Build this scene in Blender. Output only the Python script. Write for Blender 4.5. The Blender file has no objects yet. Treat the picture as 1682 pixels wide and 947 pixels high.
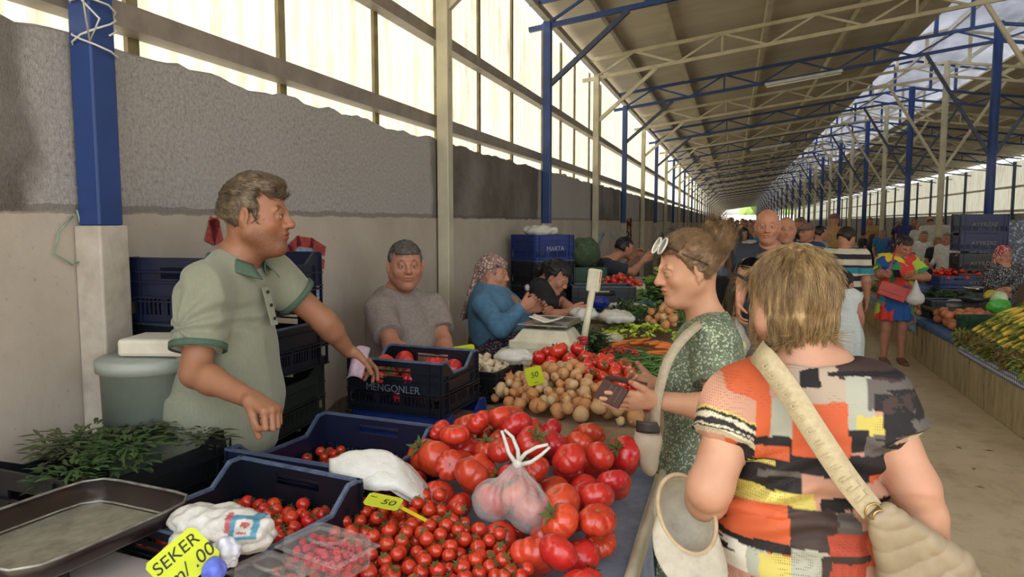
EXPO = 0.7
import bpy, bmesh, math, random
import numpy as np
from mathutils import Vector, Matrix, noise
PI = math.pi
# ---- camera: eye height 1.67 m, 26 mm lens, aisle runs along +Y ----
FPX = 1200.0; VPX, VPY = 1203.0, 365.0; CW, CH = 1682, 947
CAMZ = 1.67
PITCH = math.atan((CH / 2 - VPY) / FPX)
YAW = math.atan((VPX - CW / 2) / FPX * math.cos(PITCH))
CR = np.array([math.cos(YAW), math.sin(YAW), 0.0])
CF = np.array([-math.sin(YAW) * math.cos(PITCH), math.cos(YAW) * math.cos(PITCH), -math.sin(PITCH)])
CU = np.cross(CR, CF)
CAM = np.array([0, 0, CAMZ])
def ray(px, py): return CF + CR * ((px - CW / 2) / FPX) - CU * ((py - CH / 2) / FPX)
def pd(px, py, d): return CAM + ray(px, py) * d                 # point seen at a pixel at forward depth d
def pz(px, py, z): r = ray(px, py); return CAM + r * ((z - CAMZ) / r[2])
def px_(px, py, x): r = ray(px, py); return CAM + r * (x / r[0])
def py_(px, py, y): r = ray(px, py); return CAM + r * (y / r[1])
def proj(p):
    v = np.array(p, float) - CAM; d = v @ CF
    return (CW / 2 + FPX * (v @ CR) / d, CH / 2 - FPX * (v @ CU) / d, d)
rnd = random.Random(7)
SC = bpy.context.scene
COL = SC.collection
def V(*a): return np.array(a, float)
def nrm(v): v = np.array(v, float); return v / (np.linalg.norm(v) + 1e-12)
def lerp(a, b, t): return a + (b - a) * t

# ---------- numpy value noise ----------
def _h(ix, iy, iz, s):
    n = (ix * 374761393 + iy * 668265263 + iz * 2147483647 + s * 1274126177) & 0xffffffff
    n = ((n ^ (n >> 13)) * 1274126177) & 0xffffffff
    n = ((n ^ (n >> 16)) * 2246822519) & 0xffffffff
    return ((n ^ (n >> 15)) & 0xffff) / 65535.0
def vn(p, sc=1.0, seed=0):
    p = np.asarray(p, float) * sc
    i = np.floor(p).astype(np.int64); f = p - i; f = f * f * (3 - 2 * f)
    r = 0
    for a in (0, 1):
        wx = f[:, 0] if a else 1 - f[:, 0]
        for b in (0, 1):
            wy = f[:, 1] if b else 1 - f[:, 1]
            for c in (0, 1):
                wz = f[:, 2] if c else 1 - f[:, 2]
                r = r + wx * wy * wz * _h(i[:, 0] + a, i[:, 1] + b, i[:, 2] + c, seed)
    return r * 2 - 1
def fbm(p, sc=1.0, o=3, seed=0):
    r = 0; a = 1.0; t = 0
    for k in range(o):
        r = r + a * vn(p, sc * 2 ** k, seed + k * 7); t += a; a *= .5
    return r / t

# ---------- materials ----------
def srgb(c):
    if isinstance(c, str):
        c = [int(c[i:i + 2], 16) / 255 for i in (0, 2, 4)]
    return tuple(x / 12.92 if x <= .04045 else ((x + .055) / 1.055) ** 2.4 for x in c[:3]) + (1,)
class N:
    def __init__(s, name):
        s.m = bpy.data.materials.new(name); s.m.use_nodes = True
        s.t = s.m.node_tree; s.n = s.t.nodes; s.l = s.t.links
        s.b = s.n['Principled BSDF']; s.out = s.n['Material Output']; s._oc = None
    def new(s, ty, **kw):
        n = s.n.new(ty)
        for k, v in kw.items():
            if k in n.inputs: n.inputs[k].default_value = v
            else: setattr(n, k, v)
        return n
    def link(s, a, b): s.l.new(a, b)
    def co(s, scale=(1, 1, 1), gen=False, rot=(0, 0, 0)):
        tc = s.new('ShaderNodeTexCoord')
        mp = s.new('ShaderNodeMapping'); mp.inputs['Scale'].default_value = scale; mp.inputs['Rotation'].default_value = rot
        s.link(tc.outputs['Generated' if gen else 'Object'], mp.inputs[0]); return mp.outputs[0]
    def noise(s, scale=5, detail=3, rough=.55, vec=None, dist=0):
        n = s.new('ShaderNodeTexNoise'); n.inputs['Scale'].default_value = scale; n.inputs['Detail'].default_value = detail
        n.inputs['Roughness'].default_value = rough; n.inputs['Distortion'].default_value = dist
        s.link(vec if vec is not None else s.co(), n.inputs['Vector']); return n.outputs['Fac']
    def ramp(s, fac, stops, const=False):
        r = s.new('ShaderNodeValToRGB'); cr = r.color_ramp
        if const: cr.interpolation = 'CONSTANT'
        while len(cr.elements) < len(stops): cr.elements.new(.5)
        for e, (p, c) in zip(cr.elements, stops): e.position = p; e.color = srgb(c) if not isinstance(c, float) else (c, c, c, 1)
        s.link(fac, r.inputs[0]); return r.outputs[0]
    def mix(s, f, a, b, mode='MIX'):
        m = s.new('ShaderNodeMix'); m.data_type = 'RGBA'; m.blend_type = mode
        for i, v in ((0, f), (6, a), (7, b)):
            if hasattr(v, 'is_linked') or isinstance(v, bpy.types.NodeSocket): s.link(v, m.inputs[i])
            elif i == 0: m.inputs[0].default_value = v
            else: m.inputs[i].default_value = srgb(v)
        return m.outputs[2]
    def math(s, op, a, b=0.0):
        m = s.new('ShaderNodeMath'); m.operation = op
        for i, v in ((0, a), (1, b)):
            if isinstance(v, bpy.types.NodeSocket): s.link(v, m.inputs[i])
            else: m.inputs[i].default_value = v
        return m.outputs[0]
    def color(s, c): s.link(c, s.b.inputs['Base Color'])
    def bump(s, h, st=.3, d=.01):
        b = s.new('ShaderNodeBump'); b.inputs['Strength'].default_value = st; b.inputs['Distance'].default_value = d
        s.link(h, b.inputs['Height']); s.link(b.outputs[0], s.b.inputs['Normal'])
    def set(s, **kw):
        for k, v in kw.items(): s.b.inputs[k.replace('_', ' ')].default_value = v
        return s
_mats = {}
def mat(name, c1, c2=None, sc=12, rough=.6, bsc=None, bst=.2, bd=.004, metal=0, spec=.5, sss=0, objrand=0, stretch=(1, 1, 1), coat=0, trans=0, alpha=1, vcol=False, sheen=0):
    if name in _mats: return _mats[name]
    m = N(name); m.set(Roughness=rough, Metallic=metal, Specular_IOR_Level=spec)
    if coat: m.set(Coat_Weight=coat, Coat_Roughness=.15)
    if sss: m.b.inputs['Subsurface Weight'].default_value = sss; m.b.inputs['Subsurface Scale'].default_value = .02
    if sheen: m.b.inputs['Sheen Weight'].default_value = sheen
    if trans: m.b.inputs['Transmission Weight'].default_value = trans
    if alpha < 1: m.b.inputs['Alpha'].default_value = alpha
    vec = m.co(stretch)
    if c2 is None:
        r, g, b = [int(c1[i:i + 2], 16) for i in (0, 2, 4)]; c2 = '%02x%02x%02x' % (int(r * .82), int(g * .82), int(b * .82))
    f = m.noise(sc, 4, .6, vec)
    c = m.ramp(f, [(.3, c1), (.7, c2)])
    if vcol:
        a = m.new('ShaderNodeVertexColor'); a.layer_name = 'Col'
        c = m.mix(1.0, c, a.outputs[0], 'MULTIPLY')
    if objrand:
        oi = m.new('ShaderNodeObjectInfo')
        hs = m.new('ShaderNodeHueSaturation')
        mr = m.new('ShaderNodeMapRange'); mr.inputs[3].default_value = .5 - objrand * .018; mr.inputs[4].default_value = .5 + objrand * .018
        m.link(oi.outputs['Random'], mr.inputs[0]); m.link(mr.outputs[0], hs.inputs['Hue'])
        m.link(m.math('ADD', m.math('MULTIPLY', m.math('FRACT', m.math('MULTIPLY', oi.outputs['Random'], 7.3)), objrand * .8), 1 - objrand * .4), hs.inputs['Value'])
        m.link(c, hs.inputs['Color']); c = hs.outputs[0]
    m.color(c)
    if bsc: m.bump(m.noise(bsc, 4, .6, vec), bst, bd)
    _mats[name] = m.m; return m.m

# ---------- objects ----------
def tag(o, label=None, cat=None, group=None, kind=None):
    if label: o['label'] = label
    if cat: o['category'] = cat
    if group: o['group'] = group
    if kind: o['kind'] = kind
    return o
def empty(name, loc, rz=0, label=None, cat=None, group=None):
    o = bpy.data.objects.new(name, None); COL.objects.link(o); o.location = Vector([float(x) for x in loc]); o.rotation_euler = (0, 0, rz)
    o.empty_display_size = .1
    return tag(o, label, cat, group)
def obj_np(name, v, f, mats, parent=None, smooth=True, mi=None, col=None, org=None):
    v = np.asarray(v, float)
    if org is not None: v = v - np.asarray(org)
    me = bpy.data.meshes.new(name)
    if isinstance(f, np.ndarray):
        k = f.shape[1]
        me.vertices.add(len(v)); me.vertices.foreach_set('co', v.ravel())
        me.loops.add(f.size); me.loops.foreach_set('vertex_index', f.astype(np.int32).ravel())
        me.polygons.add(len(f)); me.polygons.foreach_set('loop_start', np.arange(0, f.size, k, dtype=np.int32))
        me.update(calc_edges=True)
    else:
        me.from_pydata([tuple(x) for x in v], [], f)
    if not isinstance(mats, (list, tuple)): mats = [mats]
    for m in mats: me.materials.append(m)
    if mi is not None: me.polygons.foreach_set('material_index', np.asarray(mi, np.int32))
    if smooth is not False:
        if smooth is True: me.polygons.foreach_set('use_smooth', np.ones(len(me.polygons), bool))
        else: me.polygons.foreach_set('use_smooth', np.asarray(smooth, bool))
    if col is not None:
        ca = me.color_attributes.new('Col', 'FLOAT_COLOR', 'POINT')
        c4 = np.ones((len(v), 4)); c4[:, :3] = col; ca.data.foreach_set('color', c4.ravel())
    me.update()
    o = bpy.data.objects.new(name, me); COL.objects.link(o)
    if parent is not None: o.parent = parent
    return o
class MB:
    def __init__(s): s.v = []; s.f = []; s.m = []; s.s = []; s.cm = 0; s.X = None
    def add(s, vs, fs, smooth=False):
        b = len(s.v)
        for p in vs:
            s.v.append(tuple(s.X @ Vector(p)) if s.X is not None else tuple(float(q) for q in p))
        for f in fs: s.f.append([b + i for i in f]); s.m.append(s.cm); s.s.append(smooth)
    def box(s, c, d, R=None):
        hx, hy, hz = d[0] / 2, d[1] / 2, d[2] / 2
        vs = [V(x, y, z) for x in (-hx, hx) for y in (-hy, hy) for z in (-hz, hz)]
        if R is not None: vs = [np.array(R) @ p for p in vs]
        s.add([p + V(*c) for p in vs], [(0, 1, 3, 2), (4, 6, 7, 5), (0, 4, 5, 1), (2, 3, 7, 6), (0, 2, 6, 4), (1, 5, 7, 3)])
    def bar(s, a, b, w, h=None, up=(0, 0, 1)):      # rectangular bar from a to b
        a = V(*a); b = V(*b); h = h or w; d = nrm(b - a); u = V(*up)
        if abs(d @ u) > .98: u = V(0, 1, 0)
        x = nrm(np.cross(d, u)); z = np.cross(x, d); L = np.linalg.norm(b - a)
        s.box((a + b) / 2, (w, L, h), np.array([x, d, z]).T)
    def cyl(s, a, b, r, r2=None, n=12, cap=True, smooth=True):
        s.tube([a, b], [r, r if r2 is None else r2], n, cap, smooth)
    def tube(s, pts, r, n=8, cap=True, smooth=True):
        pts = [V(*p) for p in pts]; m = len(pts)
        if not hasattr(r, '__len__'): r = [r] * m
        vs = []; px = None
        for i, p in enumerate(pts):
            d = nrm(pts[min(i + 1, m - 1)] - pts[max(i - 1, 0)])
            if px is None:
                u = V(0, 0, 1) if abs(d[2]) < .9 else V(1, 0, 0); px = nrm(np.cross(d, u))
            else: px = nrm(px - d * (px @ d))
            y = np.cross(d, px)
            for k in range(n):
                a = 2 * PI * k / n; vs.append(p + r[i] * (px * math.cos(a) + y * math.sin(a)))
        fs = [(i * n + k, i * n + (k + 1) % n, (i + 1) * n + (k + 1) % n, (i + 1) * n + k) for i in range(m - 1) for k in range(n)]
        b = len(s.v); s.add(vs, fs, smooth)
        if cap:
            s.f.append([b + k for k in range(n)][::-1]); s.m.append(s.cm); s.s.append(False)
            s.f.append([b + (m - 1) * n + k for k in range(n)]); s.m.append(s.cm); s.s.append(False)
    def grid(s, fn, nu, nv, smooth=True, closeu=False):
        vs = [fn(i / nu, j / nv) for i in range(nu + (0 if closeu else 1)) for j in range(nv + 1)]
        nn = nu if closeu else nu + 1
        fs = [(i * (nv + 1) + j, ((i + 1) % nn) * (nv + 1) + j, ((i + 1) % nn) * (nv + 1) + j + 1, i * (nv + 1) + j + 1) for i in range(nu) for j in range(nv)]
        s.add(vs, fs, smooth)
    def lathe(s, prof, n=24, c=(0, 0, 0), smooth=True, cap=True):
        c = V(*c); m = len(prof)
        vs = [c + V(r * math.cos(2 * PI * k / n), r * math.sin(2 * PI * k / n), z) for r, z in prof for k in range(n)]
        fs = [(i * n + k, i * n + (k + 1) % n, (i + 1) * n + (k + 1) % n, (i + 1) * n + k) for i in range(m - 1) for k in range(n)]
        b = len(s.v); s.add(vs, fs, smooth)
        if cap:
            s.f.append([b + k for k in range(n)][::-1]); s.m.append(s.cm); s.s.append(False)
            s.f.append([b + (m - 1) * n + k for k in range(n)]); s.m.append(s.cm); s.s.append(False)
    def ball(s, c, r, n=12, m=8, smooth=True):
        if not hasattr(r, '__len__'): r = (r, r, r)
        c = V(*c)
        s.grid(lambda u, v: c + V(r[0] * math.sin(PI * v) * math.cos(2 * PI * u), r[1] * math.sin(PI * v) * math.sin(2 * PI * u), -r[2] * math.cos(PI * v)), n, m, smooth, closeu=True)
    def prism(s, poly, z0, z1, fr=None):     # poly in xy -> extruded; fr = 4x4 frame
        n = len(poly); vs = [V(x, y, z0) for x, y in poly] + [V(x, y, z1) for x, y in poly]
        if fr is not None: vs = [np.array(fr @ Vector(p)) for p in vs]
        s.add(vs, [tuple(range(n))[::-1], tuple(range(n, 2 * n))] + [(i, (i + 1) % n, n + (i + 1) % n, n + i) for i in range(n)])
    def build(s, name, mats, parent=None, bevel=0, org=None, solid=0, sub=0):
        v = np.array(s.v) if s.v else np.zeros((0, 3))
        o = obj_np(name, v, s.f, mats, parent, s.s if s.s else False, s.m, org=org)
        if solid:
            md = o.modifiers.new('solid', 'SOLIDIFY'); md.thickness = solid; md.offset = 0
        if bevel:
            md = o.modifiers.new('bevel', 'BEVEL'); md.width = bevel; md.segments = 2; md.limit_method = 'ANGLE'; md.angle_limit = .7
        if sub:
            md = o.modifiers.new('sub', 'SUBSURF'); md.levels = sub; md.render_levels = sub
        return o
def kids(o): return [c for c in bpy.data.objects if c.parent == o]
_kc = {}
def copy_tree(o, parent=None, cache=None):
    key = o.name
    if key not in _kc: _kc[key] = kids(o)
    c = o.copy(); COL.objects.link(c)
    if parent is not None: c.parent = parent
    for ch in _kc[key]: copy_tree(ch, c)
    return c
def frame(p, x, y, z):
    m = Matrix.Identity(4)
    for i, a in enumerate((x, y, z, p)):
        for j in range(3): m[j][i] = float(a[j])
    return m
def rotm(ax, ang): return np.array(Matrix.Rotation(ang, 3, Vector([float(q) for q in ax])))

# ---------- signed distance modelling ----------
class Pr:        # primitive list
    def __init__(s): s.p = []
    def put(s, f, lo, hi, k, op=0): s.p.append((f, np.array(lo, float), np.array(hi, float), k, op)); return s
    def cone(s, a, b, ra, rb=None, k=.02, op=0):
        a = V(*a); b = V(*b); rb = ra if rb is None else rb; ba = b - a; L2 = ba @ ba + 1e-12
        def f(X, Y, Z):
            x = X - a[0]; y = Y - a[1]; z = Z - a[2]
            t = np.clip((x * ba[0] + y * ba[1] + z * ba[2]) / L2, 0, 1)
            return np.sqrt((x - t * ba[0]) ** 2 + (y - t * ba[1]) ** 2 + (z - t * ba[2]) ** 2) - (ra + (rb - ra) * t)
        R = max(ra, rb); return s.put(f, np.minimum(a, b) - R, np.maximum(a, b) + R, k, op)
    def fcone(s, a, b, ra, rb, n, fl, k=.02, op=0):     # flattened by factor fl along n
        a = V(*a); b = V(*b); n = nrm(n); ba = b - a
        sc = 1 / fl - 1
        ba2 = ba + n * (ba @ n) * sc; L2 = ba2 @ ba2 + 1e-12
        def f(X, Y, Z):
            x = X - a[0]; y = Y - a[1]; z = Z - a[2]; q = (x * n[0] + y * n[1] + z * n[2]) * sc
            x = x + q * n[0]; y = y + q * n[1]; z = z + q * n[2]
            t = np.clip((x * ba2[0] + y * ba2[1] + z * ba2[2]) / L2, 0, 1)
            return (np.sqrt((x - t * ba2[0]) ** 2 + (y - t * ba2[1]) ** 2 + (z - t * ba2[2]) ** 2) - (ra + (rb - ra) * t)) * min(1, fl + .15)
        R = max(ra, rb); return s.put(f, np.minimum(a, b) - R, np.maximum(a, b) + R, k, op)
    def ell(s, c, r, R=None, k=.02, op=0):
        c = V(*c); r = V(*r); R = np.eye(3) if R is None else np.array(R)     # R columns = axes
        def f(X, Y, Z):
            x = X - c[0]; y = Y - c[1]; z = Z - c[2]
            k0 = 0; k1 = 0
            for i in range(3):
                q = x * R[0, i] + y * R[1, i] + z * R[2, i]
                k0 = k0 + (q / r[i]) ** 2; k1 = k1 + (q / r[i] ** 2) ** 2
            k0 = np.sqrt(k0); k1 = np.sqrt(k1) + 1e-9
            return np.where(k0 < .2, -min(r) * .8, k0 * (k0 - 1) / k1)
        e = np.sqrt(((R * r[None, :]) ** 2).sum(1)); return s.put(f, c - e, c + e, k, op)
    def box(s, c, h, R=None, rr=.01, k=.01, op=0):
        c = V(*c); h = V(*h) - rr; R = np.eye(3) if R is None else np.array(R)
        def f(X, Y, Z):
            x = X - c[0]; y = Y - c[1]; z = Z - c[2]; o = 0; m = -9.
            for i in range(3):
                q = np.abs(x * R[0, i] + y * R[1, i] + z * R[2, i]) - h[i]
                o = o + np.maximum(q, 0) ** 2; m = np.maximum(m, q)
            return np.sqrt(o) + np.minimum(m, 0) - rr
        e = (np.abs(R) * (h + rr)[None, :]).sum(1); return s.put(f, c - e, c + e, k, op)
    def loft(s, secs, k=.02, op=0, lat=(1, 0, 0)):     # secs: list of (z, cx, cy, rx, ry) bottom->top, local horizontal axes by lat
        A = np.array(sorted(secs), float); lt = nrm(V(lat[0], lat[1], 0)); fw = V(-lt[1], lt[0], 0)
        zz = np.linspace(A[0, 0], A[-1, 0], 60)
        T = [np.interp(zz, A[:, 0], A[:, i]) for i in range(1, 5)]
        ker = np.array([1, 2, 3, 2, 1.]) / 9
        T = [np.convolve(np.pad(t, 2, mode='edge'), ker, 'valid') for t in T]
        def f(X, Y, Z):
            sh = np.broadcast(X, Y, Z).shape; Zb = np.broadcast_to(Z, sh)
            cx = np.interp(Zb, zz, T[0]); cy = np.interp(Zb, zz, T[1]); rx = np.interp(Zb, zz, T[2]); ry = np.interp(Zb, zz, T[3])
            x = X - cx; y = Y - cy; u = x * lt[0] + y * lt[1]; w = x * fw[0] + y * fw[1]
            k0 = np.sqrt((u / rx) ** 2 + (w / ry) ** 2); k1 = np.sqrt((u / rx ** 2) ** 2 + (w / ry ** 2) ** 2) + 1e-6
            d = np.where(k0 < .2, -np.minimum(rx, ry) * .8, k0 * (k0 - 1) / k1)
            return np.maximum(d, np.maximum(A[0, 0] - Zb, Zb - A[-1, 0]))
        R = max(A[:, 3].max(), A[:, 4].max())
        return s.put(f, (A[:, 1].min() - R, A[:, 2].min() - R, A[0, 0]), (A[:, 1].max() + R, A[:, 2].max() + R, A[-1, 0]), k, op)
    def plane(s, p, n, lo, hi, k=.004, op=1):          # removes the half space on the side n points to, within lo..hi
        p = V(*p); n = nrm(n)
        return s.put(lambda X, Y, Z: (p[0] - X) * n[0] + (p[1] - Y) * n[1] + (p[2] - Z) * n[2], lo, hi, k, 1)
    def bounds(s, only=0):
        L = np.min([q[1] for q in s.p if q[4] == 0], 0); H = np.max([q[2] for q in s.p if q[4] == 0], 0); return L, H
def field(prs, lo, hi, h):
    n = np.ceil((hi - lo) / h).astype(int) + 1
    ax = [lo[i] + h * np.arange(n[i]) for i in range(3)]
    D = np.full(n, 1.0, np.float32)
    for f, l, u, k, op in prs.p:
        m = k + 3 * h; sl = []
        for i in range(3):
            a = int(np.searchsorted(ax[i], l[i] - m)); b = int(np.searchsorted(ax[i], u[i] + m)); sl.append(slice(a, b))
        if any(q.stop <= q.start for q in sl): continue
        X = ax[0][sl[0]][:, None, None]; Y = ax[1][sl[1]][None, :, None]; Z = ax[2][sl[2]][None, None, :]
        d = f(X, Y, Z); c = D[tuple(sl)]
        if op == 0:
            hh = np.maximum(k - np.abs(c - d), 0) / max(k, 1e-6); D[tuple(sl)] = np.minimum(c, d) - hh * hh * k * .25
        else:
            d = -d; hh = np.maximum(k - np.abs(c - d), 0) / max(k, 1e-6); D[tuple(sl)] = np.maximum(c, d) + hh * hh * k * .25
    return ax, D
def nets(ax, D, h):
    S = D < 0
    n = np.array(D.shape)
    c = np.zeros(n - 1, np.int8)
    for a in (0, 1):
        for b in (0, 1):
            for d in (0, 1): c += S[a:n[0] - 1 + a, b:n[1] - 1 + b, d:n[2] - 1 + d]
    I = np.argwhere((c > 0) & (c < 8)); idx = np.full(n - 1, -1, np.int32); idx[tuple(I.T)] = np.arange(len(I))
    cor = [(a, b, d) for a in (0, 1) for b in (0, 1) for d in (0, 1)]
    W = np.stack([D[I[:, 0] + a, I[:, 1] + b, I[:, 2] + d] for a, b, d in cor], 1)
    P = np.zeros((len(I), 3)); cnt = np.zeros(len(I))
    for i in range(8):
        for j in range(i + 1, 8):
            if sum(abs(cor[i][q] - cor[j][q]) for q in range(3)) != 1: continue
            a, b = W[:, i], W[:, j]; m = (a < 0) != (b < 0)
            t = np.where(m, a / np.where(m, a - b, 1), 0)
            for q in range(3): P[:, q] += np.where(m, cor[i][q] + t * (cor[j][q] - cor[i][q]), 0)
            cnt += m
    P /= cnt[:, None]
    P = np.stack([ax[q][0] + (I[:, q] + P[:, q]) * h for q in range(3)], 1)
    F = []
    for q in range(3):
        sa = [slice(None)] * 3; sb = [slice(None)] * 3; sa[q] = slice(0, -1); sb[q] = slice(1, None)
        A = S[tuple(sa)]; B = S[tuple(sb)]; u, w = (q + 1) % 3, (q + 2) % 3
        for pos in (0, 1):
            E = np.argwhere(A & ~B) if pos == 0 else np.argwhere(B & ~A)
            E = E[(E[:, u] > 0) & (E[:, w] > 0) & (E[:, u] < n[u] - 1) & (E[:, w] < n[w] - 1)]
            if not len(E): continue
            qs = []
            for du, dw in ((-1, -1), (0, -1), (0, 0), (-1, 0)):
                G = E.copy(); G[:, u] += du; G[:, w] += dw; qs.append(idx[G[:, 0], G[:, 1], G[:, 2]])
            Q = np.stack(qs, 1); F.append(Q if pos == 0 else Q[:, ::-1])
    return P, np.concatenate(F)
def sdf_mesh(prs, h, fine=()):      # fine: list of (lo, hi, h) boxes meshed at a finer step inside the same surface
    lo, hi = prs.bounds(); lo = lo - 3 * h; hi = hi + 3 * h
    P, F = nets(*field(prs, lo, hi, h), h)
    for bl, bh, hf in fine:
        bl = V(*bl); bh = V(*bh); cen = P[F].mean(1)
        ins = np.all((cen > bl + h * .9) & (cen < bh - h * .9), 1); F = F[~ins]
        p2, f2 = nets(*field(prs, bl, bh, hf), hf)
        f2 = f2 + len(P); P = np.concatenate([P, p2]); F = np.concatenate([F, f2])
    used = np.unique(F); mp = np.full(len(P), -1); mp[used] = np.arange(len(used))
    return P[used], mp[F]
def normals(P, F):
    a = P[F[:, 2]] - P[F[:, 0]]; b = P[F[:, 3]] - P[F[:, 1]]; fn = np.cross(a, b)
    n = np.zeros_like(P)
    for i in range(4): np.add.at(n, F[:, i], fn)
    return n / (np.linalg.norm(n, axis=1)[:, None] + 1e-12)
# ================= THE SHED =================
XW, XC, XR = -2.0, 4.0, 10.0
BAY, Y0, NB = 2.96, 1.88, 46
YE = Y0 + BAY * (NB - .5)
def zb(x): return 3.75 + .135 * (x + 2) if x <= XC else 3.75 + .135 * (XR - x)       # bottom chord height
def struct(o, kind='structure'): o['kind'] = kind; return o
# materials
def m_plaster():
    m = N('painted_plaster_wall'); m.set(Roughness=.85, Specular_IOR_Level=.2)
    vec = m.co()
    sx = m.new('ShaderNodeSeparateXYZ'); m.link(vec, sx.inputs[0])
    big = m.noise(1.3, 4, .6, vec); fine = m.noise(62, 5, .78, vec); grit = m.noise(120, 3, .8, m.co((1, 1, .45)))
    low = m.ramp(m.noise(2.2, 5, .65, vec), [(.3, 'b1a698'), (.7, 'a19687')])
    stain = m.ramp(m.noise(3.3, 5, .7, m.co((1, 1, .5))), [(.60, 0.0), (.72, 1.0)])
    low = m.mix(m.math('MULTIPLY', stain, .35), low, '8e8274')
    speck = m.ramp(m.noise(55, 2, .5, vec), [(.70, 0.0), (.73, 1.0)])
    low = m.mix(m.math('MULTIPLY', speck, .5), low, '7d6f60')
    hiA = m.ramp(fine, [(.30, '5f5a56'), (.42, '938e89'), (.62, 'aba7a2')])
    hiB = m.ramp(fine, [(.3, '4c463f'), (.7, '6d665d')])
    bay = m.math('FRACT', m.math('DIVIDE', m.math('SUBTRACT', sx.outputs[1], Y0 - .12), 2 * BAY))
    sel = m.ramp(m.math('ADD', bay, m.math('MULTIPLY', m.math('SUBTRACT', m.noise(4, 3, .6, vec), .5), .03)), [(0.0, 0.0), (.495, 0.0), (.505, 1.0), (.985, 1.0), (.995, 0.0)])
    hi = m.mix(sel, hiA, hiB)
    crk = m.ramp(grit, [(.28, 1.0), (.36, 0.0)])
    hi = m.mix(m.math('MULTIPLY', crk, .55), hi, '3c3733')
    bl = m.ramp(big, [(.4, 0.0), (.65, .35)])
    hi = m.mix(bl, hi, 'a9a5a0')
    zed = m.math('ADD', sx.outputs[2], m.math('MULTIPLY', m.math('SUBTRACT', m.noise(9, 4, .6, vec), .5), .035))
    f = m.new('ShaderNodeMath', operation='GREATER_THAN'); m.link(zed, f.inputs[0]); f.inputs[1].default_value = 1.705
    ledge = m.new('ShaderNodeMath', operation='COMPARE'); m.link(zed, ledge.inputs[0]); ledge.inputs[1].default_value = 1.712; ledge.inputs[2].default_value = .014
    c = m.mix(f.outputs[0], low, hi); c = m.mix(m.math('MULTIPLY', ledge.outputs[0], .5), c, '5b534a')
    m.color(c)
    h = m.mix(f.outputs[0], m.math('MULTIPLY', m.noise(26, 4, .6, vec), .25), m.math('ADD', fine, grit))
    m.bump(h, .55, .012)
    return m.m
def m_sheet():
    m = N('translucent_corrugated_sheet')
    vec = m.co()
    st = m.noise(3, 5, .7, m.co((1, 6, .5))); sp = m.noise(14, 4, .7, vec)
    c = m.ramp(st, [(.3, 'cecab9'), (.55, 'bab49f'), (.75, '938b74')])
    c = m.mix(m.ramp(sp, [(.55, 0.0), (.75, .35)]), c, '958a6a')
    m.color(c); m.set(Roughness=.55)
    tr = m.new('ShaderNodeBsdfTranslucent'); m.link(c, tr.inputs[0])
    mx = m.new('ShaderNodeMixShader'); mx.inputs[0].default_value = .62
    m.link(m.b.outputs[0], mx.inputs[1]); m.link(tr.outputs[0], mx.inputs[2]); m.link(mx.outputs[0], m.out.inputs[0])
    return m.m
def m_cap():
    m = N('ridge_cap_sheet'); c = m.ramp(m.noise(2.5, 4, .7, m.co((1, .3, 1))), [(.35, 'c9cbd0'), (.7, 'a9abb2')])
    m.color(c); tr = m.new('ShaderNodeBsdfTranslucent'); m.link(c, tr.inputs[0])
    mx = m.new('ShaderNodeMixShader'); mx.inputs[0].default_value = .5
    m.link(m.b.outputs[0], mx.inputs[1]); m.link(tr.outputs[0], mx.inputs[2]); m.link(mx.outputs[0], m.out.inputs[0]); return m.m
def m_paint(name, c, under, wear=.66):
    m = N(name); m.set(Roughness=.45)
    w = m.ramp(m.noise(9, 5, .75, m.co((1, 1, .35))), [(wear, 0.0), (wear + .05, 1.0)])
    b = m.ramp(m.noise(5, 3, .5), [(.3, c), (.7, '%02x%02x%02x' % tuple(int(int(c[i:i + 2], 16) * .86) for i in (0, 2, 4)))])
    m.color(m.mix(w, b, under)); m.bump(m.noise(40, 3), .15, .002); return m.m
def m_floor():
    m = N('worn_concrete_floor'); m.set(Roughness=.8, Specular_IOR_Level=.25)
    c = m.ramp(m.noise(.9, 6, .65, m.co((1, .5, 1))), [(.3, 'b09e80'), (.5, 'bfae90'), (.7, 'a39171')])
    c = m.mix(m.ramp(m.noise(6, 5, .7), [(.5, 0.0), (.75, .5)]), c, '85745a')
    c = m.mix(m.ramp(m.noise(60, 3, .7), [(.66, 0.0), (.7, .6)]), c, '57493a')
    m.color(c); m.bump(m.noise(30, 5, .7), .35, .006); return m.m
def m_curb():
    m = N('streaked_concrete'); m.set(Roughness=.85, Specular_IOR_Level=.2)
    c = m.ramp(m.noise(5, 5, .7, m.co((1, 2.6, .45))), [(.33, '6d5d45'), (.45, 'a39472'), (.7, 'b5a684')])
    c = m.mix(m.ramp(m.noise(2, 4, .7, m.co((1, 1, .6))), [(.5, 0.0), (.7, .5)]), c, '897a5f')
    m.color(c); m.bump(m.noise(14, 5, .7, m.co((1, 2, .4))), .5, .012); return m.m
def m_roof():
    m = N('grey_roof_sheet'); m.set(Roughness=.6, Specular_IOR_Level=.3)
    c = m.ramp(m.noise(1.1, 4, .6, m.co((.6, 1.6, 1))), [(.3, 'c6bdaa'), (.7, 'aba28f')])
    m.color(c); return m.m
PL, SHT, CAPM, ROOFM, FLM, CURB = m_plaster(), m_sheet(), m_cap(), m_roof(), m_floor(), m_curb()
BLUE = m_paint('blue_steel_paint', '243f78', '6f6a5c'); CREAM = m_paint('cream_steel_paint', 'c3bb9f', '6b5d48'); GREYST = mat('grey_steel', '8b8177', '736a60', 8, .5)
WHITEST = mat('white_steel', 'd5d4cd', 'b8b7ae', 8, .5)
STONE = mat('rubble_stone', '8f8473', '4f463a', 9, .9, bsc=11, bst=1, bd=.05)
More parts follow.
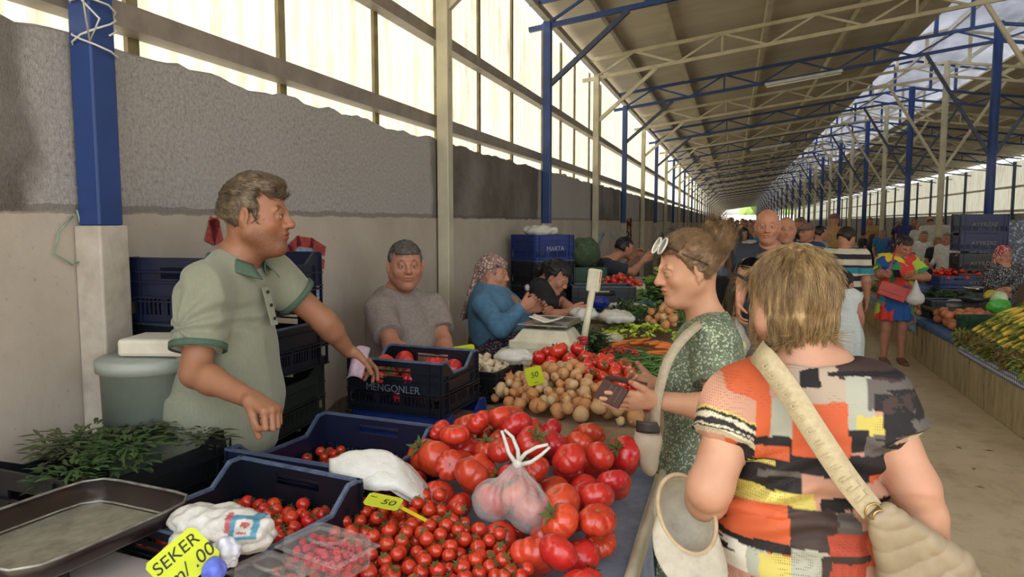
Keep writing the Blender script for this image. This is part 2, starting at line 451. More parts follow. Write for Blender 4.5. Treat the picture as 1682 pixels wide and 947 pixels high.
# floor
mb = MB(); mb.box((4, 65, -.1), (13.2, 150, .2)); struct(mb.build('floor', FLM))
mb = MB(); mb.box((4, 0, -.25), (400, 700, .1)); struct(mb.build('ground', mat('dusty_ground', 'a29a86', '8b8371', 1, .9)))
# left wall (rough top edge) on a stone footing
def wallmesh(x, y0, y1, z0, ztop, t, seed, step=.06):
    ys = np.arange(y0, y1 + step, step); n = len(ys)
    top = ztop + fbm(np.stack([ys * 0, ys, ys * 0 + seed], 1), 9, 3, seed) * .028
    vs = []; 
    for i in range(n):
        vs += [(x, ys[i], z0), (x, ys[i], top[i] - .012), (x - .02 * np.sign(t), ys[i], top[i]), (x - t, ys[i], top[i] - .01), (x - t, ys[i], z0)]
    fs = [(i * 5 + k, i * 5 + k + 1, i * 5 + 6 + k, i * 5 + 5 + k) for i in range(n - 1) for k in range(4)]
    return np.array(vs, float), fs
v, f = wallmesh(XW, -1.2, YE, .66, 2.25, .14, 3)
struct(obj_np('wall_left', v, f, PL, smooth=False))
def rub(u, w):
    y = -1.2 + u * 12; z = -.02 + w * .74
    q = np.array([[0, y, z]]); return V(XW - .02 + .05 * fbm(q, 5, 3, 4)[0] + .04, y, z + (.03 * fbm(q, 4, 2, 8)[0] if w > .95 else 0))
mb = MB(); mb.grid(rub, 160, 12); mb.box((XW - .12, YE / 2 + 5, .33), (.2, YE - 10.8, .68)); struct(mb.build('trim_1', STONE))
mb = MB(); mb.box((XR + .1, YE / 2, 1.0), (.16, YE + 2.4, 2.0)); struct(mb.build('wall_right', mat('grey_block_wall', 'a19d98', '7b7671', 3, .9, bsc=30, bst=.4, bd=.01)))
# translucent side sheets: corrugated panels with overlapped seams
def sheet(x, y0, y1, z0, z1, amp, per, seg=8, jag=0, seed=0):
    n = int((y1 - y0) / per * seg); ys = np.linspace(y0, y1, n + 1)
    dx = amp * np.cos(2 * PI * ys / per)
    dx = np.clip(dx * 1.6, -amp, amp)
    b = z0 + jag * fbm(np.stack([ys, ys * 0, ys * 0], 1), 7, 2, seed)
    k = 5; vs = []
    for i in range(n + 1):
        for j in range(k): t = j / (k - 1); vs.append((x + dx[i], ys[i], lerp(b[i], z1, t)))
    return np.array(vs, float), [(i * k + j, i * k + j + 1, (i + 1) * k + j + 1, (i + 1) * k + j) for i in range(n) for j in range(k - 1)]
v, f = sheet(XW - .20, -1.2, 26, 2.12, 3.98, .024, .15, 8, .05, 2)
SHL = struct(obj_np('wall_left_sheeting', v, f, SHT))
v, f = sheet(XW - .20, 26, YE, 2.12, 3.98, .02, .22, 4)
struct(obj_np('wall_left_sheeting', v, f, SHT))
v, f = sheet(XR + .2, 4, YE, 1.95, 3.98, .02, .22, 4)
struct(obj_np('wall_right_sheeting', v, f, SHT))
# roof planes
def roofz(x): return zb(x) + .27 + .13
mb = MB()
for xa, xb, nm in ((XW - .35, 2.95, 'ceiling'),):
    pass
def roofsheet(xa, xb, nm):
    n = 12; vs = []; ys = np.arange(-.7, YE + .6, .11 if nm == 'z' else .6)
    for y in ys:
        for x in (xa, xb): vs.append((x, y, roofz(x)))
    for y in ys:
        for x in (xa, xb): vs.append((x, y, roofz(x) + .04))
    m = len(ys); f = [(2 * i, 2 * i + 1, 2 * i + 3, 2 * i + 2) for i in range(m - 1)] + [(2 * (m + i), 2 * (m + i) + 2, 2 * (m + i) + 3, 2 * (m + i) + 1) for i in range(m - 1)]
    f += [(2 * i, 2 * i + 2, 2 * (m + i) + 2, 2 * (m + i)) for i in range(m - 1)] + [(2 * i + 1, 2 * (m + i) + 1, 2 * (m + i) + 3, 2 * i + 3) for i in range(m - 1)]
    o = struct(obj_np(nm, np.array(vs, float), f, ROOFM, smooth=False)); return o
roofsheet(XW - .15, 2.95, 'ceiling'); roofsheet(5.05, XR + .15, 'ceiling')
# raised ridge cap, open along both sides
mb = MB(); ys = (-.7, YE + .5)
for a, b in (((2.35, 5.2), (4.0, 5.5)), ((4.0, 5.5), (5.65, 5.2))):
    mb.add([(a[0], ys[0], a[1]), (b[0], ys[0], b[1]), (b[0], ys[1], b[1]), (a[0], ys[1], a[1]), (a[0], ys[0], a[1] + .03), (b[0], ys[0], b[1] + .03), (b[0], ys[1], b[1] + .03), (a[0], ys[1], a[1] + .03)], [(0, 1, 2, 3), (4, 7, 6, 5), (0, 3, 7, 4), (1, 5, 6, 2)])
struct(mb.build('ceiling_ridge_cap', CAPM))
# longitudinal members
def longbar(name, x, z, w, h, m, label, cat, group=None, y0=-1, y1=None, rot=0):
    mb = MB(); mb.box((0, 0, 0), (w, (y1 or YE) - y0, h)); o = mb.build(name, m); o.location = (x, (y0 + (y1 or YE)) / 2, z); o.rotation_euler = (0, rot, 0)
    return tag(o, label, cat, group)
slope = -math.atan(.135)
longbar('wall_rail', XW - .10, 2.39, .10, .085, GREYST, 'low brown steel rail along the foot of the left translucent sheets', 'steel rail')
longbar('wall_rail', XW - .10, 3.0, .09, .08, GREYST, 'middle brown steel rail crossing the left translucent sheets', 'steel rail')
longbar('eave_rail', XW - .08, 3.99, .08, .07, GREYST, 'topmost steel rail at the eave above the left translucent sheets', 'steel rail')
longbar('wall_rail', XR + .08, 2.1, .08, .1, CREAM, 'low cream rail along the foot of the far right translucent sheets', 'steel rail')
longbar('wall_rail', XR + .1, 3.0, .08, .08, CREAM, 'upper cream rail crossing the far right translucent sheets', 'steel rail')
for i, x in enumerate((-1.55, -.85, .38, 1.6, 2.5)):
    longbar('roof_purlin', x, roofz(x) - .062, .07 if i else .05, .1, CREAM if i else GREYST, ['thin dark purlin under the left roof, nearest the left wall', 'cream purlin under the left roof, second from the left wall', 'cream purlin along the middle of the left roof', 'cream purlin under the left roof, next to the ridge side one', 'cream purlin under the left roof, nearest the ridge opening'][i], 'purlin', rot=slope, y0=-.7)
for i, x in enumerate((5.3, 6.4, 7.6, 8.8)):
    longbar('roof_purlin', x, roofz(x) - .062, .07, .1, CREAM, ['cream purlin under the right roof, nearest the ridge opening', 'cream purlin under the right roof, second from the ridge', 'cream purlin under the right roof, third from the ridge', 'cream purlin under the right roof, nearest the far right wall'][i], 'purlin', rot=-slope, y0=-.7)
for i, x in enumerate((3.1, 4.0, 4.9)):
    longbar('ridge_rail', x, [5.27, 5.43, 5.27][i], .05, .07, WHITEST, ['white rail on the left side of the raised ridge cap', 'white rail under the crown of the raised ridge cap', 'white rail on the right side of the raised ridge cap'][i], 'steel rail', y0=-.7)
# vertical seam battens outside the left sheeting
mb = MB(); mb.box((0, 0, 3.05), (.02, .055, 1.8)); bt = mb.build('sheet_batten', mat('aged_batten', '8c8160', '6f6548', 9, .8))
ybs = [2.26, 3.21, 4.21, 5.2, 6.16, 7.16, 8.4, 9.35, 10.2, 11.3, 12.3]
for i, y in enumerate(ybs):
    o = bt if i == 0 else copy_tree(bt); o.location = (XW - .155, y, 0)
    o.parent = SHL
ORD = ['first', 'second', 'third', 'fourth', 'fifth', 'sixth', 'seventh', 'eighth', 'ninth', 'tenth', 'eleventh', 'twelfth']
# posts
def left_post(c):
    r = empty('wall_post', (0, 0, 0))
    mb = MB(); mb.box((0, 0, (1.66 if c is BLUE else 0) / 2 + 3.8 / 2), (.085, .095, 3.8 - (1.66 if c is BLUE else 0))); mb.build('shaft', c, r, .006)
    if c is BLUE:
        mb = MB(); mb.box((0, 0, .83), (.105, .115, 1.66)); mb.build('white_base', mat('limewashed_post', 'b9b0a3', '8f8675', 7, .85, bsc=30, bst=.4, bd=.004), r, .006)
    mb = MB(); mb.box((0, 0, .012), (.2, .2, .024)); mb.build('base_plate', GREYST, r)
    mb = MB(); mb.bar((0.0, 0, 3.12), (.86, 0, zb(XW + .12 + .86) - .03), .05); mb.build('brace', c if c is CREAM else mat('dark_blue_steel', '39455f', '2b3345', 8, .5), r)
    return r
def centre_post(c):
    r = empty('centre_post', (0, 0, 0)); hz = zb(XC)
    mb = MB(); mb.tube([(0, 0, 0), (0, 0, hz + .3)], .07 if c is BLUE else .06, 16); mb.build('shaft', c, r)
    mb = MB(); mb.box((0, 0, .01), (.24, .24, .02)); mb.build('base_plate', GREYST, r)
    for s in (-1, 1):
        mb = MB(); mb.bar((s * .05, 0, 2.78), (s * 1.02, 0, zb(XC + s * 1.02) - .02), .05); mb.build('brace', c if c is CREAM else _mats['dark_blue_steel'], r)
    return r
def truss(c, side):
    r = empty('roof_truss', (0, 0, 0)); x0, x1 = (XW - .15, XC) if side < 0 else (XC, XR + .15)
    mb = MB(); mb.bar((x0, 0, zb(x0)), (x1, 0, zb(x1)), .05, .05); mb.build('bottom_chord', c, r)
    mb = MB(); mb.bar((x0, 0, zb(x0) + .27), (x1, 0, zb(x1) + .27), .05, .05); mb.build('top_chord', c, r)
    n = 5; dx = 1.2; mb = MB()
    for i in range(n):
        a = x0 + .15 + i * dx if side < 0 else x1 - .15 - i * dx; b = a + dx * (-side); m_ = (a + b) / 2
        mb.bar((a, 0, zb(a)), (m_, 0, zb(m_) + .27), .028); mb.bar((m_, 0, zb(m_) + .27), (b, 0, zb(b)), .028)
        if i % 2: mb.bar((m_, 0, zb(m_)), (m_, 0, zb(m_) + .27), .028)
    mb.build('web', c, r)
    return r
def capfr(c):
    r = empty('ridge_cap_frame', (0, 0, 0))
    for x in (3.1, 3.62, 4.38, 4.9):
        mb = MB(); zt = 5.26 if x in (3.1, 4.9) else 5.38; mb.box((x, 0, (zb(x) + .3 + zt) / 2), (.06, .06, zt - zb(x) - .3)); mb.build('upright', c, r)
    mb = MB(); mb.bar((2.4, 0, 5.16), (4, 0, 5.46), .045); mb.bar((4, 0, 5.46), (5.6, 0, 5.16), .045); mb.build('rafter', c, r)
    return r
P = {}
left_post(BLUE) and None
bpy.data.batch_remove([o for o in bpy.data.objects if o.name.startswith(('wall_post', 'shaft', 'white_base', 'base_plate', 'brace'))])
NMB = 'blue'; NMC = 'cream'
for k in range(-1, NB):
    y = Y0 + BAY * k; blue = (k % 2 == 0); c = BLUE if blue else CREAM; nm_ = 'blue' if blue else 'cream'
    seq = (k + 1) // 2 if blue else (k + 1) // 2
    far = k > 22
    where = ('%s from the camera' % ORD[min(max(seq, 0), 11)]) if not far else 'far down the hall'
    for kind, fn, x, lab, cat, gr in (
            ('lp', left_post, XW + .055, '%s square post standing against the left wall, %s' % (nm_, where), 'post', 'posts along the left wall'),
            ('cp', centre_post, XC, 'round %s post carrying the ridge beside the right stalls, %s' % (nm_, where), 'post', 'posts under the ridge'),
            ('tl', lambda q: truss(q, -1), 0, '%s lattice truss under the left roof, %s' % (nm_, where), 'roof truss', 'trusses under the left roof'),
            ('tr', lambda q: truss(q, 1), 0, '%s lattice truss under the right roof, %s' % (nm_, where), 'roof truss', 'trusses under the right roof'),
            ('cf', capfr, 0, '%s upright frame holding the raised ridge cap, %s' % (nm_, where), 'steel frame', 'frames of the ridge cap')):
        if k < 0 and kind in ('tr', 'cp', 'cf'): continue
        if k < 3 and kind in ('tr', 'cf'): continue
        if k < 1 and kind == 'tl': continue
        key = (kind, blue)
        if key not in P: o = P[key] = fn(c)
        else: o = copy_tree(P[key])
        o.location = (x, y, 0)
        if far: gr2 = 'far ' + gr
        tag(o, lab, cat, ('far ' + nm_ + ' ' + gr) if far else gr)
    if k >= 3 and k < 30:
        if 'rp' not in P:
            r = empty('far_wall_post', (0, 0, 0)); mb = MB(); mb.box((0, 0, 1.95), (.09, .09, 3.9)); mb.build('shaft', _mats['dark_blue_steel'], r); P['rp'] = r; o = r
        else: o = copy_tree(P['rp'])
        o.location = (XR - .06, y, 0); tag(o, 'slim dark post against the far right wall, in line with the others', 'post', 'posts along the far right wall')
# end of the hall: open gable with bright yard, white lorry and trees
mb = MB(); mb.box((3, YE + 26, 1.6), (26, 2, 3.2)); o = mb.build('yard_building', mat('white_yard_wall', 'e8e6df', 'd4d2ca', 2, .8)); tag(o, 'white low building in the yard beyond the open end of the hall', 'building')
LEAF = mat('far_tree_leaf', '7c9440', '56702c', 3, .8, bsc=6, bst=1, bd=.2)
for i, (x, y, r_) in enumerate(((4, YE + 32, 2.6), (14, YE + 38, 3.4), (-8, YE + 46, 3.0))):
    t = empty('tree', (x, y, -.2), 0, ['round green tree in the middle beyond the open end of the hall', 'big green tree right of the middle beyond the hall end', 'green tree left of the middle beyond the hall end'][i], 'tree', 'trees beyond the hall')
    mb = MB(); mb.tube([(0, 0, 0), (.1, 0, 2), (0, .1, 4.2)], [.3, .22, .12], 8); mb.build('trunk', mat('bark', '6d5a43', '4a3c2c', 6, .9), t)
    v = []; pr = Pr()
    for q in range(7): pr.ell((rnd.uniform(-.5, .5) * r_, rnd.uniform(-.5, .5) * r_, 4.4 + rnd.uniform(-.25, .5) * r_), (r_ * .55, r_ * .55, r_ * .45), k=.4)
    p, f = sdf_mesh(pr, .4); p = p + normals(p, f) * (fbm(p, 1.1, 3, i) * .6)[:, None]; obj_np('crown', p, f, LEAF, t)
# ================= CRATES, TABLES AND PRODUCE =================
NAVY = mat('navy_plastic', '10151f', '0b0e18', 20, .42, bsc=80, bst=.1, bd=.001)
NAVY2 = mat('bright_blue_plastic', '1b3478', '14265c', 20, .4)
BLACKP = mat('black_plastic', '15161a', '0d0e10', 20, .45)
RIMM = mat('worn_crate_rim', '5f6e85', '39465c', 30, .5)
CREAMP = mat('cream_plastic', 'd8d2b8', 'c3bb9c', 12, .5)
GREENP = mat('green_plastic', '2f5540', '23402f', 12, .5)
def crate(name, L, W, H, body, rim, label, cat='crate', group=None, dip=.055, text=None, slot=True):
    r = empty(name, (0, 0, 0), 0, label, cat, group); t = .007
    mb = MB()
    def panel(O, U, n, ln, hh, dipp, handle):
        # O lower-left corner, U along, n outward
        O = V(*O); U = V(*U); n_ = V(*n); Z = V(0, 0, 1)
        def rect(u0, u1, v0, v1, th=t, off=0):
            mb.box(O + U * (u0 + u1) / 2 + Z * (v0 + v1) / 2 - n_ * (th / 2 - off), (u1 - u0, th, v1 - v0), np.array([U, -n_, Z]).T)
        top = hh - dipp
        rect(0, ln, 0, .03); rect(0, ln, hh * .40, hh * .62)
        if handle:
            a, b = ln * .32, ln * .68; rect(0, a, hh * .62, hh); rect(b, ln, hh * .62, hh); rect(a, b, hh * .62, hh * .70); rect(a, b, hh * .88, hh)
        else:
            rect(0, ln, hh * .62, top)
            for s in (0, 1):
                c0 = 0 if s == 0 else ln; sg = 1 if s == 0 else -1
                pts = [(c0, top), (c0 + sg * .05, hh), (c0, hh)] if 0 else [(c0, top), (c0 + sg * .11, top), (c0 + sg * .045, hh), (c0, hh)]
                fr = frame(O, U, Z, -n_) 
                mb.prism(pts if sg > 0 else pts[::-1], 0, t, fr)
        k = max(6, int((ln - .05) / .016)); st = (ln - .05) / k
        for i in range(k):
            u = .025 + i * st; rect(u, u + st * (.5 if (i % 7) < 6 else 1.05), .03, hh * .40)
        for v in (.0, .34, .40, .64, .80):     # outer ribs
            if v * hh < top - .01: rect(-.004, ln + .004, v * hh, v * hh + .005, .011, .011)
        for u in (0, .05, ln - .055, ln - .005): rect(u, u + .005, .0, hh if u < .04 or u > ln - .02 else top, .009, .009)
    panel((-L / 2, -W / 2, 0), (1, 0, 0), (0, -1, 0), L, H, 0, slot)
    panel((L / 2, W / 2, 0), (-1, 0, 0), (0, 1, 0), L, H, 0, slot)
    panel((L / 2, -W / 2, 0), (0, 1, 0), (1, 0, 0), W, H, dip, False)
    panel((-L / 2, W / 2, 0), (0, -1, 0), (-1, 0, 0), W, H, dip, False)
    mb.build('body', body, r)
    mb = MB(); k = 9
    mb.box((0, 0, .004), (L, W, .004))
    for i in range(k): mb.box((-L / 2 + L * (i + .5) / k, 0, .006), (.012, W, .008))
    mb.build('base', body, r)
    mb = MB(); a = t / 2; e = .011
    for s in (-1, 1):
        y = s * (W / 2 - a); mb.box((0, y, H + .003), (L + .012, e, .008))
        x = s * (L / 2 - a); h2 = H - dip + .003
        if W > .25:
            mb.bar((x, -W / 2 + .105, h2), (x, W / 2 - .105, h2), e, .008)
            for q in (-1, 1):
                mb.bar((x, q * (W / 2 - .11), h2), (x, q * (W / 2 - .045), H + .003), e, .008); mb.bar((x, q * (W / 2 - .045), H + .003), (x, q * W / 2, H + .003), e, .008)
        else: mb.bar((x, -W / 2, H), (x, W / 2, H), e, .008)
    mb.build('rim', rim, r)
    if text:
        tx, sc, m_ = text; o = textobj('lettering', tx, sc, m_, r); o.location = (0, -W / 2 - .0125, H * .47); o.rotation_euler = (PI / 2, 0, 0)
    return r
def textobj(name, tx, size, m_, parent, ext=.0004, align='CENTER', shear=0):
    cu = bpy.data.curves.new(name, 'FONT'); cu.body = tx; cu.size = size; cu.extrude = ext; cu.align_x = align; cu.align_y = 'CENTER'; cu.shear = shear; cu.offset = 0
    o = bpy.data.objects.new(name, cu); COL.objects.link(o); cu.materials.append(m_)
    dg = bpy.context.evaluated_depsgraph_get(); me = bpy.data.meshes.new_from_object(o.evaluated_get(dg))
    bpy.data.objects.remove(o); o = bpy.data.objects.new(name, me); COL.objects.link(o)
    if parent is not None: o.parent = parent
    return o
def place(o, x, y, z, rz=0, rx=0, ry=0): o.location = (x, y, z); o.rotation_euler = (rx, ry, rz); return o
INK = mat('marker_ink', '2b2f22', '1d2018', 30, .7); LET = mat('pale_print', 'a9abb0', '8d9096', 30, .6); REDP = mat('red_print', 'b8262c', '98202a', 30, .5)

# ---- tables ----
CLOTHG = mat('grey_blue_cloth', '8f97a6', '747c8c', 20, .85, bsc=60, bst=.3, bd=.003)
BOARD = mat('cream_edge_board', 'c9c4ac', 'a79f84', 8, .7, bsc=20, bst=.2, bd=.003)
BURLAP = mat('brown_burlap', '8f765b', '745c44', 14, .95, bsc=180, bst=.35, bd=.003)
LEGM = mat('old_timber', '6a5238', '4a3825', 6, .85, bsc=20, bst=.4, bd=.005, stretch=(1, 1, .2))
def drape(fn, nu, nv, name, m_, parent, th=.004):
    mb = MB(); mb.grid(fn, nu, nv); o = mb.build(name, m_, parent, solid=th); return o
TZ = .82
def trestle(name, x0, x1, y0, y1, z, label, skirt, hang=.32, cat='table', edge=True):
    r = empty(name, ((x0 + x1) / 2, (y0 + y1) / 2, 0), 0, label, cat); cx, cy = (x0 + x1) / 2, (y0 + y1) / 2
    mb = MB(); mb.box((0, 0, z - .02), (x1 - x0, y1 - y0, .035)); mb.build('table_top', LEGM, r, .004)
    for sx in (-1, 1):
        for sy in (-1, 1):
            mb = MB(); mb.box((sx * ((x1 - x0) / 2 - .08), sy * ((y1 - y0) / 2 - .08), (z - .04) / 2), (.06, .06, z - .04)); mb.build('leg', LEGM, r, .004)
    def fl(u, w):
        s = w * 2.0     # from inside the table over the right edge and down
        x = (x1 - x0) / 2; y = lerp(y0, y1, u) - cy
        f1 = fbm(np.array([[y * 5, s, z]]), 1, 2, 5)[0]
        if s < 1: return V(-x + 2 * x * s, y, z + .004 + .003 * f1)
        q = s - 1; return V(x + .012 + .02 * (1 - math.cos(q * 1.5)) + (.018 * q * math.sin(y * 26 + 2 * f1)), y, z + .004 - q * hang)
    drape(fl, int((y1 - y0) / .04), 16, 'table_cloth', skirt, r)
    return r
t1 = trestle('stall_table', -1.42, -.24, .95, 2.50, TZ, 'near stall table under a grey cloth heaped with red tomatoes', CLOTHG, .5)
mb = MB(); mb.bar((.598, -.775, TZ - .03), (.618, .775, TZ - .03), .03, .07); mb.tube([(.608, -.775, TZ + .012), (.630, .775, TZ + .012)], .014, 8); mb.build('edge_board', BOARD, t1, .004)
t2 = trestle('stall_table', -1.45, -.30, 2.92, 6.0, TZ, 'long stall table behind the brown burlap, carrying onions and vegetables', BURLAP, .6)
def bur(u, w):      # burlap hung over the near end of table two
    x = lerp(-.62, .60, u); f1 = fbm(np.array([[x * 6, w * 1.2, 3]]), 1, 3, 5)[0]; f2 = fbm(np.array([[x * 2.2, w * .6, 9]]), 1, 2, 15)[0]
    s = w * 1.25
    if s < .25: return V(x, -1.54 + .34 * (.25 - s), TZ + .012 + .006 * f1)
    q = s - .25; return V(x + .02 * f1, -1.555 - .05 * min(1, q * 6) - q * .05 + .05 * q * f1 + .06 * f2 * q, TZ + .012 - q * .78)
drape(bur, 70, 34, 'burlap_drape', BURLAP, t2, .005)
t3 = trestle('stall_table', -1.45, -.30, 6.3, 11.5, TZ, 'far left stall table with peppers and greens past the scales', mat('pale_cloth', 'b9b4a6', '9a958a', 10, .9), .6)

# ---- piles ----
def pile(inside, hf, cap, rf, n, box, seed, keep=None, tries=8):
    R = random.Random(seed); C = [] if keep is None else list(keep); out = []
    x0, x1, y0, y1 = box
    for _ in range(n):
        r = rf(R); best = None
        arr = np.array(C) if C else None
        for _t in range(tries):
            x = R.uniform(x0, x1); y = R.uniform(y0, y1)
            if _t and best is not None: x = best[0] + R.gauss(0, r * .6); y = best[1] + R.gauss(0, r * .6)
            if not inside(x, y): continue
            z = hf(x, y) + r * .93
            if arr is not None:
                d2 = (arr[:, 0] - x) ** 2 + (arr[:, 1] - y) ** 2; s2 = ((arr[:, 3] + r) * .985) ** 2; m = d2 < s2
                if m.any(): z = max(z, (arr[m, 2] + np.sqrt(s2[m] - d2[m])).max())
            if best is None or z < best[2]: best = (x, y, z, r)
        if best is not None and best[2] < cap(best[0], best[1]): C.append(best); out.append(best)
    return out
def rndrot(R, tilt=3.1): return (R.uniform(-tilt, tilt), R.uniform(-tilt, tilt), R.uniform(-PI, PI))
def scatter(proto_list, pts, mk_label, cat, group, seed, tilt=.8, flat=1.0, protor=1.0):
    R = random.Random(seed)
    for i, (x, y, z, r) in enumerate(pts):
        p = proto_list[i % len(proto_list)]
        o = p if not p.get('_used') else copy_tree(p)
        if o is p: p['_used'] = 1
        o.location = (x, y, z); o.rotation_euler = rndrot(R, tilt); s = r / protor; o.scale = (s, s, s * flat)
        tag(o, mk_label, cat, group)
        if '_used' in o and o is not p: del o['_used']
def finish(protos):
    for p in protos:
        if '_used' in p: del p['_used']
        else: bpy.data.batch_remove([p] + kids(p))
TOM = mat('ripe_tomato_skin', 'c5351f', 'b32817', 3, .2, objrand=.35, sss=.08, coat=.2)
TOM2 = mat('beefsteak_tomato_skin', 'c83a28', 'b52c1e', 5, .26, objrand=.4, sss=.08, coat=.15)
CALYX = mat('tomato_calyx', '4b6a2c', '2f4a1c', 20, .7)
SCAR = mat('stem_scar', '8a7a48', '5e6a34', 30, .8)
def tomato_proto(lobes, amp, flat, seed, m_, calyx=True, n=28, k=16, oval=1.0, name='tomato'):
    R = random.Random(seed); ph = R.random() * 6; ph2 = R.random() * 6
    mb = MB()
    def f(u, v):
        th = 2 * PI * u; a = PI * v; s = math.sin(a); c = -math.cos(a)
        l = amp * (abs(math.cos(th * lobes / 2 + ph)) ** .45 - .7) * (.25 + .75 * (1 - c) / 2 if 0 else .45 + .55 * max(0, c)) * 1.5 * (min(1, s * 2.2)) * (1 + .4 * math.sin(th + ph2)) if amp else 0
        rr = (1 + l + .04 * math.sin(2 * th + ph2) * s)
        z = c * flat * oval; dim = .22 * math.exp(-((a - PI) / .38) ** 2) if v > .5 else .07 * math.exp(-(a / .3) ** 2)
        z -= dim * (1 if v > .5 else -1) * flat
        return V(rr * s * math.cos(th), rr * s * math.sin(th), z)
    mb.grid(f, n, k, closeu=True)
    o = mb.build(name, m_)
    zt = flat * oval * .80
    if calyx:
        mb = MB()
        for q in range(5):
            t0 = q * 2 * PI / 5 + ph; d = V(math.cos(t0), math.sin(t0), 0); e = V(-math.sin(t0), math.cos(t0), 0)
            mb.add([V(0, 0, zt + .03), d * .34 + e * .15 + V(0, 0, zt + .17), d * .78 + V(0, 0, zt + .12 + .25 * R.random()), d * .34 - e * .15 + V(0, 0, zt + .17)], [(0, 1, 2, 3)])
        mb.tube([(0, 0, zt), (.04, 0, zt + .25), (.14, .03, zt + .5)], .045, 5); mb.build('calyx', CALYX, o)
    else:
        mb = MB(); mb.ball((0, 0, zt - .04), (.13, .13, .06), 8, 4); mb.build('stem_scar', SCAR, o)
    return o
# cherry tomatoes on the near table
def inpoly(poly):
    def f(x, y):
        c = False; n = len(poly)
        for i in range(n):
            x1, y1 = poly[i]; x2, y2 = poly[(i + 1) % n]
            if (y1 > y) != (y2 > y) and x < (x2 - x1) * (y - y1) / (y2 - y1) + x1: c = not c
        return c
    return f
CHP = inpoly([(-1.04, 1.76), (-.92, 1.93), (-.83, 1.88), (-.70, 1.74), (-.52, 1.64), (-.34, 1.52), (-.285, 1.42), (-.28, 1.12), (-.98, 1.12)])
BF = inpoly([(-.90, 1.93), (-.90, 2.18), (-.76, 2.36), (-.55, 2.44), (-.31, 2.42), (-.285, 1.66), (-.285, 1.40), (-.36, 1.52), (-.52, 1.64), (-.68, 1.76), (-.80, 1.86)])
def g2(x, y, cx, cy, sx, sy): return math.exp(-((x - cx) / sx) ** 2 - ((y - cy) / sy) ** 2)
hb = lambda x, y: TZ + .012 + .10 * g2(x, y, -.68, 2.12, .22, .28) + .02 * g2(x, y, -.40, 2.0, .25, .4)
hc = lambda x, y: TZ + .012 + .022 * g2(x, y, -.70, 1.5, .35, .35)
def moundmesh(name, poly_in, hf, box, label, m_):
    mb = MB(); x0, x1, y0, y1 = box; nx = int((x1 - x0) / .03); ny = int((y1 - y0) / .03)
    def f(u, v):
        x = lerp(x0, x1, u); y = lerp(y0, y1, v); return V(x, y, hf(x, y) - .004)
    mb.grid(f, nx, ny); mb.grid(lambda u, v: V(lerp(x0, x1, u), lerp(y1, y0, v), TZ + .006), nx, ny)
    o = mb.build(name, m_); tag(o, label, 'cloth pad'); return o
beefs = pile(BF, hb, lambda x, y: TZ + .115 + .12 * g2(x, y, -.72, 2.12, .2, .25) + .05 * g2(x, y, -.5, 1.95, .3, .4), lambda R: R.choice((.042, .046, .050, .055)) * R.uniform(.95, 1.06), 700, (-.90, -.28, 1.4, 2.44), 4)
beefs += pile(BF, hb, lambda x, y: TZ + .075 + .12 * g2(x, y, -.72, 2.12, .2, .25) + .05 * g2(x, y, -.5, 1.95, .3, .4), lambda R: R.uniform(.030, .037), 900, (-.90, -.28, 1.4, 2.44), 14, keep=beefs, tries=14)
beefs += pile(BF, hb, lambda x, y: TZ + .05 + .12 * g2(x, y, -.72, 2.12, .2, .25) + .05 * g2(x, y, -.5, 1.95, .3, .4), lambda R: R.uniform(.023, .028), 900, (-.90, -.28, 1.4, 2.44), 15, keep=beefs, tries=20)
_bc = pd(848, 815, 1.86); beefs = [b for b in beefs if np.linalg.norm(V(b[0], b[1], b[2] * 1.0) - _bc) > .085 + b[3] * .55 or b[2] < _bc[2] - .07]
protos = [tomato_proto(7, .17, .74, 1, TOM2, False, 60, 18, 1.0, 'beefsteak_tomato'), tomato_proto(5, .13, .78, 2, TOM2, False, 60, 18, 1.0, 'beefsteak_tomato'), tomato_proto(9, .20, .68, 3, TOM2, False, 60, 18, 1.0, 'beefsteak_tomato'), tomato_proto(6, .09, .82, 5, TOM2, True, 60, 18, 1.0, 'beefsteak_tomato'), tomato_proto(3, .02, .9, 6, TOM2, False, 60, 18, 1.0, 'beefsteak_tomato')]
scatter(protos, beefs, 'large ribbed red tomato lying in the big heap on the near stall', 'tomato', 'large tomatoes heaped on the near stall', 3, 1.0, 1.0)
finish([]); [p.pop('_used', None) if hasattr(p, 'pop') else None for p in protos]
keep = [(x, y, z, r) for x, y, z, r in beefs]
cher = pile(CHP, hc, lambda x, y: TZ + .082 + .035 * g2(x, y, -.75, 1.75, .3, .3), lambda R: R.uniform(.0160, .0200), 1900, (-1.04, -.28, 1.12, 1.93), 9, keep=keep, tries=5)
def vis_rank(p):       # items nobody covers from above rank first, near the camera first
    c = 0
    for q in NB_: 
        if q is not p and q[2] > p[2] + .008 and (q[0] - p[0]) ** 2 + (q[1] - p[1]) ** 2 < .020 ** 2: c += 1
    return c + .3 * proj(p[:3])[2]
NB_ = cher; cher.sort(key=vis_rank)
cp = [tomato_proto(0, 0, .95, 11, TOM, True, 14, 9, 1.02, 'cherry_tomato'), tomato_proto(0, 0, .97, 12, TOM, True, 14, 9, 1.12, 'cherry_tomato'), tomato_proto(0, 0, .95, 13, TOM, True, 14, 9, 1.0, 'cherry_tomato')]
scatter(cp, cher[:225], 'small round cherry tomato in the pile at the front of the near stall', 'cherry tomato', 'cherry tomatoes piled at the front of the near stall', 8, .9)
rest = cher[225:]
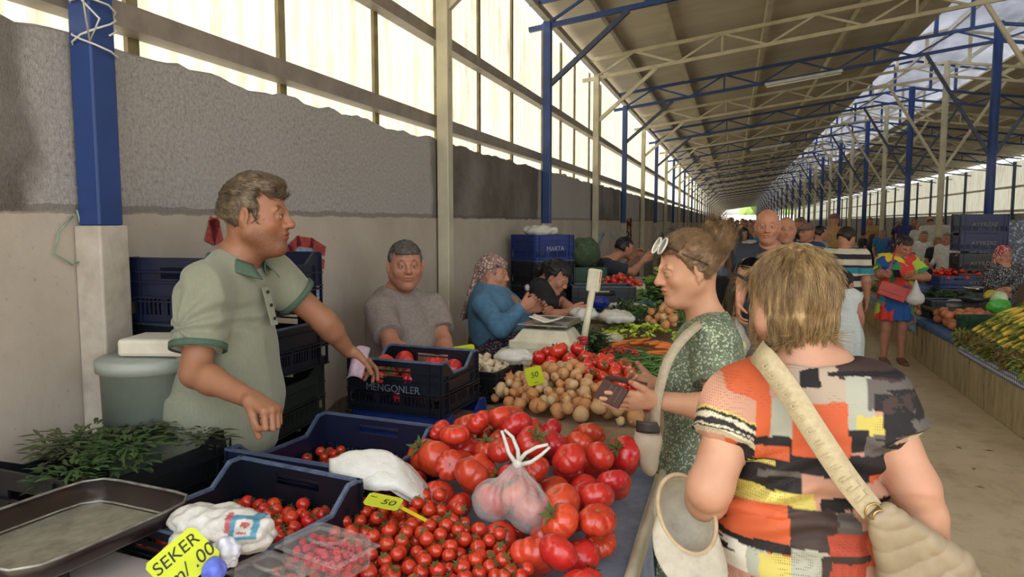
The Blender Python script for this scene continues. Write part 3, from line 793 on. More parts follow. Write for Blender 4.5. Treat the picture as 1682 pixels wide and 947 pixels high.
def merged(name, pts, label, cat, m_, seed, flat=.95, n=12, k=8, kind='stuff', oval=1):
    mb = MB(); R = random.Random(seed)
    for x, y, z, r in pts:
        mb.cm = 0; mb.ball((x, y, z), (r, r, r * flat), n, k)
        if name.startswith('cherry'):
            mb.cm = 1; M3 = rotm((1, 0, 0), R.uniform(-.9, .9)) @ rotm((0, 1, 0), R.uniform(-.9, .9)); c = V(x, y, z)
            for q in range(5):
                a = q * 1.2566; d = V(math.cos(a), math.sin(a), 0); e = V(-d[1], d[0], 0)
                mb.add([c + M3 @ (w_ * r) for w_ in (V(0, 0, 1.0), d * .34 + e * .15 + V(0, 0, 1.02), d * .8 + V(0, 0, .95 + .2 * R.random()), d * .34 - e * .15 + V(0, 0, 1.02))], [(0, 1, 2, 3)])
    o = mb.build(name, [m_, CALYX]); return tag(o, label, cat, kind=kind)
if rest: merged('cherry_tomatoes', rest, 'lower layer of small cherry tomatoes beneath the front pile', 'cherry tomatoes', TOM, 2)
# crate A (near), crate B, stack with crate T
ca = crate('plastic_crate', .42, .44, .17, NAVY, RIMM, 'navy plastic crate of cherry tomatoes and crumpled bags, nearest the metal tray'); place(ca, -1.145, 1.46, TZ + .016, -.17)
cb = crate('plastic_crate', .44, .46, .17, mat('deep_blue_plastic', '121a33', '0d1327', 20, .4), mat('blue_rim', '4d586e', '39435a', 20, .5), 'deep blue plastic crate behind the first, half full of cherry tomatoes'); place(cb, -1.155, 1.96, TZ + .016, -.12)
ct = [crate('plastic_crate', .43, .34, .21, NAVY, RIMM, 'top navy crate with large tomatoes that the seller rests his hand on', text=('MENGONLER', .042, mat('faint_print', '666b76', '50555f', 40, .6)))]
place(ct[0], -1.285, 2.83, .90, -.09)
zz = .90
for i, (c_, lb) in enumerate(((NAVY2, 'bright blue crate directly under the top navy crate of tomatoes'), (NAVY, 'third crate down in the stack under the top crate of tomatoes'), (BLACKP, 'black crate fourth down in the stack carrying the tomatoes'), (BLACKP, 'bottom black crate of the stack carrying the tomatoes'))):
    zz -= .225; o = crate('plastic_crate', .44, .36, .215, c_, RIMM if i else NAVY2, lb); place(o, -1.27 + .01 * i, 2.86, zz, -.09 + .03 * i)
def incrate(cx, cy, L, W, rz):
    c, s = math.cos(-rz), math.sin(-rz)
    def f(x, y):
        a, b = x - cx, y - cy; u = a * c - b * s; v = a * s + b * c; return abs(u) < L / 2 and abs(v) < W / 2
    return f
pa = pile(incrate(-1.145, 1.46, .36, .38, -.17), lambda x, y: TZ + .03, lambda x, y: TZ + .085 + .03 * g2(x, y, -1.05, 1.6, .2, .2), lambda R: R.uniform(.0155, .019), 420, (-1.42, -.87, 1.08, 1.72), 21)
pa.sort(key=lambda p: -p[2] - p[1] * .1)
scatter(cp, pa[:48], 'small cherry tomato lying in the navy crate with the crumpled bags', 'cherry tomato', 'cherry tomatoes in the navy crate', 22, 1.3)
merged('cherry_tomatoes', pa[48:], 'lower cherry tomatoes filling the navy crate with bags', 'cherry tomatoes', TOM, 3)
pb = pile(incrate(-1.155, 1.96, .38, .40, -.12), lambda x, y: TZ + .03, lambda x, y: TZ + .078, lambda R: R.uniform(.0155, .019), 260, (-1.40, -.92, 1.74, 2.18), 23)
pb.sort(key=lambda p: -p[2])
scatter(cp, pb[:27], 'small cherry tomato lying in the deep blue crate behind', 'cherry tomato', 'cherry tomatoes in the deep blue crate', 24, 1.3)
merged('cherry_tomatoes', pb[27:], 'lower cherry tomatoes filling the deep blue crate', 'cherry tomatoes', TOM, 3)
for p in cp: 
    if '_used' in p: del p['_used']
pt = pile(incrate(-1.285, 2.83, .37, .27, -.09), lambda x, y: .92, lambda x, y: 1.07, lambda R: R.uniform(.042, .052), 60, (-1.50, -1.08, 2.66, 3.0), 25)
for p in protos: p['_used'] = 1
scatter(protos, pt, 'large tomato lying in the top navy crate under the seller\'s hand', 'tomato', 'large tomatoes in the top navy crate', 26, 1.0)
for p in protos: del p['_used']

# ---- yellow price plates ----
YEL = mat('fluorescent_yellow_card', 'c3cc20', 'b2bb1c', 6, .5, bsc=60, bst=.1, bd=.001)
YEL2 = mat('pale_green_card', 'b4bd5a', '9da84a', 6, .5)
def plate(w, h, label, m_=YEL, texts=(), stick=None):
    r = empty('price_card', (0, 0, 0), 0, label, 'price card'); c = .008; hw, hh = w / 2, h / 2
    pts = [(-hw + c, -hh), (hw - c, -hh), (hw, -hh + c), (hw, hh - c), (hw - c, hh), (-hw + c, hh), (-hw, hh - c), (-hw, -hh + c)]
    mb = MB(); mb.prism(pts, -.0012, .0012); mb.build('card', m_, r)
    for tx, sz, x, y, sh in texts:
        o = textobj('handwriting', tx, sz, INK, r, .0003, shear=sh); o.location = (x, y, .0017)
    if stick:
        mb = MB(); mb.bar((stick[0][0], stick[0][1], -.004), (stick[1][0], stick[1][1], stick[1][2] if len(stick[1]) > 2 else -.004), .011, .003); mb.build('stick', mat('yellow_stick', 'd8c41e', 'b8a514', 5, .5), r)
    return r
def orient(o, c, xdir, ydir):
    x = nrm(xdir); z = nrm(np.cross(x, ydir)); y = np.cross(z, x); o.matrix_world = frame(c, x, y, z)
def quadplace(o, bl, br, tl): orient(o, (V(*br) + V(*tl)) / 2, V(*br) - V(*bl), V(*tl) - V(*bl)); return o
p1 = plate(.105, .085, 'yellow price card reading SEKER leaning at the corner of the white scales', YEL, (('SEKER', .034, -.002, .018, .15), ('m/ .00', .036, .004, -.018, .25)))
bl, br, tl = pd(246, 925, 1.36), pd(300, 985, 1.33), pd(318, 858, 1.44)
orient(p1, pd(301, 920, 1.36), pd(318, 858, 1.42) - pd(247, 918, 1.36), pd(247, 918, 1.36) - pd(300, 985, 1.33))
p2 = plate(.088, .065, 'yellow price card marked 50 on a stick lying over the cherry tomatoes', YEL, (('50', .036, .012, -.004, .2), ('~', .03, -.028, .012, .0)), ((.04, .0), (.115, -.012, -.02)))
orient(p2, pd(630, 823, 1.80), pd(665, 832, 1.79) - pd(597, 818, 1.80), pd(612, 800, 1.88) - pd(602, 838, 1.76))
p3 = plate(.10, .06, 'yellow-green price card standing against the top navy crate behind', YEL, (('25', .03, 0, 0, .2),)); orient(p3, pd(762, 577, 3.25), CR + V(0, .0, .15), V(0, -.3, 1))
p4 = plate(.09, .055, 'faded green price card wedged between the blue crates and big tomatoes', YEL2); orient(p4, pd(737, 722, 2.5), pd(755, 738, 2.5) - pd(720, 706, 2.62), V(.3, -.5, .9))
p5 = plate(.075, .085, 'yellow price card stuck upright among the golden onions', YEL, (('50', .035, 0, .005, .2), ('~', .03, 0, -.03, 0))); orient(p5, pd(878, 617, 3.2), CR * .9 + V(0, 0, .25), V(-.1, -.2, 1))

# ---- plastic bags ----
def m_film(name, c, tr, rough=.3, vc=False):
    m = N(name); q = m.ramp(m.noise(9, 4, .7), [(.3, c), (.7, 'dddad0')])
    if vc: a = m.new('ShaderNodeVertexColor'); a.layer_name = 'Col'; q = m.mix(1.0, q, a.outputs[0], 'MULTIPLY')
    m.color(q); m.set(Roughness=rough); m.b.inputs['Specular IOR Level'].default_value = .6
    m.bump(m.noise(30, 4, .6, dist=2.5), .5, .006)
    t = m.new('ShaderNodeBsdfTransparent'); mx = m.new('ShaderNodeMixShader')
    mx.inputs[0].default_value = tr; m.link(m.b.outputs[0], mx.inputs[1]); m.link(t.outputs[0], mx.inputs[2]); m.link(mx.outputs[0], m.out.inputs[0]); return m.m
FILM = m_film('clear_thin_plastic', 'ddd8d2', .70); FILM2 = m_film('white_thin_plastic', 'c9c5b6', .22, .25); CLEAR = m_film('clear_hard_plastic', 'd8d4d0', .95, .06)
def crumple(name, c, r, label, m_, seed, k=.05, amp=.02, h=.0032, cat='plastic bag', ridge=26, Rr=None, extra=None, colf=None):
    pr = Pr(); pr.ell((0, 0, 0), r, Rr, k=.01); 
    if extra: extra(pr)
    P_, F_ = sdf_mesh(pr, h); n = normals(P_, F_)
    q = np.abs(fbm(P_, ridge, 3, seed)); q2 = fbm(P_, ridge * .35, 2, seed + 3)
    Rn = np.random.RandomState(seed); cr = 0
    for i_ in range(9):
        dv = nrm(Rn.randn(3)); w_ = P_ @ dv * ridge * Rn.uniform(.5, 1.5) + fbm(P_, ridge * .3, 2, seed + i_) * .9 + Rn.rand(); cr = cr + np.abs((w_ % 1) - .5) / Rn.uniform(1.2, 3.0)
    cr = cr - cr.mean(); P_ = P_ + n * (amp * 1.1 * cr + amp * .5 * q2)[:, None]
    o = obj_np(name, P_, F_, m_, col=colf(P_) if colf else None); o.location = Vector([float(t) for t in c]); return tag(o, label, cat)
# knotted bag of tomatoes lying on the heap
bc = pd(848, 815, 1.86) 
bagt = [(-.06, -.005, -.015, .045), (.045, -.03, -.02, .046), (.0, .045, -.01, .044), (.005, -.035, .02, .036)]
pr = Pr()
for x, y, z, r in bagt: pr.ell((x, y, z), (r + .010,) * 3, k=.035)
pr.cone((0, -.005, .03), (.004, 0, .085), .045, .011, k=.03)
P_, F_ = sdf_mesh(pr, .004); n_ = normals(P_, F_)
d_ = P_ - V(.004, 0, .085); ang = np.arctan2(d_[:, 1], d_[:, 0]); rad = np.linalg.norm(d_, axis=1)
P_ = P_ + n_ * (.0035 * np.sin(ang * 17 + 3 * fbm(P_, 14, 2, 4)) * np.clip(1.3 - rad * 8, .1, 1) + .004 * fbm(P_, 30, 2, 8))[:, None]
bag = empty('plastic_bag', bc, 0, 'clear knotted plastic bag holding large tomatoes on top of the heap', 'plastic bag')
obj_np('bag_body', P_, F_, FILM, bag)
for s, (a, b) in enumerate((((-.02, 0, .15), (-.035, .0, .17)), ((.06, 0, .125), (.085, 0, .14)))):
    mb = MB(); a = V(*a); b = V(*b); base = V(.004, 0, .085)
    d = nrm(a - base); sd_ = V(-d[2], 0, d[0])
    for q in (-1, 1):
        pts = [base + sd_ * q * .003, lerp(base, a, .5) + sd_ * q * .013, a + sd_ * q * .011, b + sd_ * q * .004]
        mb.X = None; mb.tube(pts, [.007, .0055, .005, .004], 6)
    mb.build('bag_handle', FILM2, bag)
mb = MB(); mb.ball((.004, 0, .086), (.014, .012, .012), 10, 6); mb.build('knot', FILM2, bag)
pts = [(bc[0] + x, bc[1] + y, bc[2] + z, r) for x, y, z, r in bagt]
for p in protos: p['_used'] = 1
scatter(protos, pts, 'large tomato inside the knotted clear plastic bag', 'tomato', 'tomatoes inside the clear bag', 31, 1.0)
for p in protos: del p['_used']
def fold_extra(pr): pr.ell((.05, -.02, -.02), (.05, .05, .03), k=.03); pr.ell((-.055, .0, -.012), (.05, .045, .03), k=.03)
mb = MB(); R = random.Random(3); fx_ = V(CR[0], CR[1], 0); fy_ = V(-CR[1], CR[0], 0)
for k in range(7):      # thin folded sheets fanned over each other
    a_ = R.uniform(-.10, .10); c_, s_ = math.cos(a_), math.sin(a_); sh = 1 - .035 * k; ox = -.010 * k * R.uniform(.3, 1)
    def f(u, v):
        x = -.105 + .225 * u; w = (.030 + .052 * math.sqrt(max(0, 1 - ((x - .015) / .118) ** 2))) * sh; t = 2 * v - 1; y = w * t
        n = fbm(np.array([[x * 30 + k, y * 30, k * .7]]), 1, 3, k)[0]; j = .010 * n * (1 - u)
        z = .050 * (1 - t * t) ** .6 * (1 - ((x - .0) / .15) ** 2) - .045 * max(0, u - .72) * 3.5 + .006 * k * (1 - abs(t)) + .006 * abs(n) + .003 * math.sin(x * 90 + y * 120 + k) * (1 - u)
        x2, y2 = (x + ox + j) * c_ - y * s_, (x + ox) * s_ + y * c_; return fx_ * x2 + fy_ * y2 + V(0, 0, z)
    mb.grid(f, 30, 16)
fb = mb.build('plastic_bags', m_film('layered_white_film', 'cfcbbd', .12, .3), solid=.0006); fb.location = Vector(pd(630, 788, 2.0)); tag(fb, 'fan of folded thin white carrier bags lying over the deep blue crate edge', 'plastic bags')
def bag_extra(pr): pr.ell((.07, -.0, -.01), (.055, .045, .04), k=.03); pr.ell((-.06, -.02, .0), (.045, .04, .035), k=.03); pr.ell((-.03, -.07, -.02), (.035, .04, .03), k=.02)
def printf(P):
    c = np.ones((len(P), 3)); u = P @ CR; v = P @ CU; n = fbm(P, 40, 2, 5) * .006; u = u + n; v = v + n
    def blk(u0, u1, v0, v1, k): c[(u > u0) & (u < u1) & (v > v0) & (v < v1)] = k
    blk(.040, .100, -.012, .030, (.10, .42, .66)); blk(.052, .085, -.004, .022, (.9, .9, .9)); blk(.058, .078, .000, .005, (.65, .1, .12)); blk(.058, .078, .010, .015, (.65, .1, .12)); blk(.030, .042, .0, .034, (.75, .15, .18)); blk(.0, .014, -.03, -.018, (.7, .2, .22)); blk(.014, .05, -.036, -.02, (.45, .62, .72))
    return c
pb_ = crumple('plastic_bag', pd(362, 860, 1.56), (.075, .05, .04), 'crumpled white shop bag with blue and red print in the navy crate', m_film('printed_white_film', 'cdc9bb', .18, .25, True), 5, amp=.012, ridge=26, colf=printf, extra=bag_extra)
for (u, v, w, h, m_) in ((.062, .012, .026, .010, mat('cyan_print', '2a9fc9', '2288b4', 9, .5)), (.047, .018, .012, .006, REDP)):
    pass
crumple('plastic_bag', pd(372, 905, 1.42), (.03, .022, .03), 'small clear crumpled bag hanging over the near end of the navy crate', m_film('bluish_film', 'd4d8ee', .3), 7, amp=.009, ridge=36)
crumple('plastic_bag', pd(352, 935, 1.36), (.022, .02, .022), 'small crumpled blue bag beside the yellow SEKER card', mat('blue_film', '6f7fd8', '4a58b8', 12, .4), 8, amp=.006, ridge=40)
# raspberry punnet and the tray next to it
def punnet(label, L, W, H, seed, n):
    r = empty('fruit_punnet', (0, 0, 0), 0, label, 'fruit punnet')
    def box(l, w, z0, z1, tp, name, closed):
        mb = MB(); pts = []
        for z, f in ((z0, 1 if not closed else 1.02), (lerp(z0, z1, .8), 1.05 if not closed else 1.0), (z1, 1.06 if not closed else .86)):
            pts.append([(sx * l / 2 * f - sx * c1, sy * w / 2 * f - sy * c2, z) for sx, sy, c1, c2 in ((-1, -1, .012, 0), (1, -1, .012, 0), (1, -1, 0, .012), (1, 1, 0, .012), (1, 1, .012, 0), (-1, 1, .012, 0), (-1, 1, 0, .012), (-1, -1, 0, .012))])
        vs = sum(pts, []); fs = [(i * 8 + k, i * 8 + (k + 1) % 8, (i + 1) * 8 + (k + 1) % 8, (i + 1) * 8 + k) for i in range(2) for k in range(8)]
        fs.append(tuple(range(16, 24)) if closed else tuple(range(8))[::-1]); mb.add(vs, fs)
        if closed:
            mb.box((0, 0, z0), (l * 1.08, .006, .003)); 
            for s in (-1, 1): mb.box((0, s * w * .53, z0), (l * 1.1, .01, .003)); mb.box((s * l * .53, 0, z0), (.01, w * 1.1, .003))
            mb.grid(lambda u, v: V(l * .28 * math.cos(2 * PI * u) * (1 + .1 * v), w * .28 * math.sin(2 * PI * u) * (1 + .1 * v), z1 + .004 - .006 * v), 24, 1, closeu=True)
        return mb.build(name, CLEAR, r, solid=.0008)
    box(L, W, 0, H * .66, 0, 'tray', False); box(L * 1.03, W * 1.03, H * .66, H, 0, 'lid', True)
    return r
RASP = mat('raspberry', 'c02030', 'a0162a', 20, .4, objrand=.3)
mb = MB(); R = random.Random(4)
for a in range(7):
    for b in range(8 if a < 6 else 4):
        ph = PI * (a + .5) / 8; t0 = 2 * PI * (b + .5 * (a % 2)) / 8
        mb.ball((.62 * math.sin(ph) * math.cos(t0), .62 * math.sin(ph) * math.sin(t0), -.8 * math.cos(ph)), .26, 7, 5)
rp = mb.build('raspberry', RASP)
pq = pd(538, 905, 1.50)
ph_ = punnet('clear lidded punnet of raspberries resting on the cherry tomatoes', .155, .105, .062, 1, 1); place(ph_, pq[0], pq[1], pq[2] - .03, -.28)
rp['_used'] = 0; del rp['_used']
ppts = pile(incrate(pq[0], pq[1], .13, .08, -.28), lambda x, y: pq[2] - .026, lambda x, y: pq[2] + .01, lambda R: R.uniform(.0085, .0105), 160, (pq[0] - .08, pq[0] + .08, pq[1] - .06, pq[1] + .06), 33)
scatter([rp], ppts, 'red raspberry inside the clear lidded punnet', 'raspberry', 'raspberries in the clear punnet', 34, 2)
if '_used' in rp: del rp['_used']
pq2 = pd(473, 930, 1.46); ph2 = punnet('second clear punnet mostly hidden to the left of the raspberries', .12, .09, .05, 1, 1); place(ph2, pq2[0] - .03, pq2[1] - .015, TZ + .125, -.3)

# ---- scales with the dark metal pan at the lower left ----
sc_ = empty('market_scale', (-1.26, 1.03, TZ), 0, 'white electronic scale with display panel under the dark metal pan', 'scale')
ax = nrm(pz(150, 787, 1.05) - pz(300, 828, 1.05)); ay = V(-ax[1], ax[0], 0)
rz_ = math.atan2(-ax[1], -ax[0])
pan_s = .84; sc_.rotation_euler = (0, 0, PI / 2 - .12); WPL = mat('offwhite_plastic', 'cfc2ba', 'b5a8a0', 8, .45); GLS = mat('dark_display', '1c1d22', '101114', 8, .25); LCD = mat('grey_lcd', '6f6c5e', '5f5c50', 30, .3)
mb = MB(); mb.prism([(-.17, -.19), (.17, -.19), (.19, -.17), (.19, .13), (-.19, .13), (-.19, -.17)], 0, .14); mb.build('housing', WPL, sc_, .01)
mb = MB(); mb.box((0, 0.03, .165), (.10, .10, .05)); mb.build('pan_support', BLACKP, sc_, .005)
mb = MB(); mb.box((0.015, -.216, .0), (.30, .012, .07), rotm((1, 0, 0), -.6)); dp = mb.build('display_panel', GLS, sc_, .003); dp.location = (0, .012, .125)
# pan
pan = empty('metal_pan', (-1.315, 1.14, TZ + .19), -.12, 'big rectangular dark metal weighing pan with worn grey bottom', 'pan'); 
DM = mat('dark_enamel', '2a1d1b', '191211', 12, .3, spec=.6); PB = N('worn_pan_bottom'); PB.set(Metallic=.45, Roughness=.36)
PB.color(PB.mix(PB.ramp(PB.noise(14, 5, .75), [(.4, 0.0), (.7, 1.0)]), 'a6a38e', '7a7764')); PB.bump(PB.noise(30, 4, .7), .3, .002); PB = PB.m
def pan_wall(name, sx, sy, s2x, s2y, h, m_, th=.004):
    mb = MB(); vs = []
    for z, hx, hy in ((0, sx - .03, sy - .03), (.012, sx - .008, sy - .008), (h, s2x, s2y)):
        for q in range(32):
            a = 2 * PI * (q + .5) / 32; c, s = math.cos(a), math.sin(a); p = 7
            rr = (abs(c) ** p + abs(s) ** p) ** (-1 / p); vs.append((hx * c * rr, hy * s * rr, z))
    fs = [(i * 32 + k, i * 32 + (k + 1) % 32, (i + 1) * 32 + (k + 1) % 32, (i + 1) * 32 + k) for i in range(2) for k in range(32)]
    mb.add(vs, fs, True); return mb
pan_wall('wall', .19, .205, .20, .215, .048, DM).build('pan_side', DM, pan, solid=.004)
mb = MB(); vs = []
for q in range(32):
    a = 2 * PI * (q + .5) / 32; c, s = math.cos(a), math.sin(a); rr = (abs(c) ** 7 + abs(s) ** 7) ** (-1 / 7); vs.append((.165 * c * rr, .18 * s * rr, .003))
mb.add(vs + [(0, 0, .003)], [(k, (k + 1) % 32, 32) for k in range(32)]); 
mb.build('pan_bottom', PB, pan, solid=.003)
mb = MB(); pts = []
for q in range(33):
    a = 2 * PI * (q + .5) / 32; c, s = math.cos(a), math.sin(a); rr = (abs(c) ** 7 + abs(s) ** 7) ** (-1 / 7); pts.append((.20 * c * rr, .215 * s * rr, .049))
mb.tube(pts, .0035, 6, False); mb.build('pan_rim', mat('worn_steel_rim', 'a7a498', '6a675e', 20, .35, metal=.6), pan)
mb = MB(); pts2 = [(x * .86, y * .86, .007) for x, y, z in pts]; mb.tube(pts2, .003, 6, False); mb.build('pan_bead', PB, pan); pan.scale = (.84, .93, 1)

# ---- table two: garlic, onions, tomatoes ----
ONI = N('golden_onion_skin'); c = ONI.ramp(ONI.noise(3, 4, .6, ONI.co((5, 5, .6))), [(.3, 'cf9258'), (.55, 'b97843'), (.75, 'd6a672')]); oi = ONI.new('ShaderNodeObjectInfo')
c = ONI.mix(ONI.math('MULTIPLY', ONI.math('POWER', oi.outputs['Random'], 3.0), .6), c, 'd6c99c'); ONI.color(c); ONI.set(Roughness=.38); ONI.bump(ONI.noise(4, 3, .6, ONI.co((8, 8, .4))), .3, .02); ONI = ONI.m
def onion_proto(fl, seed):
    mb = MB()
    def f(u, v):
        a = PI * v; s = math.sin(a); th = 2 * PI * u; rr = s * (1 + .03 * math.sin(3 * th + seed)); z = -math.cos(a) * fl
        if v > .88: z += (v - .88) * 2.0; rr = max(rr * (1 - (v - .88) * 3), .07)
        return V(rr * math.cos(th), rr * math.sin(th), z)
    mb.grid(f, 16, 12, closeu=True); o = mb.build('onion', ONI)
    mb = MB(); mb.tube([(0, 0, fl + .15), (.03, .02, fl + .3), (.1, .05, fl + .42)], [.08, .05, .03], 6); mb.build('dry_neck', mat('dry_onion_neck', 'a8814f', '7c5c35', 20, .8), o)
    mb = MB(); mb.ball((0, 0, -fl - .0), (.14, .14, .09), 8, 4); mb.build('root_tuft', mat('onion_root', 'd9c59a', 'b09566', 20, .9), o)
    return o
ops = [onion_proto(.82, 1), onion_proto(.95, 2), onion_proto(.7, 3)]
ON = inpoly([(-1.05, 3.14), (-.98, 3.5), (-.78, 3.55), (-.62, 3.28), (-.36, 3.15), (-.335, 2.94), (-.70, 2.93)])
ONTOP = lambda x, y: TZ + .075 + .10 * g2(x, y, -.72, 3.35, .28, .3)
hon = lambda x, y: TZ + .016 + .07 * g2(x, y, -.72, 3.38, .25, .25)
onions = pile(ON, hon, ONTOP, lambda R: R.choice((.021, .025, .028, .032, .036)), 900, (-1.05, -.33, 2.93, 3.55), 41)
scatter(ops, onions, 'golden onion lying in the loose pile behind the brown burlap', 'onion', 'golden onions piled behind the brown burlap', 42, 1.6)
for p in ops: del p['_used']
TM = inpoly([(-.98, 3.56), (-.95, 3.82), (-.62, 3.86), (-.34, 3.50), (-.34, 3.22), (-.60, 3.36), (-.76, 3.60)])
rp2 = [tomato_proto(0, 0, .88, 61, mat('round_tomato_skin', 'cf3420', 'bd2818', 4, .22, objrand=.25, coat=.4), False, 20, 12, 1.0, 'round_tomato'), tomato_proto(3, .03, .9, 62, _mats['round_tomato_skin'], True, 20, 12, 1.0, 'round_tomato')]
toms = pile(TM, lambda x, y: TZ + .016 + .05 * g2(x, y, -.78, 3.7, .2, .2), lambda x, y: TZ + .10 + .10 * g2(x, y, -.8, 3.68, .22, .2), lambda R: R.uniform(.031, .039), 300, (-.98, -.33, 3.22, 3.88), 43)
scatter(rp2, toms, 'shiny round red tomato in the pile between onions and greens', 'tomato', 'round tomatoes piled past the onions', 44, 1.4)
for p in rp2: del p['_used']
# garlic crate
gc = crate('plastic_crate', .26, .30, .13, BLACKP, BLACKP, 'small black crate full of garlic bulbs left of the onions', dip=.0); place(gc, -1.14, 3.33, TZ + .02, -.15)
def bulb_proto(seed):
    mb = MB()
    def f(u, v):
        a = PI * v; s = math.sin(a); th = 2 * PI * u; rr = s * (1 + .12 * abs(math.cos(th * 2.5 + seed))); z = -math.cos(a) * .75
        if v > .78: z += (v - .78) * 3.2; rr = max(rr * (1 - (v - .78) * 2.5), .13)
        return V(rr * math.cos(th), rr * math.sin(th), z)
    mb.grid(f, 16, 12, closeu=True); o = mb.build('garlic_bulb', mat('garlic_skin', 'd8c7a6', 'bda888', 9, .6, objrand=.3))
    mb = MB(); mb.tube([(0, 0, 1.2), (.1, 0, 1.8), (.3, .1, 2.3)], [.12, .1, .09], 6); mb.build('stalk', mat('garlic_stalk', 'd9cba8', 'c0ae88', 9, .7), o); return o
gps = [bulb_proto(1), bulb_proto(2)]
gar = pile(incrate(-1.14, 3.33, .22, .26, -.15), lambda x, y: TZ + .03, lambda x, y: TZ + .175, lambda R: R.uniform(.018, .023), 400, (-1.30, -.98, 3.15, 3.5), 45)
gar.sort(key=lambda p: -p[2])
scatter(gps, gar[:60], 'pale garlic bulb with a short stalk in the small black crate', 'garlic bulb', 'garlic bulbs in the small black crate', 46, 1.6)
merged('garlic_bulbs', gar[60:], 'lower garlic bulbs filling the small black crate', 'garlic bulbs', _mats['garlic_skin'], 3)
for p in gps: del p['_used']

# cream crate with the second scale on it
cc = crate('plastic_crate', .40, .30, .12, CREAMP, CREAMP, 'cream plastic crate turned over under the second scale', dip=0, slot=False); place(cc, -1.01, 4.02, TZ + .016, -.10)
s2 = empty('market_scale', (-.99, 4.02, TZ + .14), -.10, 'cream electronic scale with steel platter and tall display pole', 'scale')
mb = MB(); mb.prism([(-.19, -.14), (.19, -.14), (.17, .14), (-.17, .14)], 0, .05); mb.build('base', CREAMP, s2, .008)
mb = MB(); vs = [(-.17, -.13, .05), (.17, -.13, .05), (.16, .13, .05), (-.16, .13, .05), (-.13, -.08, .11), (.13, -.08, .11), (.12, .11, .11), (-.12, .11, .11)]
mb.add(vs, [(0, 1, 5, 4), (1, 2, 6, 5), (2, 3, 7, 6), (3, 0, 4, 7), (4, 5, 6, 7)]); mb.build('housing', CREAMP, s2, .006)
STL = mat('steel_platter', 'b9b8b0', '8f8e86', 6, .25, metal=.9)
mb = MB(); mb.box((0, .01, .135), (.30, .24, .008)); mb.box((0, .13, .15), (.30, .006, .03)); mb.box((.15, .01, .15), (.006, .24, .03)); mb.cyl((0, 0, .10), (0, 0, .135), .03); mb.build('platter', STL, s2, .003)
pt_, pb2 = pd(976, 460, 4.15), pd(957, 608, 4.15)
mb = MB(); l0 = V(*pb2) - V(*s2.location); l1 = V(*pt_) - V(*s2.location); c_, s_ = math.cos(.10), math.sin(.10)
rr_ = lambda p: V(p[0] * c_ - p[1] * s_, p[0] * s_ + p[1] * c_, p[2])
l0, l1 = rr_(l0), rr_(l1); l0[2] = .02
mb.tube([l0, lerp(l0, l1, .85)], .019, 10); mb.build('pole', mat('cream_pole', 'd9d2b6', 'c2ba9c', 9, .5), s2)
mb = MB(); mb.box(l1, (.075, .045, .13), rotm((0, 1, 0), .12)); mb.build('display_head', CREAMP, s2, .01)
mb = MB(); mb.box(l1 + V(.038, -.004, .02), (.004, .03, .06), rotm((0, 1, 0), .12)); mb.build('red_readout', REDP, s2)
mb = MB(); mb.tube([lerp(l0, l1, -.0), lerp(l0, l1, .12)], .024, 8); mb.tube([lerp(l0, l1, .1) + V(-.025, -.02, 0), lerp(l0, l1, .12) + V(.02, -.03, 0)], .012, 6); mb.build('red_clamp', REDP, s2)
pa_ = MB(); pa_.grid(lambda u, v: V(lerp(-.10, .08, u), lerp(-.06, .07, v), .145 + .05 * abs(u - .55) * 1.2 + .004 * math.sin(9 * v)), 8, 6); o = pa_.build('sheet_of_paper', mat('pink_white_paper', 'dcd2c6', 'cfc4b8', 5, .8), solid=.001); o.location = s2.location; tag(o, 'folded pinkish white paper lying on the platter of the cream scale', 'paper')
crumple('plastic_bag', pd(845, 585, 3.55), (.10, .06, .04), 'white plastic bag with red stripes behind the garlic crate', FILM2, 11, amp=.014, ridge=18)

# ---- leaf, pepper and root vegetable builders ----
def tuft(n, L, w, spread, seed, m_, name, droop=.4, zup=.3, wav=.1):
    R = random.Random(seed); mb = MB()
    for i in range(n):
        a = R.uniform(0, 2 * PI); r0 = R.uniform(0, spread); p = V(r0 * math.cos(a), r0 * math.sin(a), R.uniform(0, zup * .4))
        b = a + R.uniform(-.9, .9); d = V(math.cos(b), math.sin(b), R.uniform(-.1, .9)); d = nrm(d); l = L * R.uniform(.6, 1.2); sd_ = nrm(np.cross(d, V(0, 0, 1))) * w * R.uniform(.6, 1.2)
        sd_ = sd_ + V(0, 0, R.uniform(-.5, .5) * w)
        q = [p, p + d * l * .35 + V(0, 0, .03 * l), p + d * l * .7 - V(0, 0, droop * l * .15), p + d * l - V(0, 0, droop * l * .5)]
        mb.add([q[0], q[1] - sd_, q[1] + sd_ * 1, q[2] - sd_ * .9, q[2] + sd_ * .9, q[3], q[1] + V(0, 0, -w * .25), q[2] + V(0, 0, -w * .25)],
               [(0, 6, 1), (0, 2, 6), (1, 6, 7, 3), (6, 2, 4, 7), (3, 7, 5), (7, 4, 5)], True)
    return mb.build(name, m_)
def bed(name, polyc, z0, z1, n, mk, label, cat, m_, seed, size):
    pass
HERB = mat('dark_herb_leaf', '3d5a24', '25391a', 8, .65, objrand=.5); HERB2 = mat('bright_herb_leaf', '5f8a2e', '3c6420', 8, .6, objrand=.5); LET2 = mat('lettuce_leaf', '93b448', '6f9434', 8, .6, objrand=.4)
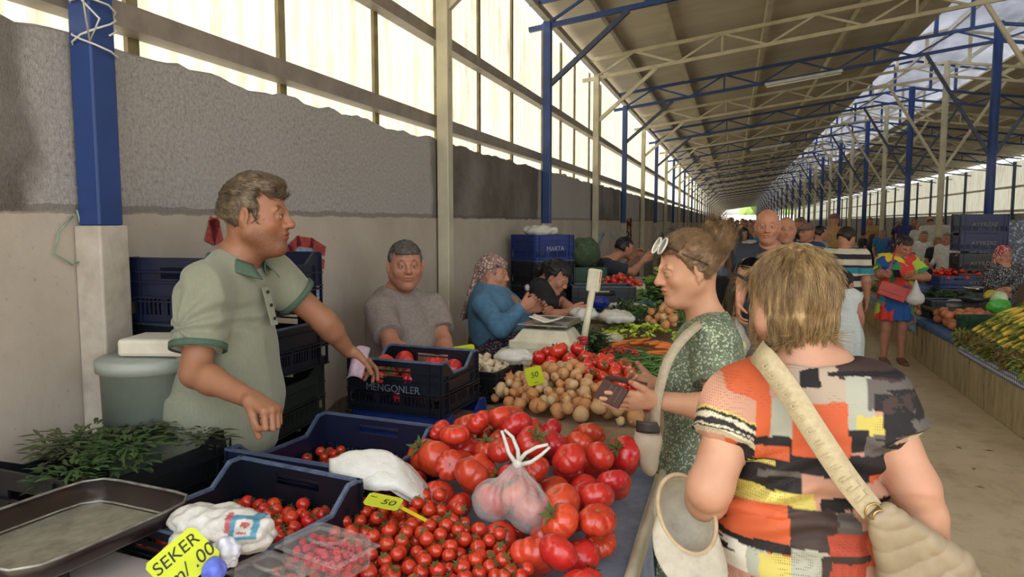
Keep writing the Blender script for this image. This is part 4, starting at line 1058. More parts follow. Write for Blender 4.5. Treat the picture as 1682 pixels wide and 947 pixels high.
def field_of(protos, n, pos, label, cat, group, seed, smin=.8, smax=1.2, tilt=.25, flat=False, zs=1.0):
    R = random.Random(seed)
    for i in range(n):
        p = protos[i % len(protos)]; o = copy_tree(p) if p.get('_used') else p; p['_used'] = 1
        x, y, z = pos(R); o.location = (x, y, z); s = R.uniform(smin, smax); o.scale = (s, s, s * zs)
        o.rotation_euler = (R.uniform(-tilt, tilt), R.uniform(-tilt, tilt), R.uniform(-PI, PI)) if not flat else (R.uniform(-tilt, tilt), R.uniform(-tilt, tilt), flat + R.gauss(0, .35))
        tag(o, label, cat, group)
        if o is not p and '_used' in o: del o['_used']
    for p in protos:
        if '_used' in p: del p['_used']
def pepper_proto(L, r, m_, bend, name='pepper', stem=True, tipr=.25):
    mb = MB(); pts = []; rs = []
    for i in range(9):
        t = i / 8; pts.append((L * (t - .5), bend * L * math.sin(PI * t), .1 * bend * L * math.sin(5 * t))); rs.append(r * (1 - (1 - tipr) * t ** 1.6) * (math.sin(min(1, t * 5 + .25) * PI / 2)) * (1 if t < 1 else .5))
    mb.tube(pts, rs, 8); o = mb.build(name, m_)
    if stem: mb = MB(); mb.tube([pts[0], V(*pts[0]) + V(-r * 1.4, 0, r * .2), V(*pts[0]) + V(-r * 2.6, r * .6, r * .4)], [r * .45, r * .22, r * .2], 6); mb.build('stalk', CALYX, o)
    return o
GPEP = mat('green_pepper_skin', '4d7a2a', '2f5620', 5, .3, objrand=.5, coat=.3); YPEP = mat('pale_pepper_skin', 'b3bd3c', '95a52c', 5, .3, objrand=.4, coat=.3); RPEP = mat('red_pepper_skin', 'b5201c', '8f1512', 5, .25, objrand=.3, coat=.4)
CARR = mat('carrot_skin', 'd9742c', 'c25f20', 14, .55, objrand=.3, stretch=(3, 1, 1))
def box_pos(cx, cy, w, h, rz, z0, zh):
    c, s = math.cos(rz), math.sin(rz)
    def f(R):
        u = R.uniform(-1, 1); v = R.uniform(-1, 1); a, b = u * w / 2, v * h / 2; dome = (1 - u * u) * (1 - v * v)
        return (cx + a * c - b * s, cy + a * s + b * c, z0 + zh * dome * R.uniform(.55, 1))
    return f
gp = [pepper_proto(.17, .009, GPEP, .18, 'green_pepper'), pepper_proto(.15, .010, GPEP, -.12, 'green_pepper'), pepper_proto(.19, .008, GPEP, .3, 'green_pepper')]
field_of(gp, 90, box_pos(-.58, 4.12, .50, .5, .1, TZ + .03, .09), 'long thin green pepper in the tangled bed beyond the round tomatoes', 'pepper', 'long green peppers beyond the tomatoes', 51, .8, 1.1, .3)
rpq = [pepper_proto(.05, .006, RPEP, .1, 'red_pepper'), pepper_proto(.04, .007, RPEP, -.15, 'red_pepper')]
field_of(rpq, 40, box_pos(-.60, 4.14, .20, .14, .1, TZ + .115, .02), 'small red chilli lying on top of the long green peppers', 'chilli', 'red chillies on the green peppers', 52, .8, 1.2, .4)
hb_ = [tuft(60, .10, .008, .06, 1, HERB, 'herb_bunch'), tuft(60, .09, .010, .06, 2, HERB, 'herb_bunch')]
field_of(hb_, 9, box_pos(-.86, 4.28, .20, .26, 0, TZ + .03, .06), 'dark leafy herb bunch beside the pole of the cream scale', 'herb bunch', 'herb bunches beside the scale pole', 53)
cpz = [pepper_proto(.17, .013, CARR, .03, 'carrot', True, .18), pepper_proto(.15, .012, CARR, -.05, 'carrot', True, .2)]
field_of(cpz, 42, box_pos(-.56, 4.72, .55, .24, -.1, TZ + .03, .08), 'orange carrot in the bed across the second table', 'carrot', 'carrots on the second table', 54, .85, 1.15, .12, flat=.15)
yp = [pepper_proto(.08, .014, YPEP, .15, 'pale_pepper'), pepper_proto(.07, .016, YPEP, -.1, 'pale_pepper')]
field_of(yp, 80, box_pos(-.60, 5.20, .60, .5, .0, TZ + .04, .10), 'pale yellow-green pepper past the carrots', 'pepper', 'pale peppers past the carrots', 55, .8, 1.2, .4)
hb2 = [tuft(80, .12, .008, .07, 5, HERB2, 'dill_bunch'), tuft(80, .11, .007, .07, 6, HERB, 'dill_bunch')]
field_of(hb2, 10, box_pos(-.62, 5.75, .55, .34, 0, TZ + .04, .08), 'feathery green dill bunch behind the pale peppers', 'herb bunch', 'dill bunches behind the pale peppers', 56)
field_of(rpq[:0] or [pepper_proto(.10, .013, RPEP, .12, 'red_pepper'), pepper_proto(.09, .015, RPEP, -.1, 'red_pepper')], 60, box_pos(-.52, 6.62, .40, .5, 0, TZ + .04, .08), 'deep red pepper in the bed by the white price card', 'pepper', 'red peppers past the dill', 57, .8, 1.2, .4)
field_of([tuft(60, .14, .016, .08, 7, HERB, 'leafy_bunch'), tuft(60, .13, .018, .08, 8, HERB2, 'leafy_bunch')], 16, box_pos(-.62, 7.4, .6, .9, 0, TZ + .03, .1), 'dark green leafy bunch on the far left stall table', 'leafy greens', 'leafy bunches on the far left table', 58)
field_of([tuft(50, .13, .03, .07, 9, LET2, 'lettuce'), tuft(50, .12, .03, .07, 10, HERB2, 'lettuce')], 14, box_pos(-.60, 8.6, .6, 1.1, 0, TZ + .03, .1), 'bright green lettuce head on the far left stall table', 'lettuce', 'lettuces on the far left table', 59)
pot = [onion_proto(.8, 7)]
po = pile(inpoly([(-.60, 5.4), (-.45, 5.6), (-.36, 5.3), (-.42, 5.15)]), lambda x, y: TZ + .10, lambda x, y: TZ + .22, lambda R: R.uniform(.028, .038), 24, (-.62, -.36, 5.1, 5.6), 71)
scatter(pot, po, 'onion lying beside the pale peppers on the second table', 'onion', 'onions by the pale peppers', 72, 1.6)
for p in pot: del p['_used']
for i, (x, y, d, r, m_, lb, sd2) in enumerate((
        (1010, 520, 5.3, (.14, .10, .05), FILM2, 'white plastic bag with blue print lying left of the pale peppers', 12),
        (1030, 507, 6.0, (.20, .12, .06), FILM2, 'large white plastic bag behind the printed one on the second table', 13),
        (960, 515, 5.0, (.10, .08, .04), FILM2, 'flat white plastic bag beside the top of the scale pole', 14),
        (1000, 555, 4.75, (.09, .07, .03), FILM, 'thin clear bag lying left of the carrots', 15))):
    crumple('plastic_bag', pd(x, y, d), r, lb, m_, sd2, amp=.02, ridge=14, h=.009)
pc = plate(.16, .10, 'blank white card lying on the red peppers', mat('white_card', 'e3e0d4', 'd2cfc2', 5, .6)); orient(pc, pd(1098, 513, 6.1), V(1, -.3, -.15), V(.2, 1, .4)); 
# folding black crates, tray of red produce, blue bags further along
o = crate('plastic_crate', .55, .36, .26, BLACKP, RIMM, 'black crate tipped on its side behind the second table', dip=0); place(o, -1.12, 6.55, TZ + .02, .3)
o = crate('plastic_crate', .50, .34, .10, CREAMP, CREAMP, 'cream tray heaped with red tomatoes near the far seated vendor', dip=0, slot=False); place(o, -1.08, 7.35, TZ + .12, .1)
o = crate('plastic_crate', .52, .36, .12, BLACKP, RIMM, 'low black crate under the cream tray near the far vendor', dip=0); place(o, -1.08, 7.35, TZ + .0, .1)
tt = pile(incrate(-1.08, 7.35, .42, .28, .1), lambda x, y: TZ + .15, lambda x, y: TZ + .32 - 1.2 * abs(x + 1.08) * .3, lambda R: R.uniform(.030, .036), 90, (-1.32, -.84, 7.18, 7.52), 73)
scatter(rp2, tt, 'red tomato in the cream tray near the far seated vendor', 'tomato', 'tomatoes in the cream tray', 74, 1.4)
for i, (x, y, d) in enumerate(((1058, 502, 6.2), (985, 497, 5.9))):
    crumple('plastic_bag', pd(x, y, d), (.08, .06, .05), ['bright blue plastic bag beside the red peppers', 'bright blue plastic bag behind the black crates'][i], mat('royal_blue_film', '24358c', '1a2768', 12, .4), 16 + i, amp=.015, ridge=16, h=.009)
# ================= PEOPLE =================
SKIN = {}
def skin_mat(name, c):
    if name in SKIN: return SKIN[name]
    r, g, b = [int(c[i:i + 2], 16) for i in (0, 2, 4)]
    m = mat('skin_' + name, c, '%02x%02x%02x' % (int(r * .95), int(g * .91), int(b * .89)), 16, .52, bsc=150, bst=.12, bd=.001, sss=.05, vcol=True, spec=.4)
    SKIN[name] = m; return m
def cap_cone(pr, a, b, ra, rb, k=.02, n=None, fl=1.0):      # cone with a flat end at b
    a = V(*a); b = V(*b); d = nrm(b - a); L = np.linalg.norm(b - a); ex = b + d * rb * 1.2; re = ra + (rb - ra) * (L + rb * 1.2) / L
    q = Pr(); (q.cone(a, ex, ra, re) if n is None else q.fcone(a, ex, ra, re, n, fl)); f0 = q.p[0]
    f = lambda X, Y, Z: np.maximum(f0[0](X, Y, Z), (X - b[0]) * d[0] + (Y - b[1]) * d[1] + (Z - b[2]) * d[2])
    return pr.put(f, f0[1], f0[2], k)
def torso(pr, J, t=0.0, low=True):
    pel, nk = J['pel'], J['neck']; up = nrm(nk - pel); lat = nrm(J['shR'] - J['shL']); fwd = nrm(np.cross(up, lat)); lat = np.cross(fwd, up)
    if 'hipR' in J: lp = nrm(J['hipR'] - J['hipL']); fp = nrm(np.cross(V(0, 0, 1), lp))
    else: lp, fp = lat, fwd
    Rc = np.array([lat, fwd, up]).T; Rp = np.array([lp, nrm(np.cross(V(0, 0, 1), lp)), V(0, 0, 1)]).T
    g = J.get('g', 1.0); bel = J.get('belly', 0.0); L = np.linalg.norm(nk - pel)
    mid = lambda q: lerp(pel, nk, q)
    sag = J.get('sag', V(0, 0, 0))
    if low: pr.ell(pel + V(0, 0, .0), V(.165 * g, .122 * g, .135) + t, Rp, k=.05)
    pr.ell(mid(.28) + fwd * (.012 + bel * .55) + sag, V(.150 * g + bel * .3, .112 * g + bel * .75, .165) + t, Rc, k=.06)
    pr.ell(mid(.52) + fwd * (.008 + bel * .3) + sag * .6, V(.146 * g + bel * .15, .112 * g + bel * .35, .16) + t, Rc, k=.06)
    pr.ell(mid(.76), V(.155 * (.5 + .5 * g), .110 * (.4 + .6 * g), .15) + t, Rc, k=.06)
    for s in ('L', 'R'):
        sh = J['sh' + s]; pr.cone(lerp(nk, sh, .25) - up * .045, sh - up * .0, .060 + t, .052 * J.get('ag', 1) + t, k=.05)
        pr.cone(nk + up * .012, lerp(nk, sh, .72) + up * .006, .040 + t * .7, .034 + t * .7, k=.04)
    if J.get('bust'):
        for s in (-1, 1): pr.ell(mid(.66) + fwd * (.085 * g) + lat * s * .075 * g, V(.072, .062, .07) * J['bust'] + t, Rc, k=.04)
    J['_lat'], J['_fwd'], J['_up'] = lat, fwd, up
    return pr
def arm(pr, J, s, t=0.0, upto=None):
    sh, el, wr = J['sh' + s], J['el' + s], J['wr' + s]; a = J.get('ag', 1.0)
    if upto is None:
        pr.cone(sh, el, .050 * a + t, .041 * (.4 + .6 * a) + t, k=.03); m = lerp(el, wr, .28)
        pr.cone(el, m, .040 * (.4 + .6 * a) + t, .041 * (.5 + .5 * a) + t, k=.025); pr.cone(m, wr, .040 * (.5 + .5 * a) + t, .0265 + t, k=.02)
    else:
        pr.cone(sh, lerp(sh, el, upto * .5), .054 * a + t, .054 * a + t, k=.045); cap_cone(pr, lerp(sh, el, .2), lerp(sh, el, upto), .055 * a + t, .053 * a + t + J.get('slv', .006), k=.02)
def leg(pr, J, s, t=0.0, foot=True, k=.03):
    h, kn, an = J['hip' + s], J['kn' + s], J['an' + s]; g = J.get('lg', 1.0)
    pr.cone(h, kn, .088 * g + t, .056 * g + t, k=.05); m = lerp(kn, an, .3); bk = J.get('toe', V(0, 1, 0))
    pr.cone(kn, m - bk * .012, .053 * g + t, .054 * g + t, k=k); pr.cone(m - bk * .012, an, .053 * g + t, .036 * g + t, k=k)
    if foot: feet(pr, J, s, 0)
def feet(pr, J, s, t=0.0):
    an = J['an' + s]; d = J.get('toe' + s, J.get('toe', V(0, 1, 0)))
    pr.cone(an - d * .02 - V(0, 0, .035), an + d * .10 - V(0, 0, .055), .034 + t, .030 + t, k=.025)
    pr.fcone(an + d * .08 - V(0, 0, .058), an + d * .17 - V(0, 0, .064), .036 + t, .028 + t, V(0, 0, 1), .6, k=.02)
def hand(pr, w, d, n, l, curl=(.5, .5, .5, .5), spread=.1, thumb=(.7, .5), sc=1.0, tcurl=.3):
    # w wrist, d finger direction, n palm normal (curl towards), l direction of thumb side
    w = V(*w); d = nrm(d); n = nrm(n - d * (n @ d)); l = nrm(l - d * (l @ d) - n * (l @ n)); tips = []
    for i, (off, ln, r, base) in enumerate(((.029, .95, .0090, .088), (.0095, 1.06, .0094, .092), (-.010, 1.0, .0090, .088), (-.028, .8, .0080, .079))):
        off *= sc; k0 = w + d * base * sc + l * off + n * (.004 * abs(i - 1.4)) * sc
        pr.cone(w + l * off * .55 + d * .012 * sc, k0, .0165 * sc, .0112 * sc, k=.014 * sc)
        dd = nrm(d + l * (1.5 - i) * spread * .35); p = k0; cu = curl[i] if hasattr(curl, '__len__') else curl; a = 0; dirv = dd
        for j, (sl, cj) in enumerate(((.043, .75), (.026, 1.0), (.021, .7))):
            a += cu * cj * 1.25; dirv = nrm(dd * math.cos(a) + n * math.sin(a)); q = p + dirv * sl * ln * sc
            pr.cone(p, q, r * sc * (1 - .08 * j), r * sc * (.93 - .08 * j), k=.0035); p = q
        tips.append(p)
    tb = w + d * .022 * sc + l * .022 * sc; td = nrm(d * .75 + l * thumb[0] + n * thumb[1]); p1 = tb + td * .040 * sc
    pr.cone(tb, p1, .0165 * sc, .0125 * sc, k=.012); td2 = nrm(td + d * .35 * (1 - tcurl) + n * tcurl - l * tcurl * .4); p2 = p1 + td2 * .032 * sc
    pr.cone(p1, p2, .0122 * sc, .0105 * sc, k=.004); td3 = nrm(td2 + n * tcurl * .5 - l * tcurl * .4); p3 = p2 + td3 * .024 * sc; pr.cone(p2, p3, .0103 * sc, .0085 * sc, k=.003)
    tips.append(p3); return tips
def head(pr, c, R, s=1.0, fem=False, fat=0.0, nose=1.0, jaw=1.0, detail=True, ears=True):
    c = V(*c); T = lambda x, y, z: c + R @ (V(x, y, z) * s); S = lambda *a: V(*a) * s
    pr.ell(T(0, -.014, .030), S(.076, .094, .088), R, k=.02 * s)
    pr.ell(T(0, .022, -.030), S(.059 + fat * .6, .066, .078), R, k=.03 * s)
    pr.ell(T(0, -.015, -.020), S(.066 + fat * .5, .075, .075), R, k=.03 * s)
    jw = .050 * jaw + fat
    for q in (-1, 1):
        pr.cone(T(q * jw, .0, -.050), T(q * .017, .062, -.092), .021 * s, .016 * s, k=.03 * s)
        pr.ell(T(q * .038, .056, -.022), S(.022 + fat * .4, .020, .022), R, k=.025 * s)
        pr.cone(T(q * .008, .083, .020), T(q * .040, .072, .024), .0085 * s, .007 * s, k=.012 * s)
        if ears:
            Re = R @ rotm((0, 0, 1), q * -.35) @ rotm((1, 0, 0), -.15)
            pr.ell(T(q * (.080 + fat * .5), -.012, -.004), S(.0085, .018, .032), Re, k=.005 * s)
            pr.ell(T(q * (.078 + fat * .5), -.006, -.030), S(.007, .009, .011), Re, k=.005 * s)
            if detail: pr.ell(T(q * (.090 + fat * .5), -.008, .002), S(.006, .009, .017), Re, k=.004 * s, op=1)
    pr.ell(T(0, .073, -.093 - fat * .3), S(.022, .019, .018), R, k=.024 * s)
    if fat: pr.ell(T(0, .030, -.098), S(.040, .040, .026), R, k=.03 * s)
    for q in (-1, 1): pr.ell(T(q * .031, .094, .004), S(.017, .016, .012), R, k=.014 * s, op=1)
    ny = .101 * (.5 + .5 * nose)
    pr.cone(T(0, .083, .014), T(0, ny - .002, -.018), .0090 * s, .0118 * s * nose, k=.012 * s)
    pr.ell(T(0, ny, -.023), S(.0125, .0118, .0105) * nose, R, k=.008 * s)
    for q in (-1, 1): pr.ell(T(q * .0135, .089, -.027), S(.0085, .012, .0085), R, k=.008 * s)
    pr.ell(T(0, .077, -.055), S(.029, .015, .024), R, k=.014 * s)
    pr.ell(T(0, .092, -.0500), S(.021, .0075, .0055), R, k=.006 * s); pr.ell(T(0, .090, -.0625), S(.018, .008, .0062), R, k=.006 * s)
    if detail:
        pr.cone(T(-.021, .094, -.0565), T(.021, .094, -.0565), .0018 * s, k=.003 * s, op=1)
        for q in (-1, 1):
            pr.ell(T(q * .031, .0765, .004), S(.0155, .0128, .0125), R, k=.008 * s)
            pr.ell(T(q * .031, .093, .0035), S(.0128, .012, .0036), R, k=.002 * s, op=1)
    return T
EYEW = mat('eye_white', 'd9d2c8', 'cfc6bb', 9, .25); EYEI = mat('brown_iris', '4a3020', '2e1c12', 40, .2); EYEP = mat('pupil', '0b0909', '0b0909', 4, .1)
def eyes(c, R, s, parent, org, iris=EYEI, look=(0, 0)):
    T = lambda x, y, z: V(*c) + R @ (V(x, y, z) * s)
    for q in (-1, 1):
        mb = MB(); n, m = 16, 12; vs = []
        for i in range(m + 1):
            a = PI * i / m
            for j in range(n): vs.append((math.sin(a) * math.cos(2 * PI * j / n), math.cos(a), math.sin(a) * math.sin(2 * PI * j / n)))
        Rl = R @ rotm((0, 0, 1), look[0]) @ rotm((1, 0, 0), look[1]); ce = T(q * .031, .0765, .0035)
        vs = [ce + Rl @ (V(*p) * .0116 * s) for p in vs]
        fs = [(i * n + k, i * n + (k + 1) % n, (i + 1) * n + (k + 1) % n, (i + 1) * n + k) for i in range(m) for k in range(n)]
        mi = [2 if i < 1 else (1 if i < 2 else 0) for i in range(m) for k in range(n)]
        obj_np('eye', vs, fs, [EYEW, iris, EYEP], parent, True, mi, org=org)
def face_paint(P, c, R, s, lip='b86a60', brow=(.28, .2, .15), stubble=0.0, fem=False, blush=.3, browz=.030):
    q = (P - V(*c)) @ R / s; col = np.ones((len(P), 3)); x, y, z = np.abs(q[:, 0]), q[:, 1], q[:, 2]; inh = (np.abs(q[:, 2]) < .16) & (np.linalg.norm(q[:, :2], axis=1) < .15)
    def mixc(w, cc):
        nonlocal col
        w = np.clip(w, 0, 1) * inh; col = col * (1 - w[:, None]) + w[:, None] * np.array(cc)
    sm = lambda v, a, b: np.clip((v - a) / (b - a), 0, 1)
    mixc(blush * np.exp(-((x - .042) / .022) ** 2 - ((z + .024) / .022) ** 2) * (y > .03), (1.0, .72, .68))
    mixc(blush * .8 * np.exp(-(x / .016) ** 2 - ((z + .022) / .014) ** 2) * (y > .08), (1.0, .70, .66))
    if stubble:
        w = sm(-z, .030, .055) * sm(y, -.035, .02) * (.75 + .25 * vn(P, 300)); w *= 1 - np.exp(-((x - .04) / .02) ** 2 - ((z + .03) / .018) ** 2) * .7; mixc(stubble * w, (.50, .47, .48))
    mixc(np.exp(-(x / .023) ** 4 - ((z + .0565) / .0095) ** 4) * (y > .074) * .85, (.82, .50, .48) if not fem else (.80, .42, .42))
    bz = browz + .004 - 3.2 * (x - .030) ** 2 / .05
    mixc(np.exp(-((x - .033) / .0215) ** 6 - ((z - bz) / (.0055 if not fem else .0035)) ** 2) * (y > .04) * .85, brow)
    mixc(np.exp(-((x - .031) / .0165) ** 4 - ((z - .0085) / .0036) ** 2) * (y > .05) * .85, (.25, .2, .18))
    mixc(np.exp(-((x - .031) / .019) ** 4 - ((z - .003) / .014) ** 2) * (y > .05) * .35, (.72, .55, .52))
    mixc(np.exp(-((x - .007) / .004) ** 2 - ((z + .033) / .004) ** 2) * (y > .085) * .7, (.35, .22, .2))
    return col
def hair_cap(pr, c, R, s, th=.008, front=.050, low=-.045, side=.0, fz=.045, back=0.0):
    # hair shell over the skull, cut away from the face
    c = V(*c); T = lambda x, y, z: c + R @ (V(x, y, z) * s); S = lambda *a: V(*a) * s
    pr.ell(T(0, -.016, .034), S(.079 + th, .097 + th, .091 + th), R, k=.01)
    pr.ell(T(0, -.046, -.010), S(.070 + th * .6, .068 + th, .070 + back), R, k=.03 * s)
    return pr
def S3(s, *a): return V(*a) * s
def hair_cut(pr, c, R, s, fz=.062, yb=.012, low=-.06, temple=.0, earwin=True):
    c = V(*c); T = lambda x, y, z: c + R @ (V(x, y, z) * s)
    f = R[:, 1]; u = R[:, 2]; a, b = T(0, yb, 0), T(0, 0, fz)
    lo, hi = c - .2 * s, c + .2 * s
    def g(X, Y, Z):
        q1 = (X - a[0]) * f[0] + (Y - a[1]) * f[1] + (Z - a[2]) * f[2]      # in front of the ear line
        q2 = (X - b[0]) * u[0] + (Y - b[1]) * u[1] + (Z - b[2]) * u[2]      # above the fringe line
        return np.maximum(-q1 * 1.0, (q2 + np.clip(q1 - .03 * s, -.03, 0) * .9))
    pr.put(g, lo, hi, .012 * s, 1)
    for q in (-1, 1) if earwin else (): pr.ell(T(q * .088, .006, -.030), S3(s, .030, .036, .052), R, k=.006 * s, op=1)
    l_ = T(0, 0, low); l2 = nrm(u * 1.0 + f * .5)
    pr.put(lambda X, Y, Z: ((X - l_[0]) * l2[0] + (Y - l_[1]) * l2[1] + (Z - l_[2]) * l2[2]), lo, hi, .008 * s, 1)
    return pr
def hair_mat(name, c1, c2, sc=60, stretch=(1, 1, .12)):
    return mat(name, c1, c2, sc, .45, bsc=sc * 1.6, bst=.5, bd=.004, stretch=stretch, spec=.45)
def strands(P_, N_, n, L, seed, flow, r=.0009, lift=.25, seg=5, curl=.0, fall=0.0, jitter=.15, collide=None):
    R = np.random.RandomState(seed); idx = R.randint(0, len(P_), n); V_, F_ = [], []; base = 0
    p = P_[idx].copy(); nn = N_[idx]; f0 = flow(p, nn); f0 = f0 + R.randn(n, 3) * jitter; 
    f0 = f0 - nn * (f0 * nn).sum(1)[:, None]; f0 /= np.linalg.norm(f0, axis=1)[:, None] + 1e-9
    d = f0 + nn * lift * R.uniform(.2, 1.2, (n, 1)); l = L * R.uniform(.5, 1.2, n) / seg; pts = [p - nn * .002]; ph = R.uniform(0, 6, n)
    for k in range(seg):
        d = d - nn * (lift * .55) + V(0, 0, -1) * fall; d /= np.linalg.norm(d, axis=1)[:, None]
        side = np.cross(d, nn); p = p + d * l[:, None] + side * (curl * np.sin(ph + k * 1.7))[:, None] * l[:, None]; pts.append(p.copy())
    pts = np.stack(pts, 1); m = seg + 1
    t = np.gradient(pts, axis=1); t /= np.linalg.norm(t, axis=2)[..., None] + 1e-9
    a = np.cross(t, nn[:, None, :]); a /= np.linalg.norm(a, axis=2)[..., None] + 1e-9; b = np.cross(t, a)
    rad = r * np.array([1 - .75 * (k / seg) ** 1.5 for k in range(m)])[None, :, None]
    ring = np.stack([pts + rad * (a * math.cos(q) + b * math.sin(q)) for q in (0, 2.094, 4.188)], 2)      # n, m, 3, 3
    Vv = ring.reshape(-1, 3); ii = np.arange(n)[:, None, None] * m * 3; kk = np.arange(seg)[None, :, None] * 3; jj = np.arange(3)[None, None, :]
    j2 = (jj + 1) % 3; Fv = np.stack([ii + kk + jj, ii + kk + j2, ii + kk + 3 + j2, ii + kk + 3 + jj], -1).reshape(-1, 4)
    return Vv, Fv
def hair_obj(pr, h, m_, parent, org, flow=None, n=0, L=.03, groove=None, name='hair', seed=1, **kw):
    P_, F_ = sdf_mesh(pr, h); N_ = normals(P_, F_)
    if groove:
        ax, sc_, amp = groove; q = P_.copy(); q = q - np.outer(q @ ax, ax) * .82
        P_ = P_ + N_ * (amp * (fbm(q, sc_, 3, seed) - .2 * np.abs(vn(q, sc_ * 2.5, seed + 2))))[:, None]
    if n:
        sv, sf = strands(P_, N_, n, L, seed, flow, **kw); sf = sf + len(P_); P_ = np.concatenate([P_, sv]); F_ = np.concatenate([F_, sf])
    return obj_np(name, P_, F_, m_, parent, org=org)
def folds(P_, N_, amp=.006, sc=9, seed=1, dirv=(0, 0, 1), st=.25):
    d = nrm(dirv); q = P_ - np.outer(P_ @ d, d) * (1 - st)
    w = 1 - np.abs(fbm(q, sc, 2, seed)) * 2.4; w2 = fbm(P_, sc * .6, 2, seed + 5)
    return P_ + N_ * (amp * (.55 * w + .7 * w2 - .35))[:, None]
def cloth_obj(name, pr, h, m_, parent, org, amp=.006, sc=9, seed=1, dirv=(0, 0, 1), st=.25, colf=None, extra=None):
    P_, F_ = sdf_mesh(pr, h); N_ = normals(P_, F_); P0 = P_
    P_ = folds(P_, N_, amp, sc, seed, dirv, st)
    if extra is not None: P_ = extra(P_, N_)
    return obj_np(name, P_, F_, m_, parent, org=org, col=colf(P0, N_) if colf else None)
def collar(parent, org, nk, up, fwd, lat, r, h, m_, open_=.55, w=1.0):
    mb = MB()
    def f(u, v):
        a = lerp(open_, 2 * PI - open_, u) ; d = fwd * math.cos(a) + lat * math.sin(a) * w
        rr = r * (1.0 + .10 * math.sin(v * PI * .5)); front = max(0, math.cos(a)) ** 2
        rise = h * math.sin(min(1, v * 2) * PI / 2) if v < .5 else h - (v - .5) * 2 * h * 1.15
        rad = rr + (0 if v < .5 else (v - .5) * 2 * .020)
        return nk + d * rad * .98 + up * (rise - front * .045 - .004) + fwd * front * (.012 + .02 * v)
    mb.grid(f, 30, 8); return mb.build('collar', m_, parent, solid=.003, org=org)
def headrot(yaw, pitch=0, roll=0):       # yaw 0 looks along +Y, positive turns to -X (left); pitch positive looks down
    return rotm((0, 0, 1), yaw) @ rotm((1, 0, 0), -pitch) @ rotm((0, 1, 0), roll)
def skin_obj(pr, h, fine, m_, parent, org, colf):
    P_, F_ = sdf_mesh(pr, h, fine); return obj_np('body', P_, F_, m_, parent, org=org, col=colf(P_))
def bx3(c, r): c = V(*c); r = V(*r) if hasattr(r, '__len__') else V(r, r, r); return c - r, c + r
def eye_dark(P): return None
